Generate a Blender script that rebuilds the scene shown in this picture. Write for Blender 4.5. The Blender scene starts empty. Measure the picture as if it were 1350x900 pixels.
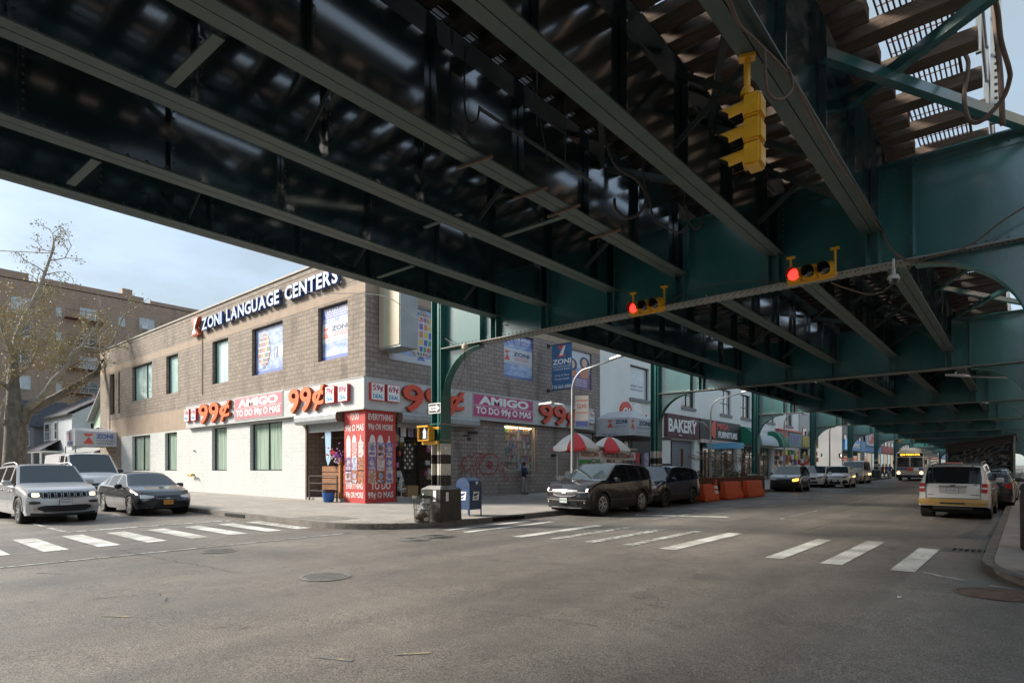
import bpy, math, random
from mathutils import Vector, Matrix
random.seed(11)
S = bpy.context.scene
COL = S.collection
R = math.radians
PI = math.pi

# ---------------------------------------------------------------- camera
F0, YH, TH, HC = 793.5, 620.0, R(40.47), 1.75      # focal length (px of a 1350 wide frame), horizon row, heading, eye height
cam_d = bpy.data.cameras.new('camera')
cam = bpy.data.objects.new('camera', cam_d)
COL.objects.link(cam)
cam.location = (0, 0, HC)
cam.rotation_euler = (PI / 2, 0, TH)
cam_d.sensor_width = 36
cam_d.lens = F0 / 1350 * 36
cam_d.shift_y = (YH - 450) / 1350
cam_d.clip_end = 3000
cam_d.clip_start = .05
S.camera = cam

# ---------------------------------------------------------------- world, sun, exposure
SUN_AZ, SUN_EL = R(236), R(30)                       # azimuth clockwise from +Y
w = bpy.data.worlds.new('World')
S.world = w
w.use_nodes = True
nt = w.node_tree
nt.nodes.clear()
def nn(t, nt_, **k):
    n = nt_.nodes.new(t)
    for a, b in k.items():
        setattr(n, a, b)
    return n
out = nn('ShaderNodeOutputWorld', nt)
bg = nn('ShaderNodeBackground', nt)
bg.inputs[1].default_value = .142
sky = nn('ShaderNodeTexSky', nt, sky_type='NISHITA')
sky.sun_disc = False
sky.sun_elevation = SUN_EL
sky.sun_rotation = SUN_AZ
sky.air_density = 1.0
sky.dust_density = 1.6
sky.ozone_density = 1.2
tc = nn('ShaderNodeTexCoord', nt)
mp = nn('ShaderNodeMapping', nt)
mp.inputs['Scale'].default_value = (1, 1, 2.6)
mp.inputs['Location'].default_value = (.35, .2, 0)
no = nn('ShaderNodeTexNoise', nt)
no.inputs['Scale'].default_value = 2.1
no.inputs['Detail'].default_value = 9
no.inputs['Roughness'].default_value = .55
cr = nn('ShaderNodeValToRGB', nt)
cr.color_ramp.elements[0].color = (.7, .7, .7, 1)
cr.color_ramp.elements[0].position = .42
cr.color_ramp.elements[1].position = .68
mx = nn('ShaderNodeMixRGB', nt)
mx.inputs[2].default_value = (1.12, 1.34, 1.45, 1)
nt.links.new(tc.outputs['Generated'], mp.inputs[0])
nt.links.new(mp.outputs[0], no.inputs['Vector'])
nt.links.new(no.outputs['Fac'], cr.inputs[0])
sc_ = nn('ShaderNodeMath', nt, operation='MULTIPLY')
sc_.inputs[1].default_value = .95
nt.links.new(cr.outputs[0], sc_.inputs[0])
nt.links.new(sc_.outputs[0], mx.inputs[0])
nt.links.new(sky.outputs[0], mx.inputs[1])
nt.links.new(mx.outputs[0], bg.inputs[0])
nt.links.new(bg.outputs[0], out.inputs[0])
sd = bpy.data.lights.new('sun', 'SUN')
sd.energy = 2.7
sd.angle = R(15)
sd.color = (1, .93, .83)
sun = bpy.data.objects.new('sun', sd)
COL.objects.link(sun)
dirv = Vector((math.sin(SUN_AZ) * math.cos(SUN_EL), math.cos(SUN_AZ) * math.cos(SUN_EL), math.sin(SUN_EL)))
sun.rotation_euler = dirv.to_track_quat('Z', 'Y').to_euler()
S.view_settings.view_transform = 'Standard'
S.view_settings.look = 'None'
S.view_settings.gamma = 1
S.view_settings.exposure = 1.56
S.cycles.use_adaptive_sampling = True
S.cycles.adaptive_threshold = .02
S.cycles.max_bounces = 6
S.cycles.diffuse_bounces = 4
S.cycles.glossy_bounces = 4
S.cycles.transparent_max_bounces = 8
S.cycles.use_denoising = True
S.cycles.sample_clamp_indirect = 6

# ---------------------------------------------------------------- measuring helpers
_c, _s = math.cos(TH), math.sin(TH)
GX, GY = -.007, .0085                                # the ground rises gently along both streets
def gz(x, y): return GX * x + GY * y
def px(x, y, X=None, Y=None, Z=None, D=None):        # point of the place behind one pixel of the photo on a known plane
    u = (x - 675) / F0; v = (YH - y) / F0
    r = Vector((_c * u - _s, _s * u + _c, v))
    if X is not None: t = X / r.x
    elif Y is not None: t = Y / r.y
    elif Z is not None: t = (Z - HC) / r.z
    elif D is not None: t = D
    else: t = -HC / (r.z - GX * r.x - GY * r.y)
    return Vector((0, 0, HC)) + r * t

# ---------------------------------------------------------------- materials
MATS = {}
def hexc(h):
    h = h.lstrip('#')
    c = [int(h[i:i + 2], 16) / 255 for i in (0, 2, 4)]
    return tuple(((a + .055) / 1.055) ** 2.4 if a > .04045 else a / 12.92 for a in c)
def M(name, col, rough=.6, metal=0, col2=None, var=.0, scale=2.0, bump=0, bscale=30, coat=0, emit=0, spec=.5, detail=6, stretch=None, alpha=1, ecol=None):
    if name in MATS: return MATS[name]
    if isinstance(col, str): col = hexc(col)
    if isinstance(col2, str): col2 = hexc(col2)
    m = bpy.data.materials.new(name)
    m.use_nodes = True
    t = m.node_tree
    b = t.nodes['Principled BSDF']
    b.inputs['Roughness'].default_value = rough
    b.inputs['Metallic'].default_value = metal
    b.inputs['Specular IOR Level'].default_value = spec
    b.inputs['Coat Weight'].default_value = coat
    b.inputs['Coat Roughness'].default_value = .05
    b.inputs['Base Color'].default_value = (*col, 1)
    if emit:
        b.inputs['Emission Color'].default_value = (*(ecol or col), 1)
        b.inputs['Emission Strength'].default_value = emit
    if alpha < 1: b.inputs['Alpha'].default_value = alpha
    if col2 is None and var:
        col2 = tuple(max(0, a * (1 - var)) for a in col)
    if col2 is not None or bump:
        co = nn('ShaderNodeTexCoord', t)
        mpn = nn('ShaderNodeMapping', t)
        if stretch: mpn.inputs['Scale'].default_value = stretch
        t.links.new(co.outputs['Object'], mpn.inputs[0])
    if col2 is not None:
        n = nn('ShaderNodeTexNoise', t)
        n.inputs['Scale'].default_value = scale
        n.inputs['Detail'].default_value = detail
        n.inputs['Roughness'].default_value = .65
        t.links.new(mpn.outputs[0], n.inputs['Vector'])
        r_ = nn('ShaderNodeValToRGB', t)
        r_.color_ramp.elements[0].position = .36
        r_.color_ramp.elements[1].position = .66
        r_.color_ramp.elements[0].color = (*col, 1)
        r_.color_ramp.elements[1].color = (*col2, 1)
        t.links.new(n.outputs['Fac'], r_.inputs[0])
        t.links.new(r_.outputs[0], b.inputs['Base Color'])
    if bump:
        n2 = nn('ShaderNodeTexNoise', t)
        n2.inputs['Scale'].default_value = bscale
        n2.inputs['Detail'].default_value = 4
        t.links.new(mpn.outputs[0], n2.inputs['Vector'])
        bp = nn('ShaderNodeBump', t)
        bp.inputs['Strength'].default_value = bump
        bp.inputs['Distance'].default_value = .02
        t.links.new(n2.outputs['Fac'], bp.inputs['Height'])
        t.links.new(bp.outputs[0], b.inputs['Normal'])
    MATS[name] = m
    return m

def brick_mat(name, c1, c2, mortar, bw=.4, bh=.2, ms=.012, rough=.85, bump=.6, stain=.3, stainc=(.05, .045, .04), bias=0):
    m = bpy.data.materials.new(name); m.use_nodes = True
    t = m.node_tree; b = t.nodes['Principled BSDF']
    b.inputs['Roughness'].default_value = rough
    co = nn('ShaderNodeTexCoord', t); sp = nn('ShaderNodeSeparateXYZ', t); cb = nn('ShaderNodeCombineXYZ', t)
    ad = nn('ShaderNodeMath', t, operation='ADD')
    t.links.new(co.outputs['Object'], sp.inputs[0])
    t.links.new(sp.outputs[0], ad.inputs[0]); t.links.new(sp.outputs[1], ad.inputs[1])
    t.links.new(ad.outputs[0], cb.inputs[0]); t.links.new(sp.outputs[2], cb.inputs[1])
    br = nn('ShaderNodeTexBrick', t)
    br.inputs['Scale'].default_value = 1
    br.inputs['Brick Width'].default_value = bw
    br.inputs['Row Height'].default_value = bh
    br.inputs['Mortar Size'].default_value = ms
    br.inputs['Mortar Smooth'].default_value = .3
    br.inputs['Bias'].default_value = bias
    for k, c in (('Color1', c1), ('Color2', c2), ('Mortar', mortar)):
        br.inputs[k].default_value = (*(hexc(c) if isinstance(c, str) else c), 1)
    t.links.new(cb.outputs[0], br.inputs['Vector'])
    n = nn('ShaderNodeTexNoise', t); n.inputs['Scale'].default_value = .8; n.inputs['Detail'].default_value = 8
    mpn = nn('ShaderNodeMapping', t); mpn.inputs['Scale'].default_value = (1.6, 1.6, .35)
    t.links.new(co.outputs['Object'], mpn.inputs[0]); t.links.new(mpn.outputs[0], n.inputs['Vector'])
    rr = nn('ShaderNodeValToRGB', t); rr.color_ramp.elements[0].position = .52; rr.color_ramp.elements[1].position = .75
    ml = nn('ShaderNodeMath', t, operation='MULTIPLY'); ml.inputs[1].default_value = stain
    t.links.new(n.outputs['Fac'], rr.inputs[0]); t.links.new(rr.outputs[0], ml.inputs[0])
    mxn = nn('ShaderNodeMixRGB', t); mxn.inputs[2].default_value = (*stainc, 1)
    t.links.new(ml.outputs[0], mxn.inputs[0]); t.links.new(br.outputs['Color'], mxn.inputs[1])
    n3 = nn('ShaderNodeTexNoise', t); n3.inputs['Scale'].default_value = 14; n3.inputs['Detail'].default_value = 6
    t.links.new(co.outputs['Object'], n3.inputs['Vector'])
    mx2 = nn('ShaderNodeMixRGB', t, blend_type='OVERLAY'); mx2.inputs[0].default_value = .45
    t.links.new(mxn.outputs[0], mx2.inputs[1]); t.links.new(n3.outputs['Color'], mx2.inputs[2])
    hs = nn('ShaderNodeRGBToBW', t); t.links.new(n3.outputs['Color'], hs.inputs[0]); t.links.new(hs.outputs[0], mx2.inputs[2])
    t.links.new(mx2.outputs[0], b.inputs['Base Color'])
    bp = nn('ShaderNodeBump', t); bp.inputs['Strength'].default_value = bump; bp.inputs['Distance'].default_value = .02
    iv = nn('ShaderNodeMath', t, operation='SUBTRACT'); iv.inputs[0].default_value = 1
    t.links.new(br.outputs['Fac'], iv.inputs[1]); t.links.new(iv.outputs[0], bp.inputs['Height'])
    t.links.new(bp.outputs[0], b.inputs['Normal'])
    MATS[name] = m
    return m

def asphalt_mat():
    m = bpy.data.materials.new('asphalt'); m.use_nodes = True
    t = m.node_tree; b = t.nodes['Principled BSDF']
    b.inputs['Roughness'].default_value = .62
    b.inputs['Specular IOR Level'].default_value = .5
    co = nn('ShaderNodeTexCoord', t)
    def noise(sc, det, ro=.6, dist=0, st=None):
        n = nn('ShaderNodeTexNoise', t); n.inputs['Scale'].default_value = sc; n.inputs['Detail'].default_value = det
        n.inputs['Roughness'].default_value = ro; n.inputs['Distortion'].default_value = dist
        if st:
            mpn = nn('ShaderNodeMapping', t); mpn.inputs['Scale'].default_value = st
            t.links.new(co.outputs['Object'], mpn.inputs[0]); t.links.new(mpn.outputs[0], n.inputs['Vector'])
        else: t.links.new(co.outputs['Object'], n.inputs['Vector'])
        return n
    def ramp(src, p0, p1, c0, c1):
        r_ = nn('ShaderNodeValToRGB', t); e = r_.color_ramp.elements
        e[0].position = p0; e[1].position = p1; e[0].color = (*c0, 1); e[1].color = (*c1, 1)
        t.links.new(src, r_.inputs[0]); return r_
    big = ramp(noise(.22, 5, .6, .6).outputs['Fac'], .38, .64, (.125, .114, .101), (.19, .173, .153))
    fine = ramp(noise(60, 3, .75).outputs['Fac'], .36, .66, (.3, .3, .3), (1.75, 1.74, 1.7))
    med = ramp(noise(5, 8, .75).outputs['Fac'], .3, .7, (.82, .82, .83), (1.16, 1.15, 1.14))
    track = ramp(noise(1, 4, .5, .3, (.75, .04, 1)).outputs['Fac'], .42, .62, (.86, .86, .87), (1.12, 1.12, 1.11))
    def mul(a, b_):
        x = nn('ShaderNodeMixRGB', t, blend_type='MULTIPLY'); x.inputs[0].default_value = 1
        t.links.new(a, x.inputs[1]); t.links.new(b_, x.inputs[2]); return x.outputs[0]
    c = mul(mul(mul(big.outputs[0], fine.outputs[0]), med.outputs[0]), track.outputs[0])
    # sparse light stones and stains, dark crack lines
    v = nn('ShaderNodeTexVoronoi', t); v.inputs['Scale'].default_value = 26
    t.links.new(co.outputs['Object'], v.inputs['Vector'])
    sp = ramp(v.outputs['Distance'], .05, .09, (1, 1, 1), (0, 0, 0))
    spn = ramp(noise(2.2, 3).outputs['Fac'], .55, .62, (0, 0, 0), (1, 1, 1))
    sm = nn('ShaderNodeMath', t, operation='MULTIPLY'); t.links.new(sp.outputs[0], sm.inputs[0]); t.links.new(spn.outputs[0], sm.inputs[1])
    sm2 = nn('ShaderNodeMath', t, operation='MULTIPLY'); sm2.inputs[1].default_value = .35; t.links.new(sm.outputs[0], sm2.inputs[0])
    x = nn('ShaderNodeMixRGB', t); x.inputs[2].default_value = (.3, .29, .27, 1)
    t.links.new(sm2.outputs[0], x.inputs[0]); t.links.new(c, x.inputs[1])
    vc = nn('ShaderNodeTexVoronoi', t, feature='DISTANCE_TO_EDGE'); vc.inputs['Scale'].default_value = .22
    wn = noise(1.1, 6, .7)
    vm = nn('ShaderNodeVectorMath', t, operation='MULTIPLY_ADD')
    vm.inputs[1].default_value = (2.2, 2.2, 0)
    t.links.new(wn.outputs['Color'], vm.inputs[0]); t.links.new(co.outputs['Object'], vm.inputs[2]); t.links.new(vm.outputs[0], vc.inputs['Vector'])
    cr1 = ramp(vc.outputs['Distance'], .0, .0035, (1, 1, 1), (0, 0, 0))
    cn = ramp(noise(.35, 2).outputs['Fac'], .52, .58, (0, 0, 0), (1, 1, 1))
    cm = nn('ShaderNodeMath', t, operation='MULTIPLY'); t.links.new(cr1.outputs[0], cm.inputs[0]); t.links.new(cn.outputs[0], cm.inputs[1])
    x2 = nn('ShaderNodeMixRGB', t); x2.inputs[2].default_value = (.02, .02, .02, 1)
    t.links.new(cm.outputs[0], x2.inputs[0]); t.links.new(x.outputs[0], x2.inputs[1])
    t.links.new(x2.outputs[0], b.inputs['Base Color'])
    rg = ramp(noise(.5, 5).outputs['Fac'], .4, .65, (.5, .5, .5), (.75, .75, .75))
    t.links.new(rg.outputs[0], b.inputs['Roughness'])
    bp = nn('ShaderNodeBump', t); bp.inputs['Strength'].default_value = .55; bp.inputs['Distance'].default_value = .012
    t.links.new(noise(70, 4, .7).outputs['Fac'], bp.inputs['Height']); t.links.new(bp.outputs[0], b.inputs['Normal'])
    MATS['asphalt'] = m
    return m

def paint_mat(name, col, wear=.5):                       # worn road paint: holes show the asphalt colour
    m = M(name, col, .7, col2=(.16, .155, .145), scale=7, detail=10)
    r_ = [n for n in m.node_tree.nodes if n.type == 'VALTORGB'][0].color_ramp
    r_.elements[0].position = wear; r_.elements[1].position = wear + .05
    return m

# ---------------------------------------------------------------- mesh builder
def rotm(ax, ang): return Matrix.Rotation(ang, 4, ax)
TXT = {}
def text_geo(s, bold=0, shear=0):
    k = (s, bold, shear)
    if k not in TXT:
        cu = bpy.data.curves.new('t', 'FONT'); cu.body = s; cu.size = 1; cu.offset = bold; cu.shear = shear
        cu.align_x = 'CENTER'; cu.align_y = 'CENTER'; cu.resolution_u = 3
        o = bpy.data.objects.new('t', cu); COL.objects.link(o)
        bpy.context.view_layer.update()
        dg = bpy.context.evaluated_depsgraph_get()
        me = o.evaluated_get(dg).to_mesh()
        vs = [v.co.copy() for v in me.vertices]; fs = [tuple(p.vertices) for p in me.polygons]
        o.evaluated_get(dg).to_mesh_clear()
        bpy.data.objects.remove(o); bpy.data.curves.remove(cu)
        if vs:
            x0 = min(v.x for v in vs); x1 = max(v.x for v in vs); y0 = min(v.y for v in vs); y1 = max(v.y for v in vs)
        else: x0 = y0 = 0; x1 = y1 = 1
        TXT[k] = (vs, fs, x0, x1, y0, y1)
    return TXT[k]

class MB:
    def __init__(s): s.v = []; s.f = []; s.mi = []
    def add(s, vs, fs, mi=0, mat=None):
        o = len(s.v)
        if mat is not None: vs = [mat @ Vector(v) for v in vs]
        s.v += [tuple(v) for v in vs]
        for f in fs:
            s.f.append(tuple(i + o for i in f)); s.mi.append(mi)
        return s
    def face(s, pts, mi=0): return s.add(pts, [tuple(range(len(pts)))], mi)
    def box(s, x0, x1, y0, y1, z0, z1, mi=0, mat=None):
        v = [(x0, y0, z0), (x1, y0, z0), (x1, y1, z0), (x0, y1, z0), (x0, y0, z1), (x1, y0, z1), (x1, y1, z1), (x0, y1, z1)]
        return s.add(v, [(0, 3, 2, 1), (4, 5, 6, 7), (0, 1, 5, 4), (1, 2, 6, 5), (2, 3, 7, 6), (3, 0, 4, 7)], mi, mat)
    def cbox(s, c, d, mi=0, rz=0, bev=0):
        m = Matrix.Translation(c) @ rotm('Z', rz)
        x, y, z = [a / 2 for a in d]
        if not bev: return s.box(-x, x, -y, y, -z, z, mi, m)
        b = bev
        pts = []; 
        for zz, k in ((-z, b), (-z + b, 0), (z - b, 0), (z, b)):
            for (sx, sy) in ((1, 1), (-1, 1), (-1, -1), (1, -1)):
                a1 = (sx * (x - k), sy * (y - k - b * .8)); a2 = (sx * (x - k - b * .8), sy * (y - k))
                q = (a1, a2) if sx * sy > 0 else (a2, a1)
                pts += [(q[0][0], q[0][1], zz), (q[1][0], q[1][1], zz)]
        fs = [tuple(range(7, -1, -1)), tuple(range(24, 32))]
        for r_ in range(3):
            for i in range(8):
                j = (i + 1) % 8
                fs.append((r_ * 8 + i, r_ * 8 + j, r_ * 8 + 8 + j, r_ * 8 + 8 + i))
        return s.add(pts, fs, mi, m)
    def bar(s, p, q, w, h, mi=0, up=(0, 0, 1)):                     # rectangular bar: w across, h along up
        p = Vector(p); q = Vector(q); d = (q - p); L = d.length
        if L < 1e-6: return s
        d.normalize(); u = Vector(up)
        sd_ = d.cross(u)
        if sd_.length < 1e-4: sd_ = d.cross(Vector((1, 0, 0)))
        sd_.normalize(); u = sd_.cross(d)
        m = Matrix((( *sd_, 0), (*d, 0), (*u, 0), (0, 0, 0, 1))).transposed()
        m = Matrix.Translation(p) @ m
        return s.box(-w / 2, w / 2, 0, L, -h / 2, h / 2, mi, m)
    def tube(s, pts, r, n=8, mi=0, cap=True):
        pts = [Vector(p) for p in pts]; N = len(pts)
        rs = r if isinstance(r, (list, tuple)) else [r] * N
        vs = []; prev = None
        for i in range(N):
            d = (pts[min(i + 1, N - 1)] - pts[max(i - 1, 0)]).normalized()
            if prev is None:
                a = d.cross(Vector((0, 0, 1)))
                if a.length < .05: a = d.cross(Vector((1, 0, 0)))
            else: a = prev - d * prev.dot(d)
            a.normalize(); prev = a; b_ = d.cross(a)
            for k in range(n):
                t = 2 * PI * k / n
                vs.append(pts[i] + (a * math.cos(t) + b_ * math.sin(t)) * rs[i])
        fs = []
        for i in range(N - 1):
            for k in range(n):
                k2 = (k + 1) % n
                fs.append((i * n + k, i * n + k2, (i + 1) * n + k2, (i + 1) * n + k))
        if cap: fs += [tuple(range(n - 1, -1, -1)), tuple(range((N - 1) * n, N * n))]
        return s.add(vs, fs, mi)
    def lathe(s, prof, n=16, mat=None, mi=0, a0=0, a1=2 * PI):      # profile (r, z) round Z
        full = abs(a1 - a0 - 2 * PI) < 1e-6; vs = []; fs = []; m_ = n if full else n + 1
        for (r, z) in prof:
            for k in range(m_):
                t = a0 + (a1 - a0) * k / n
                vs.append((r * math.cos(t), r * math.sin(t), z))
        for i in range(len(prof) - 1):
            for k in range(n):
                k2 = (k + 1) % m_
                fs.append((i * m_ + k, i * m_ + k2, (i + 1) * m_ + k2, (i + 1) * m_ + k))
        return s.add(vs, fs, mi, mat)
    def prism(s, poly, z0, z1, mat=None, mi=0, mside=None):         # polygon in XY, extruded along Z
        n = len(poly)
        vs = [(x, y, z0) for x, y in poly] + [(x, y, z1) for x, y in poly]
        s.add(vs, [tuple(range(n - 1, -1, -1)), tuple(range(n, 2 * n))], mi, mat)
        return s.add(vs, [(i, (i + 1) % n, n + (i + 1) % n, n + i) for i in range(n)], mi if mside is None else mside, mat)
    def text(s, st, mat, w=None, h=None, ex=.01, mi=0, mside=None, bold=0, shear=0):   # centred in the local XY plane, facing +Z
        vs, fs, x0, x1, y0, y1 = text_geo(st, bold, shear)
        sy = h / (y1 - y0) if h else w / (x1 - x0)
        sx = w / (x1 - x0) if w else sy
        cx = (x0 + x1) / 2; cy = (y0 + y1) / 2
        n = len(vs)
        P = [((v.x - cx) * sx, (v.y - cy) * sy) for v in vs]
        top = [(a, b_, ex) for a, b_ in P]
        if ex > .004:
            s.add([(a, b_, 0) for a, b_ in P] + top, [], 0, mat)
            o = len(s.v) - 2 * n
            ec = {}
            for f in fs:
                s.f.append(tuple(i + o + n for i in f)); s.mi.append(mi)
                for i in range(len(f)):
                    a, b_ = f[i], f[(i + 1) % len(f)]
                    ec[(a, b_)] = 1
            for (a, b_) in ec:
                if (b_, a) not in ec:
                    s.f.append((a + o, b_ + o, b_ + o + n, a + o + n)); s.mi.append(mi if mside is None else mside)
        else: s.add(top, fs, mi, mat)
        return s
    def build(s, name, mats, parent=None, smooth=False, loc=None, bevel=0):
        me = bpy.data.meshes.new(name)
        me.from_pydata(s.v, [], s.f)
        if not isinstance(mats, (list, tuple)): mats = [mats]
        for m in mats: me.materials.append(m)
        if len(mats) > 1: me.polygons.foreach_set('material_index', s.mi)
        if smooth: me.polygons.foreach_set('use_smooth', [True] * len(me.polygons))
        me.update()
        if smooth and smooth is not True: me.set_sharp_from_angle(angle=smooth)
        o = bpy.data.objects.new(name, me); COL.objects.link(o)
        if parent is not None: o.parent = parent
        if loc is not None: o.location = loc
        if bevel:
            b = o.modifiers.new('bevel', 'BEVEL'); b.width = bevel; b.segments = 2; b.limit_method = 'ANGLE'; b.angle_limit = R(40)
        return o

def frame(o, xd, yd):                                   # matrix with local x along xd, local y along yd, z = facing direction
    xd = Vector(xd).normalized(); yd = Vector(yd).normalized(); zd = xd.cross(yd)
    m = Matrix(((*xd, 0), (*yd, 0), (*zd, 0), (0, 0, 0, 1))).transposed()
    return Matrix.Translation(o) @ m
def face_av(y, z, x=-20.37): return frame((x, y, z), (0, 1, 0), (0, 0, 1))     # facing +X (towards the avenue)
def face_side(x, z, y=14.71): return frame((x, y, z), (1, 0, 0), (0, 0, 1))    # facing -Y (towards the side street)

def tag(o, label=None, cat=None, group=None, kind=None):
    if label: o['label'] = label
    if cat: o['category'] = cat
    if group: o['group'] = group
    if kind: o['kind'] = kind
    return o
def thing(name, label, cat, loc=(0, 0, 0), rz=0, group=None, tilt=False):
    o = bpy.data.objects.new(name, None); COL.objects.link(o)
    o.empty_display_size = .3
    if tilt:
        nrm = Vector((-GX, -GY, 1)).normalized()
        q = Vector((0, 0, 1)).rotation_difference(nrm)
        o.matrix_world = Matrix.Translation(loc) @ q.to_matrix().to_4x4() @ rotm('Z', rz)
    else:
        o.location = loc; o.rotation_euler = (0, 0, rz)
    return tag(o, label, cat, group)
def ncopy(o, parent=None):
    c = o.copy(); COL.objects.link(c)
    if parent is not None: c.parent = parent
    for ch in [x for x in o.children]: ncopy(ch, c)
    return c
def dup(root, loc, rz=None, label=None, group=None):
    c = ncopy(root); c.location = loc
    if rz is not None: c.rotation_euler = (0, 0, rz)
    if label: c['label'] = label
    if group: c['group'] = group
    return c
def arc(cx, cy, r, a0, a1, n):
    return [(cx + r * math.cos(a0 + (a1 - a0) * i / n), cy + r * math.sin(a0 + (a1 - a0) * i / n)) for i in range(n + 1)]
# ---------------------------------------------------------------- ground, kerbs, pavements, markings
ASPH = asphalt_mat()
CONC = M('pavement concrete', (.27, .25, .22), .8, col2=(.36, .33, .29), scale=1.3, detail=9, bump=.3, bscale=60)
CONC_D = M('kerb stone', (.11, .10, .088), .8, col2=(.19, .17, .145), scale=3, detail=9, bump=.5, bscale=30)
STEEL_K = M('steel kerb edge', (.16, .15, .14), .5, .6, var=.4, scale=4)
BLACKM = M('black void', (.006, .006, .006), .9)
WPAINT = paint_mat('white road paint', (.62, .62, .58), .6)
WPAINT2 = paint_mat('worn white road paint', (.5, .5, .47), .5)
YPAINT = paint_mat('faded yellow road paint', (.30, .25, .16), .42)

def sheet(poly, dz, name, mat, mi=0, parent=None, thick=None):
    mb = MB(); n = len(poly)
    mb.add([(x, y, gz(x, y) + dz) for x, y in poly], [tuple(range(n))])
    return mb.build(name, mat, parent)
gm = MB()
gs = [-900, -300, -130, -60, -30, -10, 10, 30, 60, 130, 300, 900]
for i in range(len(gs) - 1):
    for j in range(len(gs) - 1):
        q = [(gs[i], gs[j]), (gs[i + 1], gs[j]), (gs[i + 1], gs[j + 1]), (gs[i], gs[j + 1])]
        gm.add([(x, y, gz(x, y)) for x, y in q], [(0, 1, 2, 3)])
tag(gm.build('road', ASPH), kind='structure')

KH = .15
def pavement(name, outer, inner, label=None):            # outer: kerb line (list), inner: closing points
    mb = MB()
    poly = outer + inner
    mb.add([(x, y, gz(x, y) + KH) for x, y in poly], [tuple(range(len(poly)))], 0)
    o = mb.build(name, CONC); tag(o, kind='structure')
    kb = MB(); n = len(outer)
    def off(i, d):
        a = Vector(outer[max(i - 1, 0)]); b_ = Vector(outer[min(i + 1, n - 1)]); t = (b_ - a).normalized()
        p = Vector(outer[i]); return (p.x - t.y * d, p.y + t.x * d)
    for i in range(n - 1):
        a, b_ = outer[i], outer[i + 1]; a2, b2 = off(i, -.16), off(i + 1, -.16)
        if kside(outer) < 0: a2, b2 = off(i, .16), off(i + 1, .16)
        g = lambda p, z: (p[0], p[1], gz(*p) + z)
        kb.add([g(a, -.05), g(b_, -.05), g(b_, KH - .015), g(a, KH - .015)], [(0, 1, 2, 3)])
        ia = (a[0] + (a2[0] - a[0]) * .12, a[1] + (a2[1] - a[1]) * .12); ib = (b_[0] + (b2[0] - b_[0]) * .12, b_[1] + (b2[1] - b_[1]) * .12)
        kb.add([g(a, KH - .015), g(b_, KH - .015), g(ib, KH + .006), g(ia, KH + .006)], [(0, 1, 2, 3)])
        kb.add([g(ia, KH + .006), g(ib, KH + .006), g(b2, KH + .006), g(a2, KH + .006)], [(0, 1, 2, 3)])
    tag(kb.build('kerb', CONC_D), kind='structure')
    return o
def kside(outer): return KS[0]
KS = [1]
arcL = arc(-15.2, 12.1, 3.0, -PI / 2, 0, 14)
kL = [(-140, 9.1), (-60, 9.1), (-40, 9.1), (-30, 9.1), (-24, 9.1), (-19, 9.1)] + arcL + [(-12.2, 16), (-12.2, 25), (-12.2, 40), (-12.2, 60), (-12.2, 84)]
KS[0] = -1
pavement('pavement', kL, [(-24, 84), (-24, 15.5), (-60, 15.5), (-140, 15.5)])
# pavement beyond the next side street
pavement('pavement', [(-40, 94), (-16, 94)] + arc(-15.2, 97, 3, -PI / 2, 0, 8) + [(-12.2, 120), (-12.2, 260)], [(-24, 260), (-24, 98), (-40, 98)])
arcR = arc(3.0, 12.9, 3.4, PI, PI * 1.5, 14)
KS[0] = 1
pavement('pavement', [(-.4, 260), (-.4, 120), (-.4, 60), (-.4, 40), (-.4, 25), (-.4, 16)] + arcR + [(12, 9.5), (60, 9.5)], [(60, 16), (5.2, 16), (5.2, 260)])
pavement('pavement', [(-12.2, -60), (-12.2, -8)] + arc(-15.6, -4.6, 3.4, 0, PI / 2, 8)[::1] + [(-40, -1.2), (-140, -1.2)], [(-140, -8), (-24, -8), (-24, -60)])

# slab joints in the pavement
JM = M('pavement joint', (.09, .082, .07), .9)
jm = MB()
def gline(mb, x0, y0, x1, y1, wd, dz, mi=0):
    d = Vector((x1 - x0, y1 - y0)); n = max(1, int(d.length / 6)); t = d.normalized(); o_ = Vector((-t.y, t.x)) * wd / 2
    for k in range(n):
        a = Vector((x0, y0)) + d * k / n; b_ = Vector((x0, y0)) + d * (k + 1) / n
        q = [a - o_, b_ - o_, b_ + o_, a + o_]
        mb.add([(p.x, p.y, gz(p.x, p.y) + dz) for p in q], [(0, 1, 2, 3)], mi)
y = 13.5
while y < 83:
    gline(jm, -20.3, y, -12.36, y, .014, KH + .004); y += 1.52
for x in (-13.9, -15.5, -17.1, -18.7): gline(jm, x, 12.5, x, 83, .014, KH + .004)
x = -21.8
while x > -70:
    gline(jm, x, 9.3, x, 14.6, .014, KH + .004); x -= 1.52
for y in (10.9, 12.5): gline(jm, -80, y, -14, y, .014, KH + .008)
for y in range(13, 60, 2): gline(jm, -.24, y, 4.5, y, .014, KH + .004)
tag(jm.build('pavement_joint', JM), kind='structure')

# tactile ramp strip and darker old slabs at the corner
RAMP = M('ramp concrete', (.2, .19, .17), .8, col2=(.27, .25, .22), scale=5, bump=1, bscale=90)
sheet([(-16.6, 9.35), (-14.9, 9.45), (-14.9, 10.6), (-16.6, 10.5)], KH + .006, 'dropped_kerb', RAMP)
tag(bpy.data.objects['dropped_kerb'], kind='structure')
DPATCH = M('patched pavement', (.17, .16, .145), .85, col2=(.26, .24, .21), scale=2.5, detail=9)
tag(sheet([(-20.2, 16.6), (-16.0, 16.6), (-16.0, 24.2), (-20.2, 24.2)], KH + .0045, 'pavement_patch', DPATCH), kind='structure')

mk = MB(); mk2 = MB()
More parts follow.
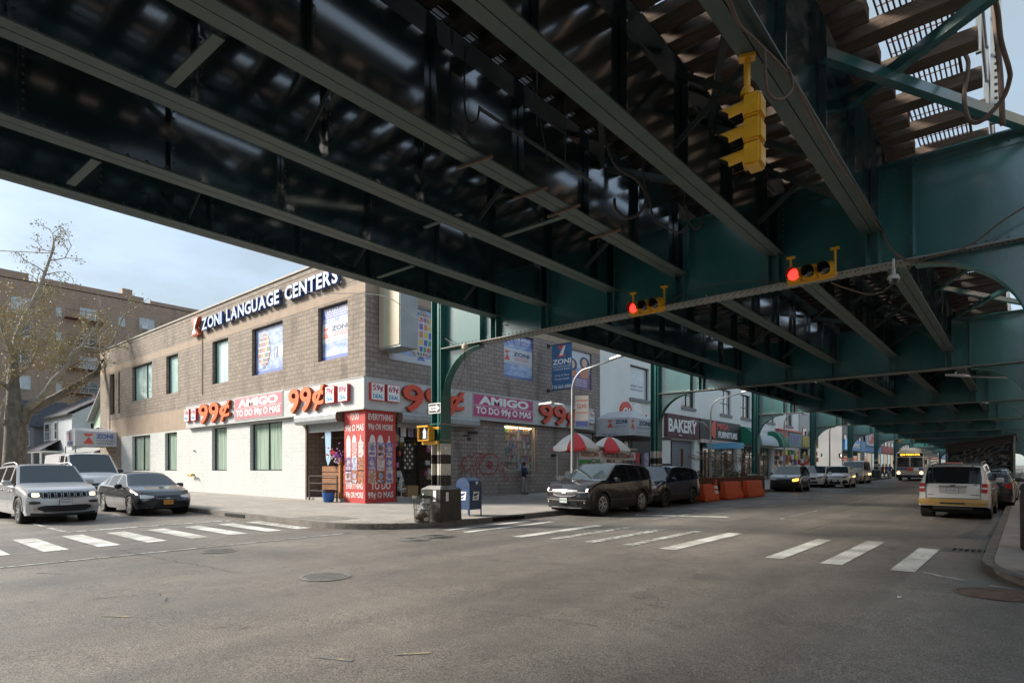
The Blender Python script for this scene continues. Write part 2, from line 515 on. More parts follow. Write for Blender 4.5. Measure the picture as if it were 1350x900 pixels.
# zebra over the avenue: bars run along the avenue
for xc, w2, a, b_, k in ((-1.53, .34, 11.55, 15.0, 0), (-2.58, .34, 11.55, 15.6, 0), (-3.55, .3, 11.6, 15.2, 0), (-5.58, .34, 11.4, 15.2, 0),
                   (-6.5, .24, 11.4, 15.1, 1), (-7.4, .26, 11.3, 14.9, 1), (-8.35, .24, 11.2, 14.8, 1), (-9.25, .3, 11.0, 14.6, 0), (-10.9, .22, 10.9, 14.6, 0),
                   (-11.6, .2, 10.9, 14.4, 0)):
    q = [(xc - w2 / 2, a), (xc + w2 / 2, a + .05), (xc + w2 / 2 + .03, b_), (xc - w2 / 2 + .02, b_ + .03)]
    (mk2 if k else mk).add([(x, y, gz(x, y) + .008) for x, y in q], [(0, 1, 2, 3)])
# zebra over the side street: bars run along the side street
for k in range(9):
    yc = 2.35 + k * .93 + (0 if k < 7 else -.1)
    q = [(-17.75, yc - .21), (-14.85, yc - .22), (-14.85, yc + .2), (-17.75, yc + .22)]
    mk.add([(x, y, gz(x, y) + .008) for x, y in q], [(0, 1, 2, 3)])
gline(mk2, -13.2, -1, -13.0, 8.9, .09, .009)               # long thin line beside that zebra
p0 = px(838, 678.5); p1 = px(960, 681.5)
gline(mk, p0.x, p0.y, p1.x, p1.y, .3, .008)                # stop line at the parked cars
for (a, b_, c_, d_) in ((1218, 755, 1275, 766), (1300, 771, 1335, 777), (1240, 735, 1243, 735)):
    p0 = px(a, b_); p1 = px(c_, d_)
    gline(mk2, p0.x, p0.y, p1.x, p1.y, .07, .008)
gline(mk2, -8.9, 17, -8.9, 55, .1, .008)
gline(mk2, -5.9, 20, -5.9, 60, .07, .0085)
p0 = px(-60, 705); p1 = px(420, 660)
gline(mk2, -18.7, 4.3, -33, 4.3, .12, .009); gline(mk2, -18.7, 4.3, -18.7, 8.6, .28, .008)
for pm in (WPAINT, WPAINT2):
    t_ = pm.node_tree; b__ = t_.nodes['Principled BSDF']; r_ = [n for n in t_.nodes if n.type == 'VALTORGB'][0]; mpn_ = [n for n in t_.nodes if n.type == 'MAPPING'][0]
    n_ = nn('ShaderNodeTexNoise', t_); n_.inputs['Scale'].default_value = 1.7; n_.inputs['Detail'].default_value = 8; t_.links.new(mpn_.outputs[0], n_.inputs['Vector'])
    r2_ = nn('ShaderNodeValToRGB', t_); r2_.color_ramp.elements[0].position = .35; r2_.color_ramp.elements[0].color = (.55, .54, .52, 1); r2_.color_ramp.elements[1].position = .6
    x_ = nn('ShaderNodeMixRGB', t_, blend_type='MULTIPLY'); x_.inputs[0].default_value = 1
    t_.links.new(n_.outputs['Fac'], r2_.inputs[0]); t_.links.new(r_.outputs[0], x_.inputs[1]); t_.links.new(r2_.outputs[0], x_.inputs[2]); t_.links.new(x_.outputs[0], b__.inputs['Base Color'])
tag(mk.build('road_marking', WPAINT), kind='structure'); tag(mk2.build('road_marking', WPAINT2), kind='structure')
ym = MB()
for (x0, y0, x1, y1) in ((-8.1, 2.2, -7.8, 2.4), (-4.9, 3.0, -4.55, 3.15), (-12.1, 2.4, -11.7, 2.65), (-4.4, 3.5, -4.2, 3.75)):
    gline(ym, x0, y0, x1, y1, .05, .006)
tag(ym.build('road_marking', YPAINT), kind='structure')

# dark tar patches / wet gutter
TAR = M('old tar patch', (.052, .05, .049), .55, col2=(.085, .082, .078), scale=3, detail=8, bump=.3, bscale=80)
WETM = M('damp gutter', (.17, .165, .16), .35, col2=(.09, .087, .083), scale=4, detail=9)
def blob(pts, dz, name, mat, sub=3):
    out_ = []
    n = len(pts)
    for i in range(n):
        a = Vector(pts[i]); b_ = Vector(pts[(i + 1) % n])
        for k in range(sub):
            p = a.lerp(b_, k / sub); out_.append((p.x + random.uniform(-.04, .04), p.y + random.uniform(-.04, .04)))
    return tag(sheet(out_, dz, name, mat), kind='structure')
g = lambda a, b_: tuple(px(a, b_).xy)
ASP2 = M('newer asphalt patch', (.125, .112, .097), .7, col2=(.17, .152, .132), scale=30, detail=6, bump=.5, bscale=70)
blob([(-15.5, .5), (-15.4, 1.4), (-11, 1.5), (-11, .6)], .0035, 'road_patch', ASP2); blob([(-7.9, 18), (-7.9, 27), (-6.8, 27), (-6.8, 18)], .0035, 'road_patch', ASP2)
ck = MB(); random.seed(31)
for (x0, y0, x1, y1, wd) in ((-9.2, 2.4, -8.9, 3.1, .01), (-8.9, 3.1, -8.2, 2.9, .009), (-6.6, 2.8, -6.2, 3.3, .008), (-14, 4.1, -9.6, 4.5, .009), (-5, 5.2, -3.5, 5.6, .006), (-7.5, 8, -6, 8.6, .008), (-16, 3, -14, 8, .012), (-10, 16, -9.6, 30, .015), (-4.4, 16, -4.2, 34, .015)):
    n = int(math.hypot(x1 - x0, y1 - y0) / .12); px_, py_ = x0, y0
    for k in range(1, n + 1):
        qx = x0 + (x1 - x0) * k / n + random.gauss(0, .035); qy = y0 + (y1 - y0) * k / n + random.gauss(0, .035)
        if random.random() < .88: gline(ck, px_, py_, qx, qy, wd * random.uniform(.5, 1.6), .0045)
        px_, py_ = qx, qy
tag(ck.build('road_cracks', M('crack tar', (.03, .029, .028), .6)), kind='structure')
blob([g(1262, 708), g(1300, 711), g(1322, 680), g(1332, 655), g(1305, 655), g(1295, 690)], .004, 'gutter_stain', WETM)

# round covers, drain
IRON = M('cast iron', (.11, .105, .095), .5, .5, col2=(.2, .19, .17), scale=9, detail=8)
IRONR = M('rusty cast iron', (.12, .075, .055), .7, .3, col2=(.18, .13, .1), scale=9, detail=8)
RINGM = M('cover ring mortar', (.2, .19, .17), .8, col2=(.1, .1, .09), scale=12)
def cover(cx, cy, r, label, mat, pattern=1):
    mb = MB(); T = Matrix.Translation((cx, cy, gz(cx, cy)))
    mb.lathe([(r + .05, .007), (r, .012), (r, .004), (r - .02, .004), (r - .02, .012), (0, .012)], 40, T, 0)
    if pattern == 1:
        for k in range(9):
            for j in range(9):
                x = (k - 4) * r * .2; y = (j - 4) * r * .2
                if x * x + y * y < (r * .85) ** 2: mb.cbox((cx + x, cy + y, gz(cx, cy) + .0145), (r * .1, r * .1, .006), 0, .6)
    else:
        for q in (.35, .6, .82): mb.lathe([(r * q, .0125), (r * q, .018), (r * (q + .06), .018), (r * (q + .06), .0125)], 32, T, 0)
    o = mb.build('manhole_cover', mat); tag(o, label, 'manhole cover')
cover(*px(429, 760).xy, .34, 'round iron cover alone in the middle of the near road', M('pale worn iron', (.26, .25, .23), .5, .3, col2=(.17, .16, .15), scale=9))
cover(*px(289, 726).xy, .3, 'faint pale round cover just inside the side street zebra', RINGM)
cover(*px(546, 711).xy, .33, 'thin ringed cover left of the two near the pavement corner', RINGM, 2)
cover(*px(578, 707).xy, .36, 'dark round cover right of the two near the pavement corner', IRON, 2)
cover(*px(1312, 783).xy, .42, 'rusty brown round cover by the right kerb', IRONR, 2)
dt = thing('storm_drain', 'rectangular iron drain grate in the gutter at the right kerb', 'drain grate')
P = [px(1260, 730), px(1311, 734), px(1311, 722), px(1265, 721)]
q_ = px(1286, 727); cx, cy = q_.x, q_.y
db = MB(); db.box(cx - .5, cx + .45, cy - .3, cy + .3, gz(cx, cy) - .01, gz(cx, cy) + .006)
db.build('pit', BLACKM, dt)
db = MB(); zz = gz(cx, cy)
for k in range(10): db.box(cx - .5 + k * .1, cx - .5 + k * .1 + .03, cy - .3, cy + .3, zz + .006, zz + .022)
db.box(cx - .53, cx + .48, cy - .34, cy - .29, zz, zz + .024); db.box(cx - .53, cx + .48, cy + .29, cy + .34, zz, zz + .024)
db.box(cx - .53, cx - .38, cy - .3, cy + .3, zz + .004, zz + .023)
db.build('grate', IRON, dt)
# kerb inlet slots
kb = MB(); kb.box(-12.19, -12.175, 13.4, 14.9, gz(-12.2, 14) + .02, gz(-12.2, 14) + .12)
tag(kb.build('kerb_inlet', BLACKM), 'dark slotted inlet in the kerb face by the blue mailbox', 'kerb inlet')
kb = MB(); kb.box(-20.4, -19.0, 9.085, 9.095, gz(-20, 9) + .02, gz(-20, 9) + .12)
tag(kb.build('kerb_inlet', BLACKM), 'dark opening in the side street kerb right of the dark sedan', 'kerb inlet')

# litter
LIT = M('litter paper', (.6, .6, .57), .8, var=.3, scale=20); LEAFM = M('fallen leaf', (.3, .19, .08), .8, var=.4, scale=10)
for i, (a, b_, sz, lb) in enumerate(((1306, 738, .1, 'crumpled white litter below the drain grate at the right kerb'), (1228, 684, .05, 'small pale scrap on the road left of the white car'),
                     (1186, 788, .03, 'white speck of litter on the dark near road'))):
    p = px(a, b_); mb = MB()
    for k in range(3): mb.cbox((p.x + random.uniform(-.3, .3) * sz, p.y + random.uniform(-.3, .3) * sz, p.z + .02), (sz, sz * .7, .02), 0, random.random() * 3)
    tag(mb.build('litter', LIT), lb, 'litter')
lf = MB()
for k in range(900):
    t = random.random()
    if t < .6: x = random.uniform(-26, -14); y = 8.95 - abs(random.gauss(0, .22)) if random.random() < .7 else random.uniform(9.2, 10.5); 
    elif t < .8: x = random.uniform(-14, -12); y = random.uniform(9.2, 12)
    else: x = -.55 - abs(random.gauss(0, .25)); y = random.uniform(14, 40)
    z = gz(x, y) + (.012 if (y < 9.1 or x > -12) else KH + .014)
    a = random.random() * 6; r = random.uniform(.015, .04)
    lf.add([(x + r * math.cos(a + q), y + r * math.sin(a + q), z + random.uniform(0, .01)) for q in (0, 1.6, 3.1, 4.7)], [(0, 1, 2, 3)])
tag(lf.build('fallen_leaves', LEAFM), 'scattered brown leaves and grit in the gutters', 'leaf litter', kind='stuff')
# ---------------------------------------------------------------- elevated railway
def steel(name, c1, c2, rough, bump, rust=.35, rs=1.4):
    m = bpy.data.materials.new(name); m.use_nodes = True
    t = m.node_tree; b = t.nodes['Principled BSDF']
    if rough < .25: b.inputs['IOR'].default_value = 1.5; b.inputs['Coat Weight'].default_value = 1; b.inputs['Coat IOR'].default_value = 2.4 if rough < .16 else 1.7; b.inputs['Coat Roughness'].default_value = rough
    co = nn('ShaderNodeTexCoord', t)
    n = nn('ShaderNodeTexNoise', t); n.inputs['Scale'].default_value = .9; n.inputs['Detail'].default_value = 8; n.inputs['Roughness'].default_value = .62
    mpn = nn('ShaderNodeMapping', t); mpn.inputs['Scale'].default_value = (1.5, 1.5, .5)
    t.links.new(co.outputs['Object'], mpn.inputs[0]); t.links.new(mpn.outputs[0], n.inputs['Vector'])
    r1 = nn('ShaderNodeValToRGB', t); e = r1.color_ramp.elements
    e[0].position = .35; e[1].position = .65; e[0].color = (*c1, 1); e[1].color = (*c2, 1)
    t.links.new(n.outputs['Fac'], r1.inputs[0])
    n2 = nn('ShaderNodeTexNoise', t); n2.inputs['Scale'].default_value = rs; n2.inputs['Detail'].default_value = 10; n2.inputs['Roughness'].default_value = .7
    t.links.new(mpn.outputs[0], n2.inputs['Vector'])
    r2 = nn('ShaderNodeValToRGB', t); e = r2.color_ramp.elements; e[0].position = .56; e[1].position = .72; e[1].color = (rust, rust, rust, 1)
    t.links.new(n2.outputs['Fac'], r2.inputs[0])
    mx_ = nn('ShaderNodeMixRGB', t); mx_.inputs[2].default_value = (.10, .05, .028, 1)
    t.links.new(r2.outputs[0], mx_.inputs[0]); t.links.new(r1.outputs[0], mx_.inputs[1]); t.links.new(mx_.outputs[0], b.inputs['Base Color'])
    rr = nn('ShaderNodeMapRange', t); rr.inputs['From Min'].default_value = 0; rr.inputs['From Max'].default_value = .8
    rr.inputs['To Min'].default_value = rough; rr.inputs['To Max'].default_value = min(1, rough + .3)
    t.links.new(r2.outputs[0], rr.inputs[0]); t.links.new(rr.outputs[0], b.inputs['Roughness'])
    n3 = nn('ShaderNodeTexNoise', t); n3.inputs['Scale'].default_value = 38; n3.inputs['Detail'].default_value = 5
    mp3 = nn('ShaderNodeMapping', t); mp3.inputs['Scale'].default_value = (1, 1, .6)
    t.links.new(co.outputs['Object'], mp3.inputs[0]); t.links.new(mp3.outputs[0], n3.inputs['Vector'])
    bp = nn('ShaderNodeBump', t); bp.inputs['Strength'].default_value = bump; bp.inputs['Distance'].default_value = .01
    t.links.new(n3.outputs['Fac'], bp.inputs['Height']); t.links.new(bp.outputs[0], b.inputs['Normal'])
    MATS[name] = m
    return m
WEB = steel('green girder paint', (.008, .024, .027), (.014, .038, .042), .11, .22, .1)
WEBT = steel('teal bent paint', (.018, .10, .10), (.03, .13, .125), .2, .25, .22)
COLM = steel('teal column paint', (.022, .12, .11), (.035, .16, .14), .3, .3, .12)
FLG = steel('dusty flange', (.085, .108, .098), (.05, .088, .082), .55, .4, .3, 1.0)
FLGD = steel('dark flange', (.035, .055, .052), (.06, .075, .07), .5, .4, .4)
PALE = steel('pale worn flange', (.25, .25, .23), (.16, .18, .17), .6, .3, .4, 2)
WOOD = M('weathered tie timber', (.09, .062, .043), .9, col2=(.19, .14, .105), scale=2.5, detail=10, bump=.7, bscale=25, stretch=(1, 7, 7))
WOODK = M('creosoted tie timber', (.018, .014, .012), .9, col2=(.045, .034, .027), scale=3, detail=8, bump=.5, bscale=25, stretch=(1, 7, 7))
WOODD = M('dark walkway timber', (.018, .014, .012), .9, col2=(.04, .031, .025), scale=3, bump=.6, bscale=25, stretch=(6, 1, 6))
RAILM = M('rail steel', (.1, .08, .07), .5, .6, var=.3, scale=5)
GRATM = M('rusty red grating', (.13, .055, .05), .7, .2, col2=(.09, .05, .045), scale=4)
GALV = M('galvanised post', (.25, .27, .27), .5, .4, var=.15, scale=5)
CABLE = M('dark cable', (.03, .027, .026), .6, var=.3, scale=4)
CABLEB = M('brown cable bundle', (.12, .075, .05), .7, var=.3, scale=6)
BANDW = M('cream column band', (.66, .63, .55), .7, col2=(.54, .5, .43), scale=6, detail=9, bump=.2, bscale=50)
BANDB = M('black column band', (.018, .017, .016), .5, col2=(.04, .037, .033), scale=6, bump=.2, bscale=50)
BASEM = M('black column base', (.018, .018, .017), .42, col2=(.05, .043, .036), scale=2.2, detail=10, bump=.35, bscale=18)
BASET = M('scuffed grey cap', (.3, .29, .27), .7, col2=(.09, .085, .08), scale=5, detail=9)

EL = thing('elevated_railway', 'green riveted steel elevated railway spanning the whole avenue', 'elevated railway')
ZB, ZT = 5.73, 7.05                                     # stringer bottom and top
STR = [-10.5, -8.85, -7.0, -5.38, -3.54, -1.95]
BENTS = [-15.5] + [11.7 + 13.1 * k for k in range(0, 12)]
YB0, YB1 = -15.5, BENTS[-1]
def rivet(mb, p, n, r=.018, mi=0):
    n = Vector(n).normalized(); a = n.cross(Vector((.3, .5, .8))).normalized(); b_ = n.cross(a); p = Vector(p)
    vs = []
    for (rr, hh) in ((1, 0), (.75, .6)):
        for k in range(6):
            t = k * PI / 3; vs.append(p + (a * math.cos(t) + b_ * math.sin(t)) * r * rr + n * r * hh)
    vs.append(p + n * r * .85)
    fs = [(k, (k + 1) % 6, 6 + (k + 1) % 6, 6 + k) for k in range(6)] + [(6 + k, 6 + (k + 1) % 6, 12) for k in range(6)]
    mb.add(vs, fs, mi)
for i, X in enumerate(STR):
    mb = MB()
    mb.box(X - .008, X + .008, YB0, YB1, ZB + .02, ZT, 0)
    fw = .16
    mb.box(X - fw, X - .006, YB0, YB1, ZB, ZB + .022, 1); mb.box(X + .006, X + fw, YB0, YB1, ZB, ZB + .022, 1)
    for sx in (-1, 1):
        mb.box(*sorted((X + sx * .0085, X + sx * .022)), YB0, YB1, ZB + .0225, ZB + .15, 0)
        mb.box(*sorted((X + sx * .0085, X + sx * .022)), YB0, YB1, ZT - .15, ZT - .0225, 0)
    mb.box(X - fw, X + fw, YB0, YB1, ZT - .022, ZT, 0)
    y = -3.7 + (i % 2) * .4
    while y < 60:
        for sx in (-1, 1):
            mb.box(*sorted((X + sx * .0225, X + sx * .11)), y, y + .02, ZB + .023, ZT - .023, 0)
            mb.box(*sorted((X + sx * .0225, X + sx * .034)), y + .02, y + .1, ZB + .023, ZT - .023, 0)
            if y < 13:
                for z in [ZB + .2 + .1 * k for k in range(10)]: rivet(mb, (X + sx * .034, y + .06, z), (sx, 0, 0), .02, 1)
        y += 1.62
    y = 0.5
    while y < 11.5:
        for sx in (-1, 1):
            rivet(mb, (X + sx * .022, y, ZB + .1), (sx, 0, 0), .02, 1)
        y += .22
    if i in (1, 3):                                      # a splice plate under the flange
        pass
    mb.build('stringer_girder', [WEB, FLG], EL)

def cross_girder(Y, k):
    mb = MB(); zb, zt = 5.14, 6.78
    x0, x1 = -12.45, .18
    mb.box(x0, x1, Y - .008, Y + .008, zb + .02, zt - .02, 0)
    mb.box(x0 + .02, x1 - .02, Y - .2, Y + .2, zb, zb + .024, 1)
    mb.box(x0 + .02, x1 - .02, Y - .2, Y + .2, zt - .024, zt, 0)
    for sy in (-1, 1):
        mb.box(x0, x1, *sorted((Y + sy * .0085, Y + sy * .022)), zb + .0245, zb + .17, 0)
        mb.box(x0, x1, *sorted((Y + sy * .0085, Y + sy * .022)), zt - .17, zt - .0245, 0)
    xs = [-10.98] + STR + [-1.38]
    for X in xs:
        for sy in (-1, 1):
            for dx in ((-.09, .09) if X in STR else (0,)):
                mb.box(X + dx - .008, X + dx + .008, *sorted((Y + sy * .0225, Y + sy * .15)), zb + .025, zt - .025, 0)
                mb.box(X + dx - .07, X + dx - .008, *sorted((Y + sy * .0225, Y + sy * .033)), zb + .1, zt - .1, 0)
    if k < 4:
        st = .13 if k < 2 else .2
        x = x0 + .3
        while x < x1 - .3:
            rivet(mb, (x, Y - .022, zb + .11), (0, -1, 0), .019); rivet(mb, (x + st / 2, Y - .022, zb + .06), (0, -1, 0), .019)
            rivet(mb, (x, Y - .16, zb - .0005), (0, 0, -1), .019, 2); rivet(mb, (x + st / 2, Y - .1, zb - .0005), (0, 0, -1), .019, 2)
            rivet(mb, (x, Y + .16, zb - .0005), (0, 0, -1), .019, 2)
            if k < 2: rivet(mb, (x, Y - .022, zt - .1), (0, -1, 0), .017)
            x += st
        if k < 2:
            for X in xs:
                for z in [zb + .22 + .1 * q for q in range(13)]:
                    for dx in ((-.14, .14) if X in STR else (-.045,)): rivet(mb, (X + dx, Y - .034, z), (0, -1, 0), .016)
            for q in range(3):
                for dx in (-.06, 0, .12, .18): rivet(mb, (-10.3 + dx, Y - .023, zb + .35 + q * .14), (0, -1, 0), .017)
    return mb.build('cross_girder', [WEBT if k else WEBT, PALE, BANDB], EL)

def bracket(Y, xs, s_, k):                              # curved knee bracket from column (x at face) towards s_
    mb = MB(); zb = 5.14; r = 1.42
    pts = [(xs, zb), (xs + s_ * r, zb)]
    c = (xs + s_ * (r + .0), zb - r)
    cur = [(xs + s_ * (r - r * math.sin(a)), zb - r + r * math.cos(a)) for a in [PI / 2 * i / 12 for i in range(13)]]
    # curve starts tangent under the girder and falls to the column face
    cur = [(xs + s_ * r * (1 - math.sin(a)) , zb - .06 - (r - .06) * (1 - math.cos(a))) for a in [PI / 2 * i / 12 for i in range(13)]]
    for i in range(12):
        a, b_ = cur[i], cur[i + 1]
        mb.add([(a[0], Y - .007, a[1]), (b_[0], Y - .007, b_[1]), (b_[0], Y - .007, zb), (a[0], Y - .007, zb)], [(0, 1, 2, 3)], 0)
        mb.add([(a[0], Y + .007, a[1]), (b_[0], Y + .007, b_[1]), (b_[0], Y + .007, zb), (a[0], Y + .007, zb)], [(3, 2, 1, 0)], 0)
        for dz, m_ in ((0, 1), (-.02, 1)):
            mb.add([(a[0], Y - .13, a[1] + dz), (b_[0], Y - .13, b_[1] + dz), (b_[0], Y + .13, b_[1] + dz), (a[0], Y + .13, a[1] + dz)], [(0, 1, 2, 3)], m_)
        mb.add([(a[0], Y - .13, a[1]), (b_[0], Y - .13, b_[1]), (b_[0], Y - .13, b_[1] - .02), (a[0], Y - .13, a[1] - .02)], [(0, 1, 2, 3)], m_)
    return mb.build('knee_bracket', [WEBT, COLM], EL)

def column(X, Y, k, bands):
    g0 = gz(X, Y) + .1; zt = 6.78
    zs = [g0, 1.62, 1.94, 2.20, 2.51, zt] if bands else [g0, zt]
    mi = [2, 1, 2, 1, 0] if bands else [0]
    if k >= 1 and bands: zs = [z + gz(X, Y) - gz(-12.63, 11.7) if 1 < z < 3 else z for z in zs]
    mb = MB(); h = .19; d = .2; t = .022
    for i in range(len(zs) - 1):
        a, b_, m_ = zs[i], zs[i + 1], mi[i]
        for sx in (-1, 1):
            mb.box(*sorted((X + sx * (h - t), X + sx * h)), Y - d, Y + d, a, b_, m_)
            for sy in (-1, 1):
                mb.box(*sorted((X + sx * (h - t - .016), X + sx * (h - t - .09))), *sorted((Y + sy * .0085, Y + sy * .03)), a, b_, m_)
        mb.box(X - h + t + .0005, X + h - t - .0005, Y - .008, Y + .008, a, b_, m_)
        mb.box(X - .03, X + .03, Y - .12, Y - .0085, a, b_, m_)
    if k < 2:
        z = g0 + 1.3
        while z < zt - .1:
            m_ = 0
            for i in range(len(zs) - 1):
                if zs[i] <= z < zs[i + 1]: m_ = mi[i]
            for sx in (-1, 1):
                for yy in (-.15, -.07, .07, .15): rivet(mb, (X + sx * h, Y + yy, z + (.06 if abs(yy) < .1 else 0)), (sx, 0, 0), .014, m_)
            rivet(mb, (X - h + t + .06, Y - .03, z), (0, -1, 0), .012, m_)
            z += .14
    o = mb.build('column', [COLM, BANDW, BANDB], EL)
    bb = MB(); g1 = gz(X, Y) + .14; w_ = .41 if X < -5 else .24
    for (z0, z1, w0, w1, m_) in ((g1, g1 + .9, w_, w_ - .01, 0), (g1 + .9, g1 + 1.0, w_ - .01, w_ - .16, 1)):
        q = [(X + sx * ww, Y + sy * ww, zz) for zz, ww in ((z0, w0), (z1, w1)) for sx, sy in ((-1, -1), (1, -1), (1, 1), (-1, 1))]
        bb.add(q, [(0, 1, 5, 4), (1, 2, 6, 5), (2, 3, 7, 6), (3, 0, 4, 7)], m_)
    bb.add([(X + sx * (w_ - .16), Y + sy * (w_ - .16), g1 + 1.0) for sx, sy in ((-1, -1), (1, -1), (1, 1), (-1, 1))], [(0, 1, 2, 3)], 1)
    bb.build('column_base', [BASEM, BASET], o)
    return o
for k, Y in enumerate(BENTS[1:] + BENTS[:1]):
    cross_girder(Y, k)
    for X in (-12.63, .25):
        column(X, Y, k, k in (0, 1, 4, 5))
    bracket(Y, -12.44, 1, k); bracket(Y, .06, -1, k)

# ties: every tie its own part near the camera, the rest as one
ties = []
for ti, (a, b_) in enumerate(((-10.95, -8.4), (-7.45, -4.93), (-4.0, -1.5))):
    j = 0; y = -3.0
    while y < 150:
        x1 = b_
        if ti == 2: x1 = -.45 if j % 2 == 0 else -1.38 + random.uniform(-.06, .06)
        ties.append((y + random.uniform(-.02, .02), a + random.uniform(-.05, .05), x1, ti)); y += .48 if ti == 2 else .54; j += 1
ties.sort(key=lambda t: (0 if t[3] > 0 else 6) + abs(t[0] - 7.5))
rest = MB()
for n_, (y, a, b_, ti) in enumerate(ties):
    z0 = ZT + .003; hw_ = .135 if ti == 2 else .11; q = (a, b_, y - hw_, y + hw_, z0, z0 + .17)
    if n_ < 99:
        mb = MB(); mb.box(*q); mb.build('tie', WOOD if ti == 2 else WOODK, EL)
    else: rest.box(*q)
o = rest.build('tie', WOODK, EL); o['kind'] = 'stuff'
zt = ZT + .205
wk = MB()
for (x0, x1, n_) in ((-11.4, -10.95, 2), (-8.36, -7.42, 4), (-4.92, -4.02, 4)):
    for k in range(n_):
        wd = (x1 - x0) / n_
        y = -3.0
        while y < 150:
            L = random.uniform(.5, 1.8)
            if random.random() < .84: wk.box(x0 + k * wd + .008, x0 + (k + 1) * wd - .008, y, y + L - .02, zt, zt + .05)
            y += L
wk.build('walkway_plank', WOODD, EL)
# planks added to close the deck so the webs reflect small sky spots
for (x0, x1) in ((-10.9, -10.66), (-10.25, -10.02), (-9.8, -9.56), (-9.34, -9.1), (-8.8, -8.56), (-7.42, -7.16), (-6.78, -6.54), (-6.32, -6.08), (-5.86, -5.62), (-5.3, -5.0), (-3.98, -3.7), (-3.36, -3.1), (-2.9, -2.62), (-2.4, -2.16), (-1.88, -1.62)):
    wk = MB(); yy_ = -3
    while yy_ < 150:
        L_ = random.uniform(2.5, 6); wk.box(x0, x1, yy_, yy_ + L_ - .25 * (random.random() < .5), zt, zt + .05); yy_ += L_
    wk.build('added_plank', WOODD, EL)
for xc in (-9.68, -6.19, -2.75):
    for s_ in (-.72, .72):
        r = MB(); r.box(xc + s_ - .065, xc + s_ + .065, -3, 150, zt + .001, zt + .02); r.box(xc + s_ - .01, xc + s_ + .01, -3, 150, zt + .02, zt + .13); r.box(xc + s_ - .035, xc + s_ + .035, -3, 150, zt + .13, zt + .17)
        r.build('rail', RAILM, EL)
# walkway grating along the right edge
gr = MB()
x = -1.36
while x < -.66:
    gr.box(x - .008, x + .008, -2.5, 40, zt, zt + .03); x += .058
y = -2.5
while y < 40:
    gr.box(-1.37, -.66, y, y + .012, zt + .031, zt + .042); y += .27
gr.box(-.69, -.66, -2.5, 40, zt - .005, zt + .06)
gr.build('walkway_grating', GRATM, EL)
# handrail
hr = MB(); y = 2.0
while y < 45:
    hr.box(-.5, -.44, y, y + .06, ZT + .2, ZT + 1.35); y += 2.0
for z in (ZT + .8, ZT + 1.33): hr.tube([(-.47, 0, z), (-.47, 45, z)], .022, 6)
hr.build('handrail', GALV, EL)
ps = MB(); P = px(1313, 150, Y=11.3)
ps.box(P.x - .06, P.x + .06, 11.2, 11.26, 6.8, 8.6)
for k in range(16): ps.cbox((P.x, 11.195, 6.95 + k * .1), (.03, .012, .03), 1)
ps.build('perforated_post', [GALV, BLACKM], EL)

# lateral bracing
def brace(p, q, w_=.09, name='lateral_brace', mats=None, up=(0, 0, 1)):
    mb = MB(); mb.bar(p, q, w_, .014, 0, up)
    p = Vector(p); q = Vector(q); d = (q - p).normalized(); sd_ = d.cross(Vector(up)).normalized()
    mb.bar(p + sd_ * (w_ / 2 - .007) + Vector((0, 0, w_ / 2 + .0075)), q + sd_ * (w_ / 2 - .007) + Vector((0, 0, w_ / 2 + .0075)), .014, w_, 0, up)
    return mb.build(name, mats or FLGD, EL)
zz = 6.82
def pl(a, b_, z): v = px(a, b_, Z=z); return (v.x, v.y, z)
p = pl(1085, 155, zz); brace((-1.9, p[1], zz), (.02, px(1290, 0, Z=zz).y - .1, zz), .12, mats=WEBT)
brace((-1.86, px(1095, 75, Z=zz - .12).y, zz - .12), (-.02, 11.45, zz - .12), .12, mats=WEBT)
brace((-1.9, 5.9, zz), (.0, 5.0, zz), .1, mats=WEBT)
for kk in range(1, 6):
    y0 = BENTS[kk]
    for q in range(3):
        a = y0 + .4 + q * 4.2
        brace((-1.9, a, zz), (.1, a + 4.0, zz), .11, mats=WEBT); brace((-1.9, a + 4.0, zz - .12), (.1, a, zz - .12), .11, mats=WEBT)
for kk in range(-1, 7):
    y0 = 11.7 + 13.1 * kk
    for (xa, xb) in ((STR[0], STR[1]), (STR[2], STR[3]), (STR[4], STR[5]), (STR[1], STR[2]), (STR[3], STR[4])):
        for q in range(4):
            a = y0 + .7 + q * 3.15
            wide = (xa, xb) in ((STR[1], STR[2]), (STR[3], STR[4]))
            if a + 3 < -4: continue
            z = 6.78
            if q % 2: brace((xa + .02, a, z), (xb - .02, a + 3, z), .08)
            else: brace((xa + .02, a + 3, z), (xb - .02, a, z), .08)
            if kk < 3 and not wide:                        # sway frame between the pair
                ym = a + 1.6
                b2 = MB(); b2.bar((xa + .12, ym, ZB + .16), (xb - .12, ym, ZT - .2), .014, .08); b2.bar((xa + .12, ym + .05, ZT - .2), (xb - .12, ym + .05, ZB + .16), .014, .08)
                b2.build('sway_brace', FLGD, EL)
# low flat struts seen from below
def strut(a, b_, z=5.77, w_=.11):
    p = pl(*a, z); q = pl(*b_, z); mb = MB(); mb.bar(p, q, w_, .02, 0); mb.build('bottom_strut', FLG, EL)
strut((224, 112), (289, 48)); strut((93, 243), (127, 211)); strut((498, 366), (545, 350), w_=.09); strut((662, 312), (742, 286), w_=.09)
strut((560, 300), (608, 282), w_=.07)
# hanger bolts across stringer 4
for (a, b_) in (((603, 222), (650, 206)), ((678, 262), (722, 247)), ((722, 286), (765, 270)), ((777, 315), (818, 303))):
    p = pl(*a, ZB - .03); q = pl(*b_, ZB - .03); mb = MB(); mb.bar(p, q, .035, .03); 
    mb.build('clamp_bar', IRONR, EL)
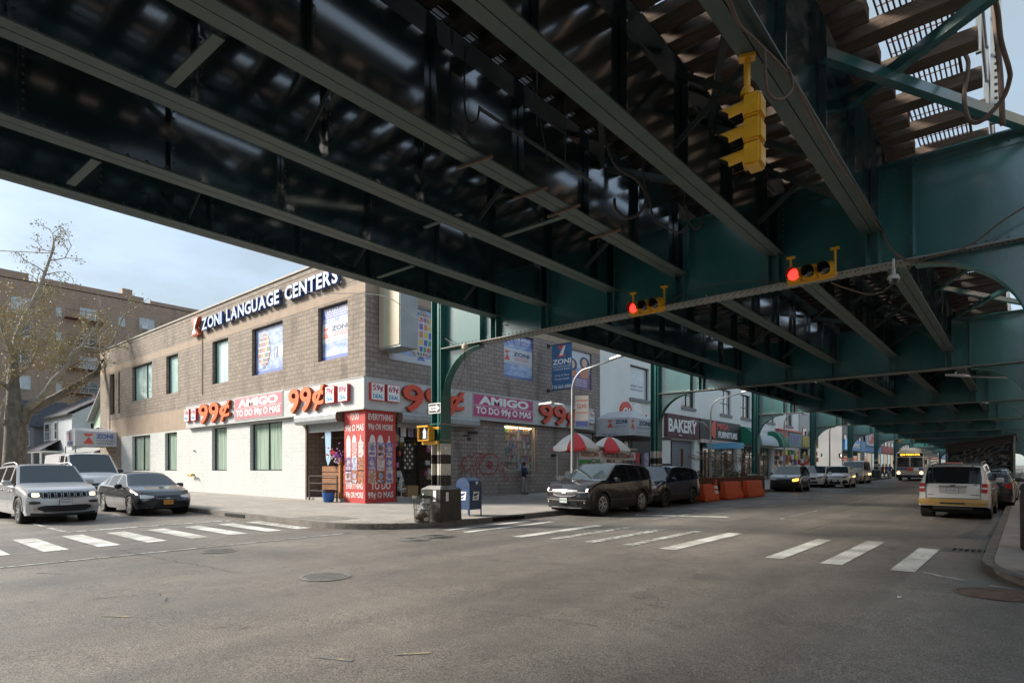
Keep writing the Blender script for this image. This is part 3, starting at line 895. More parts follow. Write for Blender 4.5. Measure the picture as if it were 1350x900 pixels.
# dry conduit pipe slung between stringers 4 and 5
mb = MB(); p = px(632, 143, Z=6.2); q = px(779, 239, Z=5.95)
mb.tube([p, q], .022, 6); mb.bar((p.x + .35, p.y + .7, 6.15), (p.x + .35, p.y + .7, 7.0), .012, .012, up=(0, 1, 0)); mb.bar(q + Vector((-.1, -.5, .03)), q + Vector((-.1, -.5, 1.0)), .012, .012, up=(0, 1, 0))
tag(mb.build('conduit_pipe', FLGD), 'thin straight conduit slung under the deck beside the pale girder', 'pipe')
# hanging loops of cable
def cable(pts, r, mat, label, name='hanging_cable', n=6, cat='cable', sub=6):
    P = [Vector(p) for p in pts]; out_ = []
    for i in range(len(P) - 1):
        p0 = P[max(i - 1, 0)]; p1 = P[i]; p2 = P[i + 1]; p3 = P[min(i + 2, len(P) - 1)]
        for k in range(sub):
            t = k / sub
            out_.append(.5 * ((2 * p1) + (-p0 + p2) * t + (2 * p0 - 5 * p1 + 4 * p2 - p3) * t * t + (-p0 + 3 * p1 - 3 * p2 + p3) * t ** 3))
    out_.append(P[-1])
    mb = MB(); mb.tube(out_, r, n)
    return tag(mb.build(name, mat, smooth=True), label, cat)
def cpx(l, D0, D1=None):
    D1 = D1 or D0; n = len(l)
    return [px(a, b_, D=D0 + (D1 - D0) * i / (n - 1)) for i, (a, b_) in enumerate(l)]
cable(cpx([(797, 168), (800, 190), (812, 218), (838, 236), (849, 250), (851, 266), (842, 282), (826, 287), (812, 276), (810, 262)], 8.2), .022, CABLE, 'thick cable hanging in a hook below the deck left of the yellow signal')
cable(cpx([(848, 208), (849, 240), (856, 262), (862, 288), (878, 300), (896, 306), (908, 290), (903, 268)], 8.8), .014, CABLE, 'thin dark cable drooping in a wide loop by the dark girders')
cable(cpx([(614, 62), (612, 118), (614, 150), (620, 162), (629, 158), (632, 140)], 7.4), .012, CABLE, 'thin cable loop left of the straight conduit pipe')
cable(cpx([(703, 115), (712, 160), (719, 195), (722, 212)], 7.6), .01, CABLE, 'thin cable hanging straight above the pale girder')
cable(cpx([(903, 250), (905, 285), (918, 302), (926, 290), (925, 262)], 9.5), .014, CABLE, 'short cable loop under the farther dark girder')
mb = MB(); L = [(1312, 0), (1316, 20), (1320, 55), (1330, 90), (1331, 105), (1322, 130), (1300, 155), (1286, 162), (1276, 155), (1271, 128), (1275, 100), (1276, 80), (1266, 68), (1240, 74)]
cable(cpx(L, 6.6, 8.2), .026, CABLEB, 'heavy brown cable looping down beside the walkway end', n=8)
cable(cpx([(1308, -20), (1313, 40), (1319, 100), (1322, 165)], 7.4), .03, CABLEB, 'twin brown riser pipe beside the walkway end')
# bundle clipped along the right hand girder
E1 = [(960, 0), (975, 28), (993, 50), (1010, 62), (1035, 84)]
base = [px(a, b_, Z=ZB - .03) for a, b_ in ((958, -4), (972, 25), (991, 48))] + [px(a, b_, X=-1.81) for a, b_ in ((1040, 95), (1072, 160), (1105, 215), (1130, 250), (1150, 285), (1162, 304))]
for k in range(3):
    pts = []
    for i, p in enumerate(base):
        pts.append(p + Vector((.012 * k, 0, -.02 * k - (.03 if i % 2 else 0))))
    pts += [px(1172, 325, Y=11.4), px(1190, 340 + k, Y=11.4), px(1205, 346 - k, Y=11.4)]
    tail = [(1233, 338), (1262, 330), (1290, 316), (1318, 294), (1352, 272)] if k == 0 else ([(1225, 346), (1260, 345)] if k == 1 else [(1180, 372), (1150, 388), (1110, 378), (1095, 372)])
    pts += [px(a, b_, Y=11.35 if k < 2 else 11.2) for a, b_ in tail]
    cable(pts, .013, CABLEB, ['brown cable rising to the right hand column top', 'brown cable ending under the bent beside the camera', 'brown cable running down to the right hand red signal'][k])
cable([px(1008, 63, Z=ZB - .05), px(1012, 120, D=5.6), px(1030, 131, D=5.7), px(1045, 115, D=5.8), px(1040, 90, X=-1.8)], .014, CABLEB, 'slack cable loop feeding the hanging yellow signal')
cable([px(a, b_, Y=11.2) for a, b_ in ((860, 412), (905, 385), (960, 372), (1040, 372))], .008, CABLE, 'thin wire strung along the bent between the two red signals')
cable([px(-10, 330, D=40), px(75, 334, D=38)], .03, CABLE, 'overhead wire crossing the sky at the far left')
cable([px(350, 377, D=24.5), px(420, 386, D=22), px(500, 389, D=19), px(545, 415, D=18), px(603, 458, Y=11.5)], .012, CABLE, 'black wire from the building roof to the first column')
cable([px(612, 463, Y=11.5), px(613, 480, D=17), px(607, 500, D=18), px(600, 515, D=20), px(592, 522, D=22)], .01, CABLE, 'black wire dropping from the first bracket to the shop sign')
mb = MB(); P = px(613, 457, Y=11.4); mb.lathe([(0, .09), (.05, .08), (.09, .03), (.09, -.05), (.04, -.1), (0, -.1)], 12, Matrix.Translation(P))
tag(mb.build('junction_knob', M('cream porcelain', (.5, .46, .36), .5, var=.3)), 'small cream knob bolted to the first curved bracket', 'insulator')
# ---------------------------------------------------------------- corner building
BRK = brick_mat('brown split block', (.30, .245, .195), (.235, .19, .15), (.14, .113, .09), .42, .2, .012, stain=.5)
BRKP = brick_mat('shade side block', (.31, .262, .235), (.25, .208, .188), (.12, .10, .09), .42, .2, .012, stain=.55)  # shaded side of the same block; lift for missing fill put into the colour
WHB = brick_mat('white painted block', (.55, .56, .54), (.52, .53, .515), (.45, .46, .44), .42, .2, .007, bump=.2, stain=.1)
TAN = M('tan stucco band', (.38, .29, .215), .85, col2=(.31, .235, .175), scale=1.5, detail=9)
CAP = M('parapet cap', (.42, .38, .32), .7, var=.2, scale=3)
DKFR = M('dark bronze frame', (.035, .03, .027), .4, .5)
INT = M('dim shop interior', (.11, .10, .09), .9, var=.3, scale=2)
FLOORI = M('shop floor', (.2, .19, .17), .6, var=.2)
def curtain_mat(name, c1, c2):
    m = bpy.data.materials.new(name); m.use_nodes = True; t = m.node_tree; b = t.nodes['Principled BSDF']
    co = nn('ShaderNodeTexCoord', t); mpn = nn('ShaderNodeMapping', t); mpn.inputs['Scale'].default_value = (3.2, 3.2, .12)
    n = nn('ShaderNodeTexNoise', t); n.inputs['Scale'].default_value = 3.5; n.inputs['Detail'].default_value = 5
    t.links.new(co.outputs['Object'], mpn.inputs[0]); t.links.new(mpn.outputs[0], n.inputs['Vector'])
    r_ = nn('ShaderNodeValToRGB', t); e = r_.color_ramp.elements; e[0].position = .35; e[1].position = .65
    e[0].color = (*c1, 1); e[1].color = (*c2, 1)
    t.links.new(n.outputs['Fac'], r_.inputs[0]); t.links.new(r_.outputs[0], b.inputs['Base Color'])
    b.inputs['Roughness'].default_value = .8; b.inputs['Coat Weight'].default_value = 1; b.inputs['Coat Roughness'].default_value = .03
    MATS[name] = m; return m
CURT = curtain_mat('teal curtain behind glass', (.22, .40, .38), (.45, .62, .58))
CURG = curtain_mat('green curtain behind glass', (.16, .25, .19), (.36, .46, .37))
GLD = M('dark window glass', (.02, .024, .026), .04, coat=1)
GLW = M('pale blind behind glass', (.5, .53, .54), .5, coat=1, var=.15, scale=3)
STN = M('rain streak', (.05, .042, .035), .9)

def wall(mb, mapf, us, zs, holes, depth, mfun, nrm=1):
    for i in range(len(us) - 1):
        for j in range(len(zs) - 1):
            a, b_, c, d = us[i], us[i + 1], zs[j], zs[j + 1]
            um, zm = (a + b_) / 2, (c + d) / 2
            if any(h[0] < um < h[1] and h[2] < zm < h[3] for h in holes): continue
            q = [mapf(a, c, 0), mapf(b_, c, 0), mapf(b_, d, 0), mapf(a, d, 0)]
            mb.add(q if nrm > 0 else q[::-1], [(0, 1, 2, 3)], mfun(um, zm))
    for (a, b_, c, d) in [h[:4] for h in holes]:
        m_ = mfun((a + b_) / 2, d + .05)
        for (p, q) in (((a, c), (a, d)), ((a, d), (b_, d)), ((b_, d), (b_, c)), ((b_, c), (a, c))):
            mb.add([mapf(*p, 0), mapf(*q, 0), mapf(*q, depth), mapf(*p, depth)], [(0, 1, 2, 3)], m_)
def cuts(lo, hi, holes, k, extra=()):
    s_ = {lo, hi} | set(extra)
    for h in holes: s_ |= {h[k], h[k + 1]}
    return sorted(x for x in s_ if lo <= x <= hi)
CX, CY = -20.37, 14.71
CB = thing('corner_building', 'two storey brown block building on the corner with white painted base', 'building')
mS = lambda u, z, d: (u, CY + d, z)
mA = lambda u, z, d: (CX - d, u, z)
upS = [(-47.3, -43.6), (-41.2, -39.35), (-34.55, -32.6), (-29.95, -26.9), (-23.85, -21.6)]
holesS = [(a, b_, 6.55, 8.92) for a, b_ in upS] + [(-51.9, -51.0, 5.9, 8.9), (-50.2, -49.8, 5.9, 8.9)] + [(a, b_, 1.75, 4.12) for a, b_ in ((-47.3, -43.9), (-41.4, -39.5), (-34.6, -32.75), (-30.15, -26.95))] + [(-24.85, -21.75, .3, 4.0)]
def mfS(u, z):
    if z > 9.02 and z < 9.42: return 2
    if z > 10.75: return 3
    if u < -37.45 and 4.2 < z < 5.45 and u > -52.6: return 2
    if z < 4.2 and -49.5 < u < -24.85: return 1
    return 0
wb = MB()
wall(wb, mS, cuts(-54.3, CX, holesS, 0, (-49.5, -52.6, -37.45, -24.85)), cuts(.0, 10.85, holesS, 2, (4.2, 5.45, 9.02, 9.42, 10.75)), holesS, .28, mfS)
holesA = [(15.9, 18.9, 6.45, 8.92), (23.25, 25.68, 6.6, 8.92), (29.0, 31.45, 6.7, 8.92), (23.3, 26.0, 1.75, 4.15), (16.2, 19.3, .3, 4.0), (29.9, 31.9, 1.9, 4.1)]
def mfA(u, z):
    if z > 9.02 and z < 9.42: return 2
    if z > 10.75: return 3
    return 4
wall(wb, mA, cuts(CY, 32.4, holesA, 0), cuts(.0, 10.85, holesA, 2, (9.02, 9.42, 10.75)), holesA, .28, mfA)
wb.build('wall', [BRK, WHB, TAN, CAP, BRKP], CB)
rb = MB(); rb.box(-54.3, CX, CY, 32.4, 10.6, 10.62); rb.box(-54.38, CX + .08, CY - .08, CY + .3, 10.852, 10.93, 1); rb.box(CX - .3, CX + .08, CY + .3, 32.5, 10.852, 10.93, 1)
rb.box(-54.32, -54.28, CY, 32.4, 0, 10.84, 2); rb.box(-54.3, CX, 32.38, 32.4, 0, 10.84, 2)
rb.build('roof', [INT, CAP, BRK], CB)
# windows
def window(par, mapf, h, mat, mull=(), trans=(), dpt=.24, fm=None, fr=.05, paneY=None):
    a, b_, c, d = h[:4]
    mb = MB(); fw = fr
    def bx(u0, u1, z0, z1, d0, d1):
        p = [mapf(u0, z0, d0), mapf(u1, z1, d1)]
        mb.box(*sorted((p[0][0], p[1][0])), *sorted((p[0][1], p[1][1])), *sorted((p[0][2], p[1][2])))
    bx(a + .004, a + fw, c + .004, d - .004, dpt - .07, dpt); bx(b_ - fw, b_ - .004, c + .004, d - .004, dpt - .07, dpt)
    bx(a + fw, b_ - fw, c + .004, c + fw, dpt - .07, dpt); bx(a + fw, b_ - fw, d - fw, d - .004, dpt - .07, dpt)
    for u in mull: bx(u - .025, u + .025, c + fw, d - fw, dpt - .06, dpt)
    for z in trans: bx(a + fw, b_ - fw, z - .025, z + .025, dpt - .065, dpt - .002)
    o = mb.build('window', fm or DKFR, par)
    pb = MB(); pb.add([mapf(a, c, dpt - .01), mapf(b_, c, dpt - .01), mapf(b_, d, dpt - .01), mapf(a, d, dpt - .01)], [(0, 1, 2, 3)])
    pb.build('pane', mat, o)
    return o
for i, h in enumerate(holesS[:5]):
    if i < 3: window(CB, mS, h, CURT, mull=((h[0] * .38 + h[1] * .62),) if i == 0 else ())
window(CB, mS, holesS[5], GLD); window(CB, mS, holesS[6], GLD)
for h in holesS[7:11]: window(CB, mS, h, CURG, mull=((h[0] + h[1]) / 2,) if h[1] - h[0] > 2.5 else ())
# printed window posters
PBLUE = M('poster sky blue', (.14, .22, .46), .45, col2=(.4, .5, .66), scale=1.2, detail=2, coat=.3, stretch=(1, 1, 2))
PWH = M('poster white', (.5, .53, .58), .5, coat=.2)
PDB = M('poster deep blue', (.09, .14, .42), .4, coat=.5)
PNAVY = M('navy print', (.035, .05, .14), .5)
PRED = M('logo red', (.62, .09, .06), .5)
PWT = M('white print', (.8, .8, .8), .5)
FLAGS = [M('flag ' + n, c, .5) for n, c in (('red', (.5, .07, .06)), ('green', (.08, .3, .12)), ('blue', (.07, .12, .4)), ('yellow', (.6, .45, .08)), ('orange', (.55, .22, .1)), ('purple', (.2, .12, .3)))]
def zlogo(mb, m, cx, cy, s_, red, wht=None):
    T = m
    mb.add([(cx - s_ * .45, cy + s_ * .5, .012), (cx - s_ * .3, cy + s_ * .25, .012), (cx + s_ * .1, cy + s_ * .25, .012), (cx + s_ * .45, cy + s_ * .5, .012)], [(0, 1, 2, 3)], red, T)
    mb.add([(cx - s_ * .5, cy - s_ * .5, .012), (cx + s_ * .45, cy - s_ * .5, .012), (cx + s_ * .0, cy + s_ * .2, .012)], [(0, 1, 2)], red, T)
    if wht is not None: mb.add([(cx + s_ * .1, cy + s_ * .3, .014), (cx + s_ * .42, cy + s_ * .5, .014), (cx + s_ * .12, cy - s_ * .38, .014), (cx - s_ * .28, cy - s_ * .38, .014)], [(0, 1, 2, 3)], wht, T)
def globe(mb, T, cx, cy, r, ry=None, mi0=3):
    ry = ry or r
    mb.add([(cx + r * math.cos(t), cy + ry * math.sin(t), .01) for t in [2 * PI * k / 28 for k in range(28)]], [tuple(range(28))], 1, T)
    k = 0
    for j in range(-4, 5):
        la0, la1 = j * .34 - .13, j * .34 + .13
        for i in range(-4, 5):
            lo0, lo1 = i * .34 - .13, i * .34 + .13
            q = [(cx + r * math.cos(la) * math.sin(lo), cy + ry * math.sin(la), .013) for la, lo in ((la0, lo0), (la0, lo1), (la1, lo1), (la1, lo0))]
            if abs(la0) < 1.45 and abs(i) * .34 < 1.45:
                mb.add(q, [(0, 1, 2, 3)], mi0 + (i * 5 + j * 7 + 100) % 6, T)
    mb.add([(cx - r * .3, cy - ry * 1.12, .01), (cx + r * .3, cy - ry * 1.12, .01), (cx + r * .12, cy - ry * .95, .01), (cx - r * .12, cy - ry * .95, .01)], [(0, 1, 2, 3)], 2, T)
PM = [PBLUE, PWH, PDB] + FLAGS + [PRED, PNAVY, PWT]
def poster(T, w_, h_, kind, par, parent=True):
    mb = MB()
    mb.add([(-w_ / 2, -h_ / 2, 0), (w_ / 2, -h_ / 2, 0), (w_ / 2, h_ / 2, 0), (-w_ / 2, h_ / 2, 0)], [(0, 1, 2, 3)], 0, T)
    def rect(x0, x1, y0, y1, mi, z=.006): mb.add([(x0, y0, z), (x1, y0, z), (x1, y1, z), (x0, y1, z)], [(0, 1, 2, 3)], mi, T)
    if kind == 'globe':
        rect(-w_ / 2, w_ / 2, -h_ / 2, -h_ / 2 + .18, 2); globe(mb, T, -w_ * .22, .05, w_ * .21, h_ * .36)
        rect(w_ * .12, w_ * .24, -h_ * .2, h_ * .02, 2, .008); mb.text('f', T @ Matrix.Translation((w_ * .18, -h_ * .1, .01)), h=h_ * .18, ex=.002, mi=11, bold=.03)
        rect(w_ * .27, w_ * .4, -h_ * .18, h_ * .02, 11, .008)
    elif kind == 'globe2':
        globe(mb, T, w_ * .12, .1, w_ * .3, h_ * .42); rect(-w_ / 2, w_ / 2, -h_ / 2, -h_ / 2 + .3, 1)
    elif kind == 'zoni':
        rect(-w_ / 2, w_ / 2, h_ * .28, h_ * .5, 2, .004); rect(-w_ / 2, w_ / 2, -h_ * .16, h_ * .2, 1, .004)
        rect(-w_ / 2, w_ / 2, -h_ / 2, -h_ / 2 + h_ * .08, 2)
        mb.text('718.565.0900', T @ Matrix.Translation((0, h_ * .43, .008)), w=w_ * .84, h=h_ * .07, ex=.002, mi=11, bold=.02)
        for q in range(3): mb.text('READ AND WRITE', T @ Matrix.Translation((0, h_ * (.36 - q * .05), .008)), w=w_ * (.8 - q * .1), h=h_ * .03, ex=.002, mi=11)
        zlogo(mb, T, -w_ * .36, h_ * .02, w_ * .2, 9)
        mb.text('ZONI', T @ Matrix.Translation((w_ * .12, h_ * .08, .01)), w=w_ * .56, h=h_ * .09, ex=.002, mi=10, bold=.03)
        mb.text('LANGUAGE', T @ Matrix.Translation((w_ * .12, h_ * .0, .01)), w=w_ * .5, h=h_ * .03, ex=.002, mi=9)
        mb.text('CENTERS', T @ Matrix.Translation((w_ * .12, -h_ * .05, .01)), w=w_ * .5, h=h_ * .03, ex=.002, mi=9)
        mb.text('Uniting the World Through Language', T @ Matrix.Translation((0, -h_ * .13, .01)), w=w_ * .7, h=h_ * .02, ex=.002, mi=10)
    elif kind == 'people':
        rect(-w_ / 2, w_ / 2, -h_ / 2, -h_ * .1, 8, .004)
        rect(-w_ / 2, w_ / 2, h_ * .05, h_ / 2, 1, .004)
        for (cx, cy, sk) in ((-.3, .12, 0), (.25, .22, 0)):
            mb.add([(cx * w_ + w_ * .22 * math.cos(t), cy * h_ + h_ * .17 * math.sin(t), .007) for t in [2 * PI * k / 16 for k in range(16)]], [tuple(range(16))], 10, T)
            mb.add([(cx * w_ + w_ * .12 * math.cos(t), cy * h_ + h_ * .12 * math.sin(t), .009) for t in [2 * PI * k / 16 for k in range(16)]], [tuple(range(16))], 12, T)
            rect(cx * w_ - w_ * .17, cx * w_ + w_ * .17, -h_ * .2, cy * h_ - h_ * .12, 7, .006)
        for q in range(4): mb.text('LEARN ENGLISH TODAY', T @ Matrix.Translation((0, -h_ * (.26 + .055 * q), .01)), w=w_ * .76, h=h_ * .034, ex=.002, mi=11, bold=.02)
    return mb.build('window_poster', PM + [M('poster skin', (.6, .38, .28), .5)], par)
poster(face_side(-28.42, 7.75, CY + .2), 2.95, 2.35, 'globe', CB)
poster(face_side(-22.72, 7.75, CY + .2), 2.2, 2.35, 'zoni', CB)
poster(face_av(17.4, 7.7, CX - .1), 2.9, 2.5, 'globe2', CB)
poster(face_av(24.47, 7.7, CX - .1), 2.4, 2.3, 'zoni', CB)
poster(face_av(30.2, 7.8, CX - .1), 2.4, 2.2, 'people', CB)
for h in (holesA[0], holesA[1], holesA[2], holesS[3], holesS[4]):
    window(CB, mA if h in holesA else mS, h, GLD)
# tall rain stain strips and small fittings on the side wall
for (u, z0, z1, w_) in ((-35.9, 6.1, 9.9, .12), (-52.2, 4.5, 8.9, .25)):
    mb = MB(); mb.box(u, u + w_, CY - .03, CY - .004, z0, z1); mb.build('rain_pipe', M('brown down pipe', (.13, .09, .065), .7, var=.3, scale=4), CB)
# shop recess behind the corner openings
sh = MB()
sh.add([(-24.85, CY + .28, .55), (CX - .28, CY + .28, .55), (CX - .28, 19.3, .55), (-24.85, 19.3, .55)], [(0, 1, 2, 3)], 1)
for q in (((-24.86, CY + .28), (-24.86, 20.5)), ((-24.86, 20.5), (CX - .3, 20.5)), ):
    (a, b_) = q; sh.add([(a[0], a[1], .3), (b_[0], b_[1], .3), (b_[0], b_[1], 4.4), (a[0], a[1], 4.4)], [(0, 1, 2, 3)], 2)
sh.add([(-26, CY + .28, 4.3), (CX - .28, CY + .28, 4.3), (CX - .28, 20.5, 4.3), (-26, 20.5, 4.3)], [(0, 1, 2, 3)], 0)
sh.add([(CX - .28, 19.3, .3), (CX - .28, 20.5, .3), (CX - .28, 20.5, 4.4), (CX - .28, 19.3, 4.4)], [(0, 1, 2, 3)], 2)
sh.box(-24.8, -21.8, CY - .02, CY + .9, .3, .56, 3); sh.box(CX - .9, CX + .12, 16.25, 19.25, .3, .62, 3); sh.box(CX - .9, CX + .45, 16.25, 19.25, .3, .47, 3)
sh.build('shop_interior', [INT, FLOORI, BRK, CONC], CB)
# storefront framing inside the avenue doorway
fb = MB(); 
for u in (16.35, 17.05, 17.1, 18.15, 18.2, 19.2): fb.box(CX - .85, CX - .8, u - .03, u + .03, .62, 3.9)
for z in (3.1, 3.85): fb.box(CX - .85, CX - .8, 16.3, 19.25, z - .03, z + .03)
fb.build('door_frame', DKFR, CB)
gb = MB(); gb.box(CX - .83, CX - .82, 17.1, 18.2, .65, 3.08); gb.build('glass_door', M('shop door glass', (.03, .035, .035), .03, coat=1, alpha=.35), CB)
db_ = MB()
for k in range(7):
    for j in range(4): db_.cbox((CX - .815, 17.45 + j * .14 - .02, 2.9 - k * .17), (.008, .1, .12), (k * 3 + j) % 2)
db_.build('door_notice', [M('notice paper', (.55, .5, .4), .7), M('notice print', (.1, .09, .09), .7)], CB)
# side doorway framing
fb = MB(); fb.box(-23.0, -22.9, CY + .9, CY + .95, .56, 3.9); fb.box(-24.8, -21.8, CY + .9, CY + .95, 3.2, 3.28); fb.box(-24.85, -24.75, CY - .03, CY + .05, .4, 3.75)
fb.build('door_frame', IRONR, CB)
gb = MB(); gb.box(-22.9, -21.8, CY + .92, CY + .93, 1.6, 3.2); gb.build('shop_glass', M('shop glass', (.03, .04, .045), .03, coat=1, alpha=.5), CB)
# ground floor display window with goods inside
SHELF = [M('goods ' + n, tuple(v * .55 + .03 for v in c), .6) for n, c in (('white', (.7, .7, .68)), ('red', (.55, .06, .05)), ('yellow', (.7, .5, .1)), ('green', (.1, .4, .16)), ('pink', (.7, .2, .35)), ('blue', (.1, .2, .5)), ('tan', (.5, .35, .2)))]
sp_ = MB()
for k in range(6):
    z = 1.85 + k * .38
    sp_.box(CX - .75, CX - .4, 23.35, 25.95, z - .02, z, 0)
    y = 23.4
    while y < 25.9:
        w_ = random.uniform(.06, .16); sp_.box(CX - random.uniform(.6, .7), CX - random.uniform(.35, .45), y, y + w_, z, z + random.uniform(.14, .33), random.randrange(7)); y += w_ + .01
o = sp_.build('shop_goods', SHELF); tag(o, 'colourful packaged goods on shelves inside the lit display window', 'shop goods', kind='stuff')
bk = MB(); bk.box(CX - 1.4, CX - 1.35, 23.2, 26.1, 1.4, 4.4); bk.box(CX - 1.35, CX - .29, 23.2, 23.25, 1.4, 4.4); bk.box(CX - 1.35, CX - .29, 26.05, 26.1, 1.4, 4.4); bk.box(CX - 1.35, CX - .29, 23.25, 26.05, 4.3, 4.35); bk.box(CX - 1.35, CX - .29, 23.25, 26.05, 1.4, 1.45)
bk.build('display_box', M('cream display lining', (.6, .5, .33), .8), CB)
lm = MB(); lm.box(CX - .42, CX - .34, 23.5, 25.9, 4.02, 4.06); lm.build('display_lamp', M('warm display lamp', (1, .8, .5), .5, emit=6, ecol=(1, .74, .42)), CB)
h = holesA[3]; window(CB, mA, h, M('clear display glass', (.9, .9, .9), .02, alpha=.12, coat=1), mull=(24.6,), dpt=.2, fm=M('pale frame', (.4, .38, .33), .5))
window(CB, mA, holesA[5], GLW)

# projecting box sign above the corner
bs = thing('projecting_sign', 'tall blank grey box sign projecting from the upper wall near the corner', 'sign')
Y0 = 15.38; P = px(499, 463, Y=Y0); P2 = px(551, 466, X=P.x)
b = MB(); x1 = CX + 1.4; P = px(548, 466, X=x1)
b.box(CX + .005, x1, Y0, Y0 + .9, 6.72, 9.6); b.build('case', M('grey sheet metal', (.30, .32, .33), .5, .3, var=.15, scale=1.5), bs)
b = MB(); b.box(CX + .05, x1 - .05, Y0 - .03, Y0 - .003, 6.8, 9.5, 0); b.box(CX + .42, CX + .5, Y0 - .045, Y0 - .031, 6.85, 9.3, 1)
b.build('face_panel', [M('tan acrylic face', (.44, .38, .26), .4, var=.12, scale=1), M('pale green letters', (.3, .5, .42), .5, col2=(.5, .4, .3), scale=12)], bs)

# letter sign on the side wall
ls = thing('letter_sign', 'raised pale blue letters reading ZONI LANGUAGE CENTERS high on the side wall', 'sign')
LW = M('letter face pale blue', (.33, .42, .58), .5); LB = M('letter return blue', (.05, .09, .26), .4); LR = M('letter red', (.62, .12, .06), .45); LRW = M('letter red face white', (.8, .78, .75), .45)
x = -35.45; tx = 'ZONI LANGUAGE CENTERS'; x_end = -21.95
tot = 0; cw = []
for ch in tx:
    if ch == ' ': cw.append(.5); continue
    _, _, a, b_, _, _ = text_geo(ch, .03); cw.append((b_ - a) * 1.05 + .1)
sc = (x_end - x) / sum(cw)
for ch, c in zip(tx, cw):
    if ch != ' ':
        mb = MB(); mb.text(ch, face_side(x + c * sc / 2, 9.98, CY - .06), w=(c - .08) * sc, h=.66, ex=.17, mi=0, mside=1, bold=.03); mb.build('letter', [LW, LB], ls)
    x += c * sc
mb = MB(); T = face_side(-36.25, 10.0, CY - .06)
mb.prism([(-.5, .5), (.5, .5), (-.0, 0), (.5, -.5), (-.5, -.5), (-.1, 0)], 0, .2, T, 0, 0); mb.prism([(.02, .42), (.46, .44), (.05, -.1), (.3, -.44), (-.3, -.42), (0, 0)], .2, .24, T, 1, 0)
mb.build('logo', [LR, LRW], ls)

# storefront sign band, both sides
SGW = M('sign band white', (.52, .53, .52), .5, col2=(.44, .45, .44), scale=1.2, detail=8)
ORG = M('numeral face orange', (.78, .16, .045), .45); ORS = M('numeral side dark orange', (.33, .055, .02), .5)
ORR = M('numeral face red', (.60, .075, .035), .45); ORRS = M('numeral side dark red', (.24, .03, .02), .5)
MAG = M('magenta panel', (.46, .07, .19), .45); MAGP = M('faded pink panel', (.5, .17, .2), .6)
LETW = M('sign lettering white', (.78, .78, .76), .5); PTXT = M('price maroon', (.40, .05, .12), .5); DTXT = M('deal blue', (.05, .28, .50), .5)
SGS = M('sign box edge red', (.5, .04, .04), .5)
SB = thing('storefront_sign', 'white sign band with orange 99 cent numerals wrapping above the corner shop', 'sign')
mb = MB()
mb.box(-37.6, CX + .22, CY - .22, CY - .005, 4.23, 5.52); mb.box(CX + .005, CX + .22, CY - .005, 31.3, 4.23, 5.52)
mb.box(-37.6, CX + .24, CY - .24, CY - .222, 5.5, 5.54, 1); mb.box(-37.6, CX + .24, CY - .24, CY - .222, 4.21, 4.26, 1)
mb.box(CX + .222, CX + .24, CY - .24, 31.3, 5.5, 5.54, 1); mb.box(CX + .222, CX + .24, CY - .24, 31.3, 4.21, 4.26, 1)
mb.build('panel', [SGW, M('sign trim', (.4, .41, .4), .5)], SB)
FS = CY - .22; FA = CX + .22
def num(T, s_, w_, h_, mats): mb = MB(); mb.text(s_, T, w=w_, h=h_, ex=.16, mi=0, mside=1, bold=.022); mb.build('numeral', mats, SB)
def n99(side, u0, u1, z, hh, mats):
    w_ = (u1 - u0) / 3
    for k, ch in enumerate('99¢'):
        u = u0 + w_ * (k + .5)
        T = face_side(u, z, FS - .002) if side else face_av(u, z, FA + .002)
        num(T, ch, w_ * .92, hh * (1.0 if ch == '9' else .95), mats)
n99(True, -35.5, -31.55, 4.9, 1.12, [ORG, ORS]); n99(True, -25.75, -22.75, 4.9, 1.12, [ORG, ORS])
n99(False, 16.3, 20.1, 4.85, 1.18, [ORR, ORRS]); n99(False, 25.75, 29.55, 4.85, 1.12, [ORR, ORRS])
def amigo(side, u0, u1):
    w_ = u1 - u0; uc = (u0 + u1) / 2
    T = face_side(uc, 4.88, FS - .004) if side else face_av(uc, 4.88, FA + .004)
    mb = MB(); mb.box(-w_ / 2, w_ / 2, -.5, .56, 0, .03, 0, T); mb.box(-w_ / 2 - .06, w_ / 2 + .06, -.56, .62, -.001, .02, 2, T); mb.box(-w_ / 2, w_ / 2, .02, .04, .03, .034, 1, T)
    mb.text('AMIGO', T @ Matrix.Translation((0, .3, .032)), w=w_ * .84, h=.42, ex=.003, mi=1, bold=.05)
    mb.text('TO DO 99¢ O MAS', T @ Matrix.Translation((0, -.24, .032)), w=w_ * .93, h=.42, ex=.003, mi=1, bold=.04)
    mb.build('name_panel', [MAGP if side else MAG, LETW, M('sign trim', (.4, .4, .4), .5)], SB)
amigo(True, -31.3, -26.5); amigo(False, 20.75, 25.3)
def price(side, u, s_, mats=None):
    T = face_side(u, 4.95, FS - .003) if side else face_av(u, 4.95, FA + .003)
    mb = MB(); mb.box(-.33, .33, -.35, .35, 0, .16, 0, T); mb.box(-.31, .31, -.33, .33, .16, .164, 1, T)
    mb.text(s_, T @ Matrix.Translation((0, .13, .166)), w=.52, h=.3, ex=.003, mi=2, bold=.03)
    mb.text('DEAL', T @ Matrix.Translation((0, -.18, .166)), w=.5, h=.17, ex=.003, mi=3, bold=.03)
    mb.build('price_box', [SGS, LETW, PTXT, DTXT], SB)
for u, s_ in ((-37.1, '59¢'), (-36.15, '69¢'), (-22.35, '79¢'), (-21.4, '89¢')): price(True, u, s_)
for u, s_ in ((15.05, '59¢'), (15.85, '69¢'), (30.85, '79¢')): price(False, u, s_)

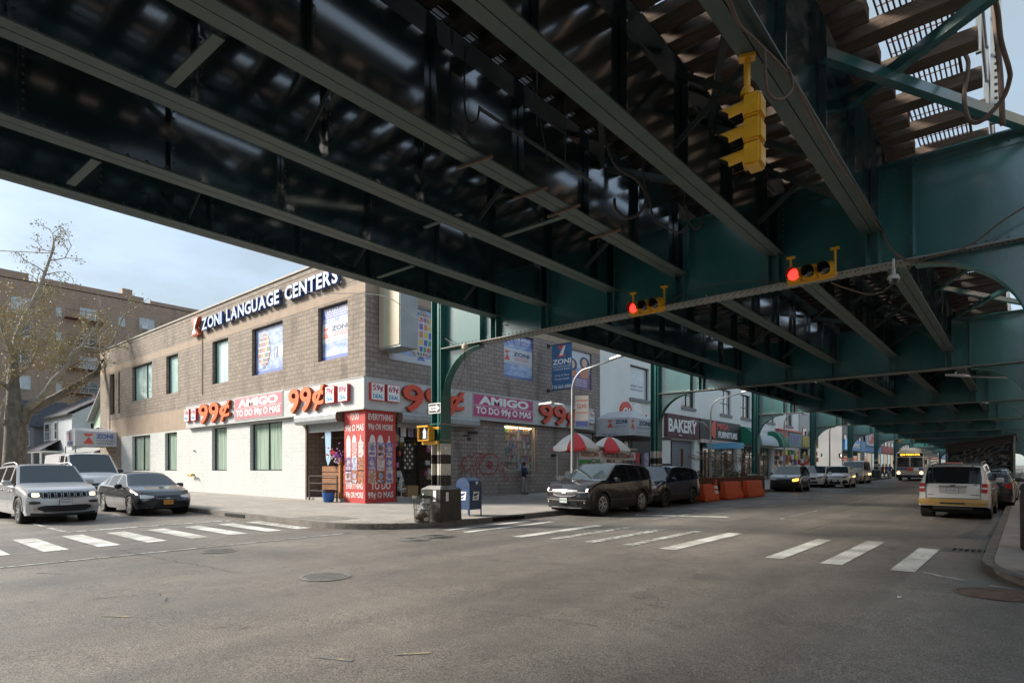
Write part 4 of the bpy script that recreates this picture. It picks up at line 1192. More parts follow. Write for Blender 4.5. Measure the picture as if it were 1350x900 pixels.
# corner advertising pillar
AP = thing('advertising_pillar', 'red square corner pillar covered in lettering and pasted posters', 'pillar')
PR = M('pillar red', (.52, .055, .05), .5, col2=(.4, .05, .045), scale=3, detail=8)
mb = MB(); x0, x1, y0, y1 = -21.75, CX + .07, CY - .06, 16.2
mb.box(x0, x1, y0, y1, .38, 4.22); mb.build('shaft', PR, AP)
PTX = M('pillar lettering', (.66, .6, .58), .6)
mb = MB(); uS = (x0 + x1) / 2; uA = (y0 + y1) / 2
for (T, l) in ((face_side(uS, 0, y0 - .002), (('TO DO', 3.98, .6, .3), ('99¢ O MAS', 3.48, 1.25, .34), ('EVERYTHING', 1.12, 1.15, .26), ('99¢ OR MORE', .72, 1.2, .3))),
               (face_av(uA, 0, x1 + .002), (('EVERYTHING', 3.95, 1.25, .26), ('99¢ OR MORE', 3.52, 1.25, .3), ('TO DO', 1.12, 1.0, .3), ('99¢ O MAS', .72, 1.28, .32)))):
    for s_, z, w_, h_ in l: mb.text(s_, T @ Matrix.Translation((0, z, 0)), w=w_, h=h_, ex=.003, mi=0, bold=.03)
    for k, cxx in enumerate((-.42, -.02, .42)):
        if k < 2: mb.add([(cxx + .15 * math.cos(t), 2.9 + .32 * math.sin(t), .003) for t in [PI * q / 10 for q in range(11)]] + [(cxx - .15, 2.3, .003), (cxx + .15, 2.3, .003)], [tuple(range(13))], 0, T)
        else: mb.add([(cxx - .13, 2.3, .003), (cxx + .13, 2.3, .003), (cxx + .13, 2.85, .003), (cxx + .03, 3.05, .003), (cxx + .03, 3.2, .003), (cxx - .03, 3.2, .003), (cxx - .03, 3.05, .003), (cxx - .13, 2.85, .003)], [tuple(range(8))], 0, T)
mb.build('lettering', PTX, AP)
pc = [M('pasted ' + n, a, .6, col2=b_, scale=s_, detail=4) for n, a, b_, s_ in (('blue white', (.55, .56, .62), (.06, .08, .28), 9), ('purple', (.06, .05, .22), (.35, .3, .5), 7), ('green red', (.3, .42, .2), (.5, .1, .08), 10), ('orange black', (.5, .18, .07), (.04, .03, .03), 9), ('white', (.62, .6, .58), (.35, .2, .2), 8), ('pink torn', (.6, .5, .5), (.42, .05, .05), 11))]
random.seed(5)
for T, sgn in ((face_side(uS, 0, y0 - .005), 0), (face_av(uA, 0, x1 + .005), 1)):
    for r_, z in enumerate((2.62, 2.02, 1.48)):
        for k in range(3):
            w_ = .42; cxx = -.44 + k * .44
            if r_ == 0 and k == 0 and not sgn: continue
            mb = MB(); j = random.uniform(-.03, .03)
            mb.add([(cxx - w_ / 2 + .02, z - .28 + j, .004), (cxx + w_ / 2 - .02, z - .28 + j, .004), (cxx + w_ / 2 - .02, z + .27 + j, .004), (cxx - w_ / 2 + .02, z + .27 + j, .004)], [(0, 1, 2, 3)], 0, T)
            if random.random() < .7:
                mb.add([(cxx + .12 * math.cos(t), z + .05 + .13 * math.sin(t), .006) for t in [2 * PI * q / 8 for q in range(8)]], [tuple(range(8))], 1, T)
                mb.add([(cxx - .14, z - .22, .006), (cxx + .14, z - .22, .006), (cxx + .14, z - .12, .006), (cxx - .14, z - .12, .006)], [(0, 1, 2, 3)], 1, T)
            a = random.choice([0, 1, 2, 3, 4, 5] if r_ < 2 else [0, 3, 4, 5, 5]); mb.build('pasted_poster', [pc[a], pc[(a + 3) % 6]], AP)

# roller shutter boxes
SHU = M('shutter box metal', (.36, .38, .38), .5, .3, var=.2, scale=3)
def shut(name, side, a, b_, label):
    mb = MB()
    prof = [(0, 4.2), (.38, 4.2), (.42, 4.12), (.42, 3.92), (.34, 3.8), (0, 3.8)]
    for i in range(len(prof)):
        p, q = prof[i], prof[(i + 1) % len(prof)]
        if side: f_ = [(a, CY - p[0], p[1]), (a, CY - q[0], q[1]), (b_, CY - q[0], q[1]), (b_, CY - p[0], p[1])]
        else: f_ = [(CX + p[0], a, p[1]), (CX + q[0], a, q[1]), (CX + q[0], b_, q[1]), (CX + p[0], b_, p[1])]
        mb.add(f_, [(0, 1, 2, 3)])
    for e in (a, b_):
        mb.add([((e, CY - p[0], p[1]) if side else (CX + p[0], e, p[1])) for p in prof], [tuple(range(6))], 1)
    if side: mb.box(a + .15, b_ - .1, CY + .05, CY + .1, 3.45, 3.8, 0)
    else: mb.box(CX - .1, CX - .05, a + .1, b_ - .1, 3.6, 3.8, 0)
    tag(mb.build(name, [SHU, IRONR]), label, 'shutter')
shut('roller_shutter', True, -25.15, -21.85, 'grey rolled up shutter box over the side street doorway')
shut('roller_shutter', False, 16.3, 21.0, 'grey rolled up shutter box over the avenue doorway')

# graffiti on the avenue wall (a mark on the building)
GRF = M('red graffiti paint', (.3, .02, .03), .7)
GF = thing('graffiti', 'dark red scrawled graffiti on the avenue wall by the mailbox', 'graffiti')
def scrawl(pts, r=.02):
    mb = MB()
    P = []
    for i in range(len(pts) - 1):
        p0 = Vector(pts[max(i - 1, 0)]); p1 = Vector(pts[i]); p2 = Vector(pts[i + 1]); p3 = Vector(pts[min(i + 2, len(pts) - 1)])
        for k in range(5):
            t = k / 5; P.append(.5 * ((2 * p1) + (-p0 + p2) * t + (2 * p0 - 5 * p1 + 4 * p2 - p3) * t * t + (-p0 + 3 * p1 - 3 * p2 + p3) * t ** 3))
    P.append(Vector(pts[-1]))
    W = [px(a, b_, X=CX + .006) for a, b_ in P]
    for i in range(len(W) - 1):
        d = (W[i + 1] - W[i]); 
        if d.length < 1e-4: continue
        n_ = Vector((0, -d.z, d.y)).normalized() * r
        q = [W[i] - n_, W[i + 1] - n_, W[i + 1] + n_, W[i] + n_]; mb.add([(CX + .006 + .0002 * i, p.y, p.z) for p in q], [(0, 1, 2, 3)])
    mb.build('scrawl', GRF, GF)
scrawl([(607, 612), (612, 602), (616, 612), (606, 616), (611, 606), (620, 600), (622, 612), (614, 622), (609, 610)])
scrawl([(622, 603), (628, 597), (634, 600), (626, 615), (632, 598), (638, 603), (628, 622), (632, 634), (622, 612)])
scrawl([(640, 628), (632, 618), (634, 605), (645, 598), (655, 602), (656, 614), (650, 624), (638, 624)], .024)
scrawl([(641, 612), (645, 616), (649, 611), (643, 609), (648, 618)], .04)
scrawl([(657, 615), (660, 610), (665, 613), (661, 622), (657, 618)]); scrawl([(662, 620), (667, 626), (671, 631), (666, 632), (664, 626)])
scrawl([(610, 620), (608, 628), (616, 634), (622, 626), (618, 618)])


# wall fittings
mb = MB(); P = (-37.0, CY - .02, 1.35)
mb.tube([(-36.95, CY, 1.5), (-36.95, CY - .25, 1.5)], .06, 10); mb.tube([(-37.3, CY - .22, 1.5), (-36.6, CY - .22, 1.5)], .065, 10); mb.tube([(-36.7, CY - .22, 1.5), (-36.6, CY - .34, 1.45)], .05, 10)
tag(mb.build('standpipe', M('yellow brass', (.55, .36, .06), .4, .5), smooth=True), 'yellow fire department standpipe on the white wall', 'standpipe')
mb = MB(); P = px(257, 630, Y=14.7); mb.cbox((P.x, 14.65, 2.9), (.08, .08, .08)); tag(mb.build('wall_fitting', IRON), 'small dark knob on the white painted wall', 'wall fitting')
# security cameras by the doorway on the avenue
mb = MB(); mb.cbox((CX + .35, 20.6, 3.55), (.5, .14, .14), 0, .3); mb.lathe([(0, -.1), (.09, -.08), (.11, 0), (.11, .06)], 12, Matrix.Translation((CX + .4, 20.3, 3.25))); mb.cbox((CX + .2, 20.3, 3.4), (.4, .06, .06))
tag(mb.build('security_camera', BANDB), 'dark wall cameras below the shutter box end beyond the first column', 'security camera')
mb = MB(); P = px(728, 602, X=CX); mb.cbox((CX + .15, P.y, 2.6), (.3, .16, .14)); tag(mb.build('wall_lamp', BANDB), 'small dark floodlight on the wall left of the taco cart', 'lamp')

# hanging blue banner
bn = thing('blue_banner', 'blue vertical banner with white ZONI lettering on two wall brackets', 'banner')
BBL = M('banner blue', (.045, .13, .28), .7, col2=(.06, .17, .34), scale=2)
xb = CX + .12; mb = MB()
T = frame((CX + 1.0, 26.2, 7.15), (1, 0, 0), (0, 0, 1))
yb = 27.0; xo0, xo1 = CX + .27, CX + 1.62
T = frame(((xo0 + xo1) / 2, yb, 7.47), (1, 0, 0), (0, 0, 1))
mb.box(-.67, .67, -1.23, 1.23, -.008, .008, 0, T)
zlogo(mb, T, 0, .85, .62, 1, 2)
mb.text('ZONI', T @ Matrix.Translation((0, .28, .01)), w=1.25, h=.3, ex=.003, mi=2, bold=.04)
for s_, z, w_, h_ in (('LANGUAGE', .02, 1.2, .09), ('CENTERS', -.14, 1.1, .09), ('Uniting the World', -.48, .95, .12), ('Through Language', -.68, 1.0, .13), ('718-565-0900', -1.1, 1.35, .19)):
    mb.text(s_, T @ Matrix.Translation((0, z, .01)), w=w_, h=h_, ex=.003, mi=2, bold=.01)
mb.build('cloth', [BBL, PRED, PWT], bn)
mb = MB()
for z in (8.72, 6.22): mb.tube([(CX, yb, z), (xo1 + .03, yb, z)], .025, 8); mb.cbox((CX + .04, yb, z), (.08, .2, .2))
mb.build('bracket', DKFR, bn)
# ---------------------------------------------------------------- awnings
AWN = M('grey white awning cloth', (.55, .56, .57), .7, col2=(.46, .47, .49), scale=1.5)
def awning(name, label, pts_front, depth_vec, zlo, zhi, rise, facef, texts):
    a = thing(name, label, 'awning')
    return a
# over the avenue door
a1 = thing('entrance_awning', 'grey peaked entrance awning reading ZONI over the door by the taco cart', 'awning')
ya, yb2, xf = 31.9, 35.0, CX + 2.35
mb = MB()
zl, zs_, zr = 3.85, 4.95, 5.5
for (q) in ([(xf, ya, zl), (xf, yb2, zl), (xf, yb2, zs_), (xf, ya, zs_)],
            [(CX + .01, ya, zl), (xf, ya, zl), (xf, ya, zs_), (CX + .01, ya, zs_)], [(xf, yb2, zl), (CX + .01, yb2, zl), (CX + .01, yb2, zs_), (xf, yb2, zs_)],
            [(xf, ya, zs_), (xf, yb2, zs_), (xf - .5, (ya + yb2) / 2, zr)], [(CX + .01, ya, zs_), (xf, ya, zs_), (xf - .5, (ya + yb2) / 2, zr), (CX + .01, (ya + yb2) / 2, zr)],
            [(xf, yb2, zs_), (CX + .01, yb2, zs_), (CX + .01, (ya + yb2) / 2, zr), (xf - .5, (ya + yb2) / 2, zr)]):
    mb.add(q, [tuple(range(len(q)))])
mb.build('cloth', AWN, a1)
mb = MB()
T = face_av((ya + yb2) / 2, 4.5, xf + .004)
zlogo(mb, T, -1.1, .05, .5, 0); mb.text('ZONI', T @ Matrix.Translation((.35, .17, .01)), w=1.5, h=.28, ex=.003, mi=1, bold=.04)
for z, s_ in ((-.12, 'LANGUAGE CENTERS'), (-.42, 'Uniting the World')): mb.text(s_, T @ Matrix.Translation((.2, z, .01)), w=1.7, h=.1, ex=.003, mi=2)
T = frame(((CX + xf) / 2, ya - .004, 4.5), (1, 0, 0), (0, 0, 1))
zlogo(mb, T, -.1, .1, .45, 0); mb.text('ZONI', T @ Matrix.Translation((.65, .2, .01)), w=.8, h=.24, ex=.003, mi=1, bold=.04); mb.text('LANGUAGE CENTERS', T @ Matrix.Translation((.5, -.08, .01)), w=.9, h=.08, ex=.003, mi=2); mb.text('www.zoni.edu', T @ Matrix.Translation((-.2, -.5, .01)), w=1.1, h=.12, ex=.003, mi=2)
mb.build('lettering', [PRED, PNAVY, PDB], a1)
mb = MB()
for yy in (ya + .05, yb2 - .05): mb.box(xf - .06, xf - .02, yy - .02, yy + .02, gz(xf, yy) + KH, zl)
mb.box(CX + .02, xf + .5, ya - .2, yb2 + 1.5, zl - .12, zl - .005); mb.build('frame', DKFR, a1)

# over the side street door
a2 = thing('side_awning', 'white box awning reading ZONI over the far end side street door', 'awning')
xs1 = px(154, 586, Y=CY - .02).x; xs0 = xs1 - 2.6; ys1 = CY - .02; ys0 = px(99, 586, X=xs1).y
z0 = px(125, 588, X=xs1).z; z1 = z0 + 1.05; z2 = z1 + .28
mb = MB()
for q in ([(xs1, ys0, z0), (xs1, ys1, z0), (xs1, ys1, z1), (xs1, ys0, z1)], [(xs0, ys0, z0), (xs1, ys0, z0), (xs1, ys0, z1), (xs0, ys0, z1)], [(xs0, ys1, z0), (xs0, ys0, z0), (xs0, ys0, z1), (xs0, ys1, z1)],
          [(xs1, ys0, z1), (xs1, ys1, z1), ((xs0 + xs1) / 2, ys1, z2), ((xs0 + xs1) / 2, ys0 + .3, z2)], [(xs0, ys1, z1), (xs0, ys0, z1), ((xs0 + xs1) / 2, ys0 + .3, z2), ((xs0 + xs1) / 2, ys1, z2)], [(xs0, ys0, z1), (xs1, ys0, z1), ((xs0 + xs1) / 2, ys0 + .3, z2)]):
    mb.add(q, [tuple(range(len(q)))])
mb.build('cloth', M('white awning cloth', (.52, .53, .55), .7, var=.1, scale=1), a2)
mb = MB(); L = ys1 - ys0
T = face_av((ys0 + ys1) / 2, (z0 + z1) / 2, xs1 + .004)
zlogo(mb, T, -L * .18, 0, .72, 0); mb.text('ZONI', T @ Matrix.Translation((L * .2, .2, .01)), w=L * .42, h=.32, ex=.003, mi=1, bold=.05)
mb.text('LANGUAGE', T @ Matrix.Translation((L * .2, -.1, .01)), w=L * .42, h=.12, ex=.003, mi=2); mb.text('CENTERS', T @ Matrix.Translation((L * .2, -.32, .01)), w=L * .4, h=.12, ex=.003, mi=2)
T = face_side((xs0 + xs1) / 2, (z0 + z1) / 2, ys0 - .004)
zlogo(mb, T, 0, .18, .5, 0); mb.text('ZONI', T @ Matrix.Translation((0, -.3, .01)), w=1.4, h=.26, ex=.003, mi=1, bold=.05)
mb.build('lettering', [PRED, PDB, PNAVY], a2)
mb = MB()
for x in (xs0 + .05, xs1 - .05): mb.box(x - .03, x + .03, ys0, ys0 + .06, gz(x, ys0) + KH, z0)
mb.build('post', GALV, a2)

# ---------------------------------------------------------------- white painted building with shops
WHP = M('grey white wall paint', (.76, .78, .74), .8, col2=(.68, .70, .67), scale=.7, detail=9, bump=.1, bscale=15)
WHP2 = M('light stucco', (.52, .5, .46), .8, var=.15, scale=.7)
SLAT = M('roller shutter slats', (.26, .27, .30), .5, .3, var=.15, scale=1)
SILLM = M('sill grey', (.2, .21, .21), .6)
WB = thing('white_building', 'long plain white painted building behind the columns with dark framed windows', 'building')
hw = [(36.2, 38.95, 6.7, 8.95), (44.2, 46.7, 6.75, 8.95), (52.0, 54.6, 6.75, 8.95), (57.0, 59.6, 6.75, 8.95), (64.5, 67, 6.8, 8.9), (71, 73.5, 6.8, 8.9)]
hw += [(33.2, 40.6, .4, 4.2), (42.3, 46.6, .4, 4.1), (47.6, 56.0, .4, 4.1), (57, 66, .4, 4.1), (67, 75.5, .4, 4.1)]
mb = MB()
wall(mb, mA, cuts(32.4, 76, hw, 0), cuts(0, 12.2, hw, 2), hw, .3, lambda u, z: 0)
mb.build('wall', WHP, WB)
mb = MB(); mb.box(-34, CX, 32.41, 76, 12.1, 12.2); mb.box(CX - .3, CX + .1, 32.41, 76, 12.202, 12.35); mb.box(-34, CX, 75.98, 76, 0, 12.19)
mb.build('roof', [SILLM], WB)
for i, h in enumerate(hw[:6]):
    o = window(WB, mA, h, GLW if i % 2 == 0 else GLD, mull=() if i == 0 else ((h[0] + h[1]) / 2,), trans=((h[2] * .55 + h[3] * .45),) if i else (), fm=DKFR, fr=.07)
    mb = MB(); mb.box(CX + .004, CX + .1, h[0] - .1, h[1] + .1, h[2] - .22, h[2] - .004); mb.build('sill', SILLM, o)
mb = MB(); T = face_av(37.55, 7.5, CX - .2)
mb.text('WE BUY GOLD', T @ Matrix.Translation((-.1, .1, 0)), w=1.7, h=.14, ex=.003); mb.text('LEARN ENGLISH', T @ Matrix.Translation((-.1, -.15, 0)), w=1.8, h=.12, ex=.003)
mb.build('window_lettering', PNAVY, WB)
# ground floor shops
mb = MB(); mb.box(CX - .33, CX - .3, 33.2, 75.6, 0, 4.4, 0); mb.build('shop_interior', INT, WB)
def shutter_fill(a, b_, mat, name='shutter_door'):
    mb = MB(); z = .45
    while z < 4.05:
        mb.box(CX - .26, CX - .22, a, b_, z, z + .085); z += .1
    return mb.build(name, mat, WB)
shutter_fill(43.0, 46.6, SLAT)
def glassfront(a, b_, n, x=CX - .2, warm=True):
    mb = MB()
    for i in range(n + 1):
        u = a + (b_ - a) * i / n; mb.box(x - .04, x + .04, u - .05, u + .05, .45, 4.1)
    mb.box(x - .04, x + .04, a, b_, 3.2, 3.3); mb.box(x - .04, x + .04, a, b_, .4, .75)
    o = mb.build('shop_front', DKFR, WB)
    mb = MB(); mb.add([(x, a, .5), (x, b_, .5), (x, b_, 4.1), (x, a, 4.1)], [(0, 1, 2, 3)]); mb.build('shop_glass', M('shop front glass', (.05, .05, .05), .04, coat=1, col2=(.28, .24, .18), scale=.9, detail=3), o)
glassfront(33.3, 36.8, 3); glassfront(48.6, 55.5, 5); glassfront(57.2, 65.5, 6); glassfront(67.2, 75.3, 6)
mb = MB()
for k, yy in enumerate((37.0, 38.3, 39.6)):
    mb.box(CX - .15, CX + .1, yy - .25, yy + .35, 1.0, 3.0, k % 3); mb.box(CX - .1, CX + .15, yy - .35, yy + .1, .6, 1.6, (k + 1) % 3)
mb.build('shop_display', [M('display red', (.5, .04, .05), .6, var=.4, scale=5), M('display white', (.5, .5, .52), .6, col2=(.2, .1, .3), scale=6), M('display dark', (.08, .07, .07), .6)], WB)

def fascia(name, label, a, b_, z0, z1, mat, items, x=CX + .02, d=.25, mats=None, parent_cat='sign'):
    s_ = thing(name, label, parent_cat)
    mb = MB(); mb.box(x, x + d, a, b_, z0, z1); mb.build('board', mat, s_)
    mb = MB()
    for (t, u, z, w_, h_, mi) in items: mb.text(t, face_av(u, z, x + d + .002), w=w_, h=h_, ex=.03, mi=mi, bold=.03)
    mb.build('lettering', mats or [LETW, PRED], s_)
    return s_
fascia('bakery_sign', 'dark maroon sign board with large white BAKERY lettering', 41.2, 46.9, 4.25, 6.0, M('maroon board', (.105, .032, .035), .6, var=.2, scale=2), [('BAKERY', 43.9, 5.15, 5.0, 1.0, 0), ('Since', 43.4, 4.45, .5, .12, 0)])
fascia('furniture_sign', 'black sign board with red and white FURNITURE lettering and red arrow', 47.1, 56.2, 4.35, 6.0, M('black board', (.02, .02, .021), .5), [('FURNITURE', 53.1, 4.85, 4.4, .55, 0), ('MEGA', 51.9, 5.55, 2.6, .5, 1)])
fs = MB(); T = face_av(49.3, 5.2, CX + .28); fs.prism([(-.7, 0), (.5, .75), (.9, .75), (.9, -.75), (.5, -.75)], 0, .05, T, 0); tag(fs.build('arrow_panel', PRED), 'red arrow shaped panel on the black furniture sign', 'sign')
fs = MB(); fs.box(CX + .02, CX + .3, 47.3, 56.0, 4.05, 4.33); 
for k in range(12): fs.text('SALE', face_av(48 + k * .68, 4.19, CX + .303), w=.5, h=.16, ex=.003, mi=1)
tag(fs.build('price_strip', [M('sign cream strip', (.6, .5, .45), .6), PRED]), 'narrow cream strip with small red words below the furniture sign', 'sign')
# script sign
ss = thing('script_sign', 'red and white rounded script sign on the white wall above the grey awning', 'sign')
mb = MB(); T = face_av(37.0, 5.25, CX + .01)
mb.prism(arc(-1.5, .35, .75, 0, 2 * PI, 20)[:-1], 0, .14, T, 0); mb.prism(arc(0, .42, .66, 0, 2 * PI, 20)[:-1], 0, .15, T, 1)
mb.build('badge', [PRED, LETW], ss)
mb = MB(); mb.text('Oh', T @ Matrix.Translation((-1.5, .35, .15)), h=.7, ex=.02, mi=1, bold=.03, shear=.3); mb.text('Baby', T @ Matrix.Translation((1.1, -.1, .05)), w=2.4, h=1.0, ex=.14, mi=1, mside=0, bold=.05, shear=.3)
mb.build('lettering', [PRED, LETW], ss)
# green awning and more shops to the right
def barrel(name, label, a, b_, mat, z0=4.2, z1=5.9, d=1.5, cat='awning'):
    mb = MB(); n = 8; P = [(d * math.cos(t), z0 + (z1 - z0) * math.sin(t)) for t in [PI / 2 * i / n for i in range(n + 1)]]
    for i in range(n):
        mb.add([(CX + P[i][0], a, P[i][1]), (CX + P[i][0], b_, P[i][1]), (CX + P[i + 1][0], b_, P[i + 1][1]), (CX + P[i + 1][0], a, P[i + 1][1])], [(0, 1, 2, 3)])
    for e in (a, b_): mb.add([(CX + .01, e, z0)] + [(CX + p[0], e, p[1]) for p in P], [tuple(range(n + 2))])
    return tag(mb.build(name, mat), label, cat)
barrel('barrel_awning', 'dark green rounded awning right of the black furniture sign', 56.4, 58.5, M('awning green', (.01, .16, .085), .6))
barrel('barrel_awning', 'pale grey rounded awning between the green awnings', 58.6, 64.6, M('awning grey', (.42, .46, .48), .6), z1=5.4, d=1.2)
barrel('barrel_awning', 'second green rounded awning left of the red edged sign', 64.8, 67.2, M('awning green', (.01, .16, .085), .6))
fascia('discount_sign', 'busy red and white discount sign with a red top edge', 67.4, 71.0, 4.5, 6.1, M('sign dull red white', (.45, .4, .4), .6, col2=(.35, .06, .08), scale=3), [('99¢', 69.2, 5.5, 3.0, 1.0, 1)])
fascia('purple_sign', 'purple lettered sign panel with a red top edge', 71.4, 76.2, 4.5, 6.1, M('sign teal board', (.2, .28, .27), .6), [('CITY', 73.8, 5.3, 3.6, 1.1, 0)], mats=[M('sign purple', (.25, .18, .45), .5), PRED])
mb = MB(); mb.box(CX + .02, CX + .4, 67.2, 76.4, 6.11, 6.25); tag(mb.build('red_coping', PRED), 'thin red coping strip over the two busy shop signs', 'coping')
# hanging merchandise and yellow price signs
merch = []
random.seed(21)
for k in range(16):
    yy = 66.5 + k * .95 + random.uniform(-.2, .2); mb = MB(); s_ = random.uniform(.35, .6)
    z = 3.5 + random.uniform(-.3, .3)
    mb.cbox((CX + .8 + random.uniform(0, .6), yy, z), (.06, s_ * 1.5, s_), 0); mb.cbox((CX + .85, yy + .1, z - .55), (.25, .4, .5), 1)
    o = mb.build('hanging_goods', [[FLAGS[3], M('sale yellow', (.75, .6, .05), .6), PRED, FLAGS[1]][k % 4], [PWT, FLAGS[0], FLAGS[4], FLAGS[5]][(k * 3) % 4]])
    tag(o, 'bright yellow and red goods hung in a row under the discount shop signs', 'hanging goods', 'goods hung outside the discount shop')

# shops past the white building
far = [  # y0, y1, height, wall colour, label, front x, sign colour
    (76.3, 84, 12.5, (.5, .5, .48), 'pale grey corner building with a brown framed sign beyond the white building', CX, (.5, .4, .12)),
    (98, 112, 13.5, (.27, .27, .27), 'white building with blue sign bands beyond the cross street', CX, (.12, .3, .6)),
    (112.2, 128, 11, (.45, .5, .56), 'blue grey building with a red script sign far down the avenue', CX, (.15, .35, .62)),
    (128.2, 150, 15, (.5, .42, .36), 'tan building far down the avenue', CX, (.5, .12, .1)),
    (150.2, 185, 13, (.42, .3, .25), 'brick building at the far left end of the avenue', CX, (.6, .6, .58)),
    (185.2, 260, 15, (.5, .5, .5), 'grey building closing the far end of the avenue row', CX, (.2, .3, .5))]
def block(y0, y1, H, col, label, x, sc_, right=False, depth=14):
    b = thing('shop_building', label, 'building')
    s_ = 1 if not right else -1
    mb = MB(); 
    xb = x - depth if not right else x + depth
    g0 = gz(x, y0) - .5
    mb.box(min(x, xb), max(x, xb), y0, y1, g0, H + g0); mb.box(*sorted((x - .2 * s_, x + .18 * s_)), y0, y1, H + g0 + .002, H + g0 + .3)
    mb.build('wall', M('wall ' + label[:20], col, .8, var=.2, scale=.5, detail=8), b)
    W = MB(); n = max(1, int((y1 - y0) / 3.4)); st = (y1 - y0) / n
    for f_ in range(1, int(H / 3.6)):
        for i in range(n):
            u = y0 + st * (i + .5); z = g0 + 1.2 + f_ * 3.5
            wo = MB(); wo.box(*sorted((x + .005 * s_, x + .06 * s_)), u - .75, u + .75, z, z + 1.9, 0); wo.box(*sorted((x + .061 * s_, x + .08 * s_)), u - .65, u + .65, z + .1, z + 1.8, 1); wo.box(*sorted((x + .081 * s_, x + .11 * s_)), u - .65, u + .65, z + .92, z + .98, 0)
            wo.build('window', [SILLM, GLD if (i + f_) % 3 else GLW], b)
    s2 = MB(); s2.box(*sorted((x + .01 * s_, x + .3 * s_)), y0 + .3, y1 - .3, g0 + 4.3, g0 + 5.6); s2.build('sign_band', M('band ' + label[:20], sc_, .6, var=.3, scale=1.2), b)
    s3 = MB()
    for i in range(n): 
        u = y0 + st * i; s3.box(*sorted((x + .005 * s_, x + .05 * s_)), u + .4, u + st - .4, g0 + .6, g0 + 4.1, i % 2)
    s3.build('shop_front', [GLD, M('lit shop front', (.4, .33, .22), .4, col2=(.08, .07, .06), scale=1.4, emit=.25)], b)
    return b
for a in far: block(*a)
fascia('brown_sign', 'small dark brown hanging sign panel on the pale grey building', 80, 82.4, 4.9, 6.6, M('brown board', (.07, .055, .045), .6), [('SUSHI', 81.2, 5.9, 1.8, .4, 0)], x=CX + .3)
fascia('red_poster', 'red sale poster board beside the second row of shop fronts', 77.2, 79.4, 1.6, 3.6, M('bright red board', (.6, .07, .05), .6), [('SALE', 78.3, 2.2, 1.7, .5, 0), ('50% OFF', 78.3, 3.1, 1.7, .35, 0)])
fascia('blue_shop_sign', 'long light blue shop sign band on the white building beyond the cross street', 98.3, 111.7, 4.8, 6.4, M('shop sky blue', (.2, .4, .68), .6), [('PHARMACY', 105, 5.6, 7, .8, 0)], x=CX + .31)
fascia('red_script_sign', 'dark red script sign on the blue grey building', 113, 121, 5.9, 8.6, M('shop pale band', (.5, .55, .62), .6), [('Cafe', 117, 7.2, 6, 1.8, 1)], x=CX + .31)

# right hand side of the avenue
rgt = [(-40, -16, 10, (.36, .3, .26), 'brown building on the right hand side behind the camera', 5.2, (.4, .1, .1)), 
       (14, 30, 11, (.34, .28, .25), 'brick building beside the right hand pavement', 5.2, (.6, .2, .1)), (30.2, 52, 12.5, (.45, .43, .4), 'grey building right of the black dining shed', 5.2, (.55, .4, .1)), (52.2, 84, 11, (.4, .3, .26), 'far brick building along the right hand pavement', 5.2, (.15, .3, .5)), (98, 150, 13, (.46, .42, .38), 'tan building far along the right hand pavement', 5.2, (.5, .5, .5)), (150.2, 260, 14, (.4, .36, .34), 'last building at the right hand end of the avenue', 5.2, (.4, .1, .1))]
for a in rgt: block(*a, right=True)

for a_, b_, H_, c_, l_ in ((-150, -61, 13, (.3, .2, .15), 'long brown apartment row across the side street, unseen, added for car reflections'), (-60, -41, 10, (.36, .24, .18), 'low brick building across the side street, farther off, unseen, added for car reflections'), (-40.8, -22, 8, (.42, .38, .33), 'low tan building across the side street, nearest the corner, unseen, added for car reflections')):  # out of view; added so the car sides reflect walls, not bright sky
    t = thing('unseen_block', l_, 'building'); mb = MB(); mb.box(a_, b_, -26, -9.5, -.5, H_); mb.box(a_ - .1, b_ + .1, -26.1, -9.3, H_, H_ + .25); mb.build('wall', M('wall ' + l_[:18], c_, .8, var=.25, scale=.6), t)
    x = a_ + 1
    while x < b_ - 2.5:
        for z in (1.2, 4.6):
            mb = MB(); mb.box(x, x + 2, -9.49, -9.42, z, z + 2, 0); mb.box(x + .08, x + 1.92, -9.419, -9.4, z + .08, z + 1.92, 1); mb.build('window', [SILLM, GLD], t)
        x += 3.4
# ---------------------------------------------------------------- side street background
RB = brick_mat('red apartment brick', (.44, .3, .22), (.36, .24, .175), (.4, .33, .28), .3, .1, .008, stain=.3)
AB = thing('apartment_block', 'tall red brick apartment block with white sash windows behind the houses', 'building')
AX = -92
def mB(u, z, d): return (AX - d, u, z)
hol = []; yy = 14.6; k = 0
WSP = [(1.9, .55), (.9, .3), (1.9, .5), (.6, .35)]
ys = [];
y = 9.0
while y < 44:
    w_ = (2.0, .8, 1.9, .6)[k % 4]
    for f_ in range(7):
        z = 2.2 + f_ * 3.15
        hol.append((y, y + w_, z, z + (1.6 if w_ > 1 else 1.15)))
    y += w_ + (2.3, 1.7, 2.5, 1.9)[k % 4]; k += 1
mb = MB(); wall(mb, mB, cuts(4, 62, hol, 0), cuts(-1, 24.8, hol, 2), hol, .25, lambda u, z: 0)
for (a, b_, z0, z1) in ((8, 17.5, 24.8, 25.6), (18.6, 30, 24.8, 25.4), (30.8, 62, 24.8, 25.2)): mb.box(AX - .4, AX + .05, a, b_, z0 - .1, z1)
mb.box(AX - 1.6, AX - .5, 27.6, 28.8, 24.5, 26.3); mb.box(AX - 20, AX - .02, 4, 4.02, -1, 24.8); mb.box(AX - 20, AX, 4, 62, 24.6, 24.7)
mb.build('wall', RB, AB)
WFR = M('white sash frame', (.7, .7, .68), .5)
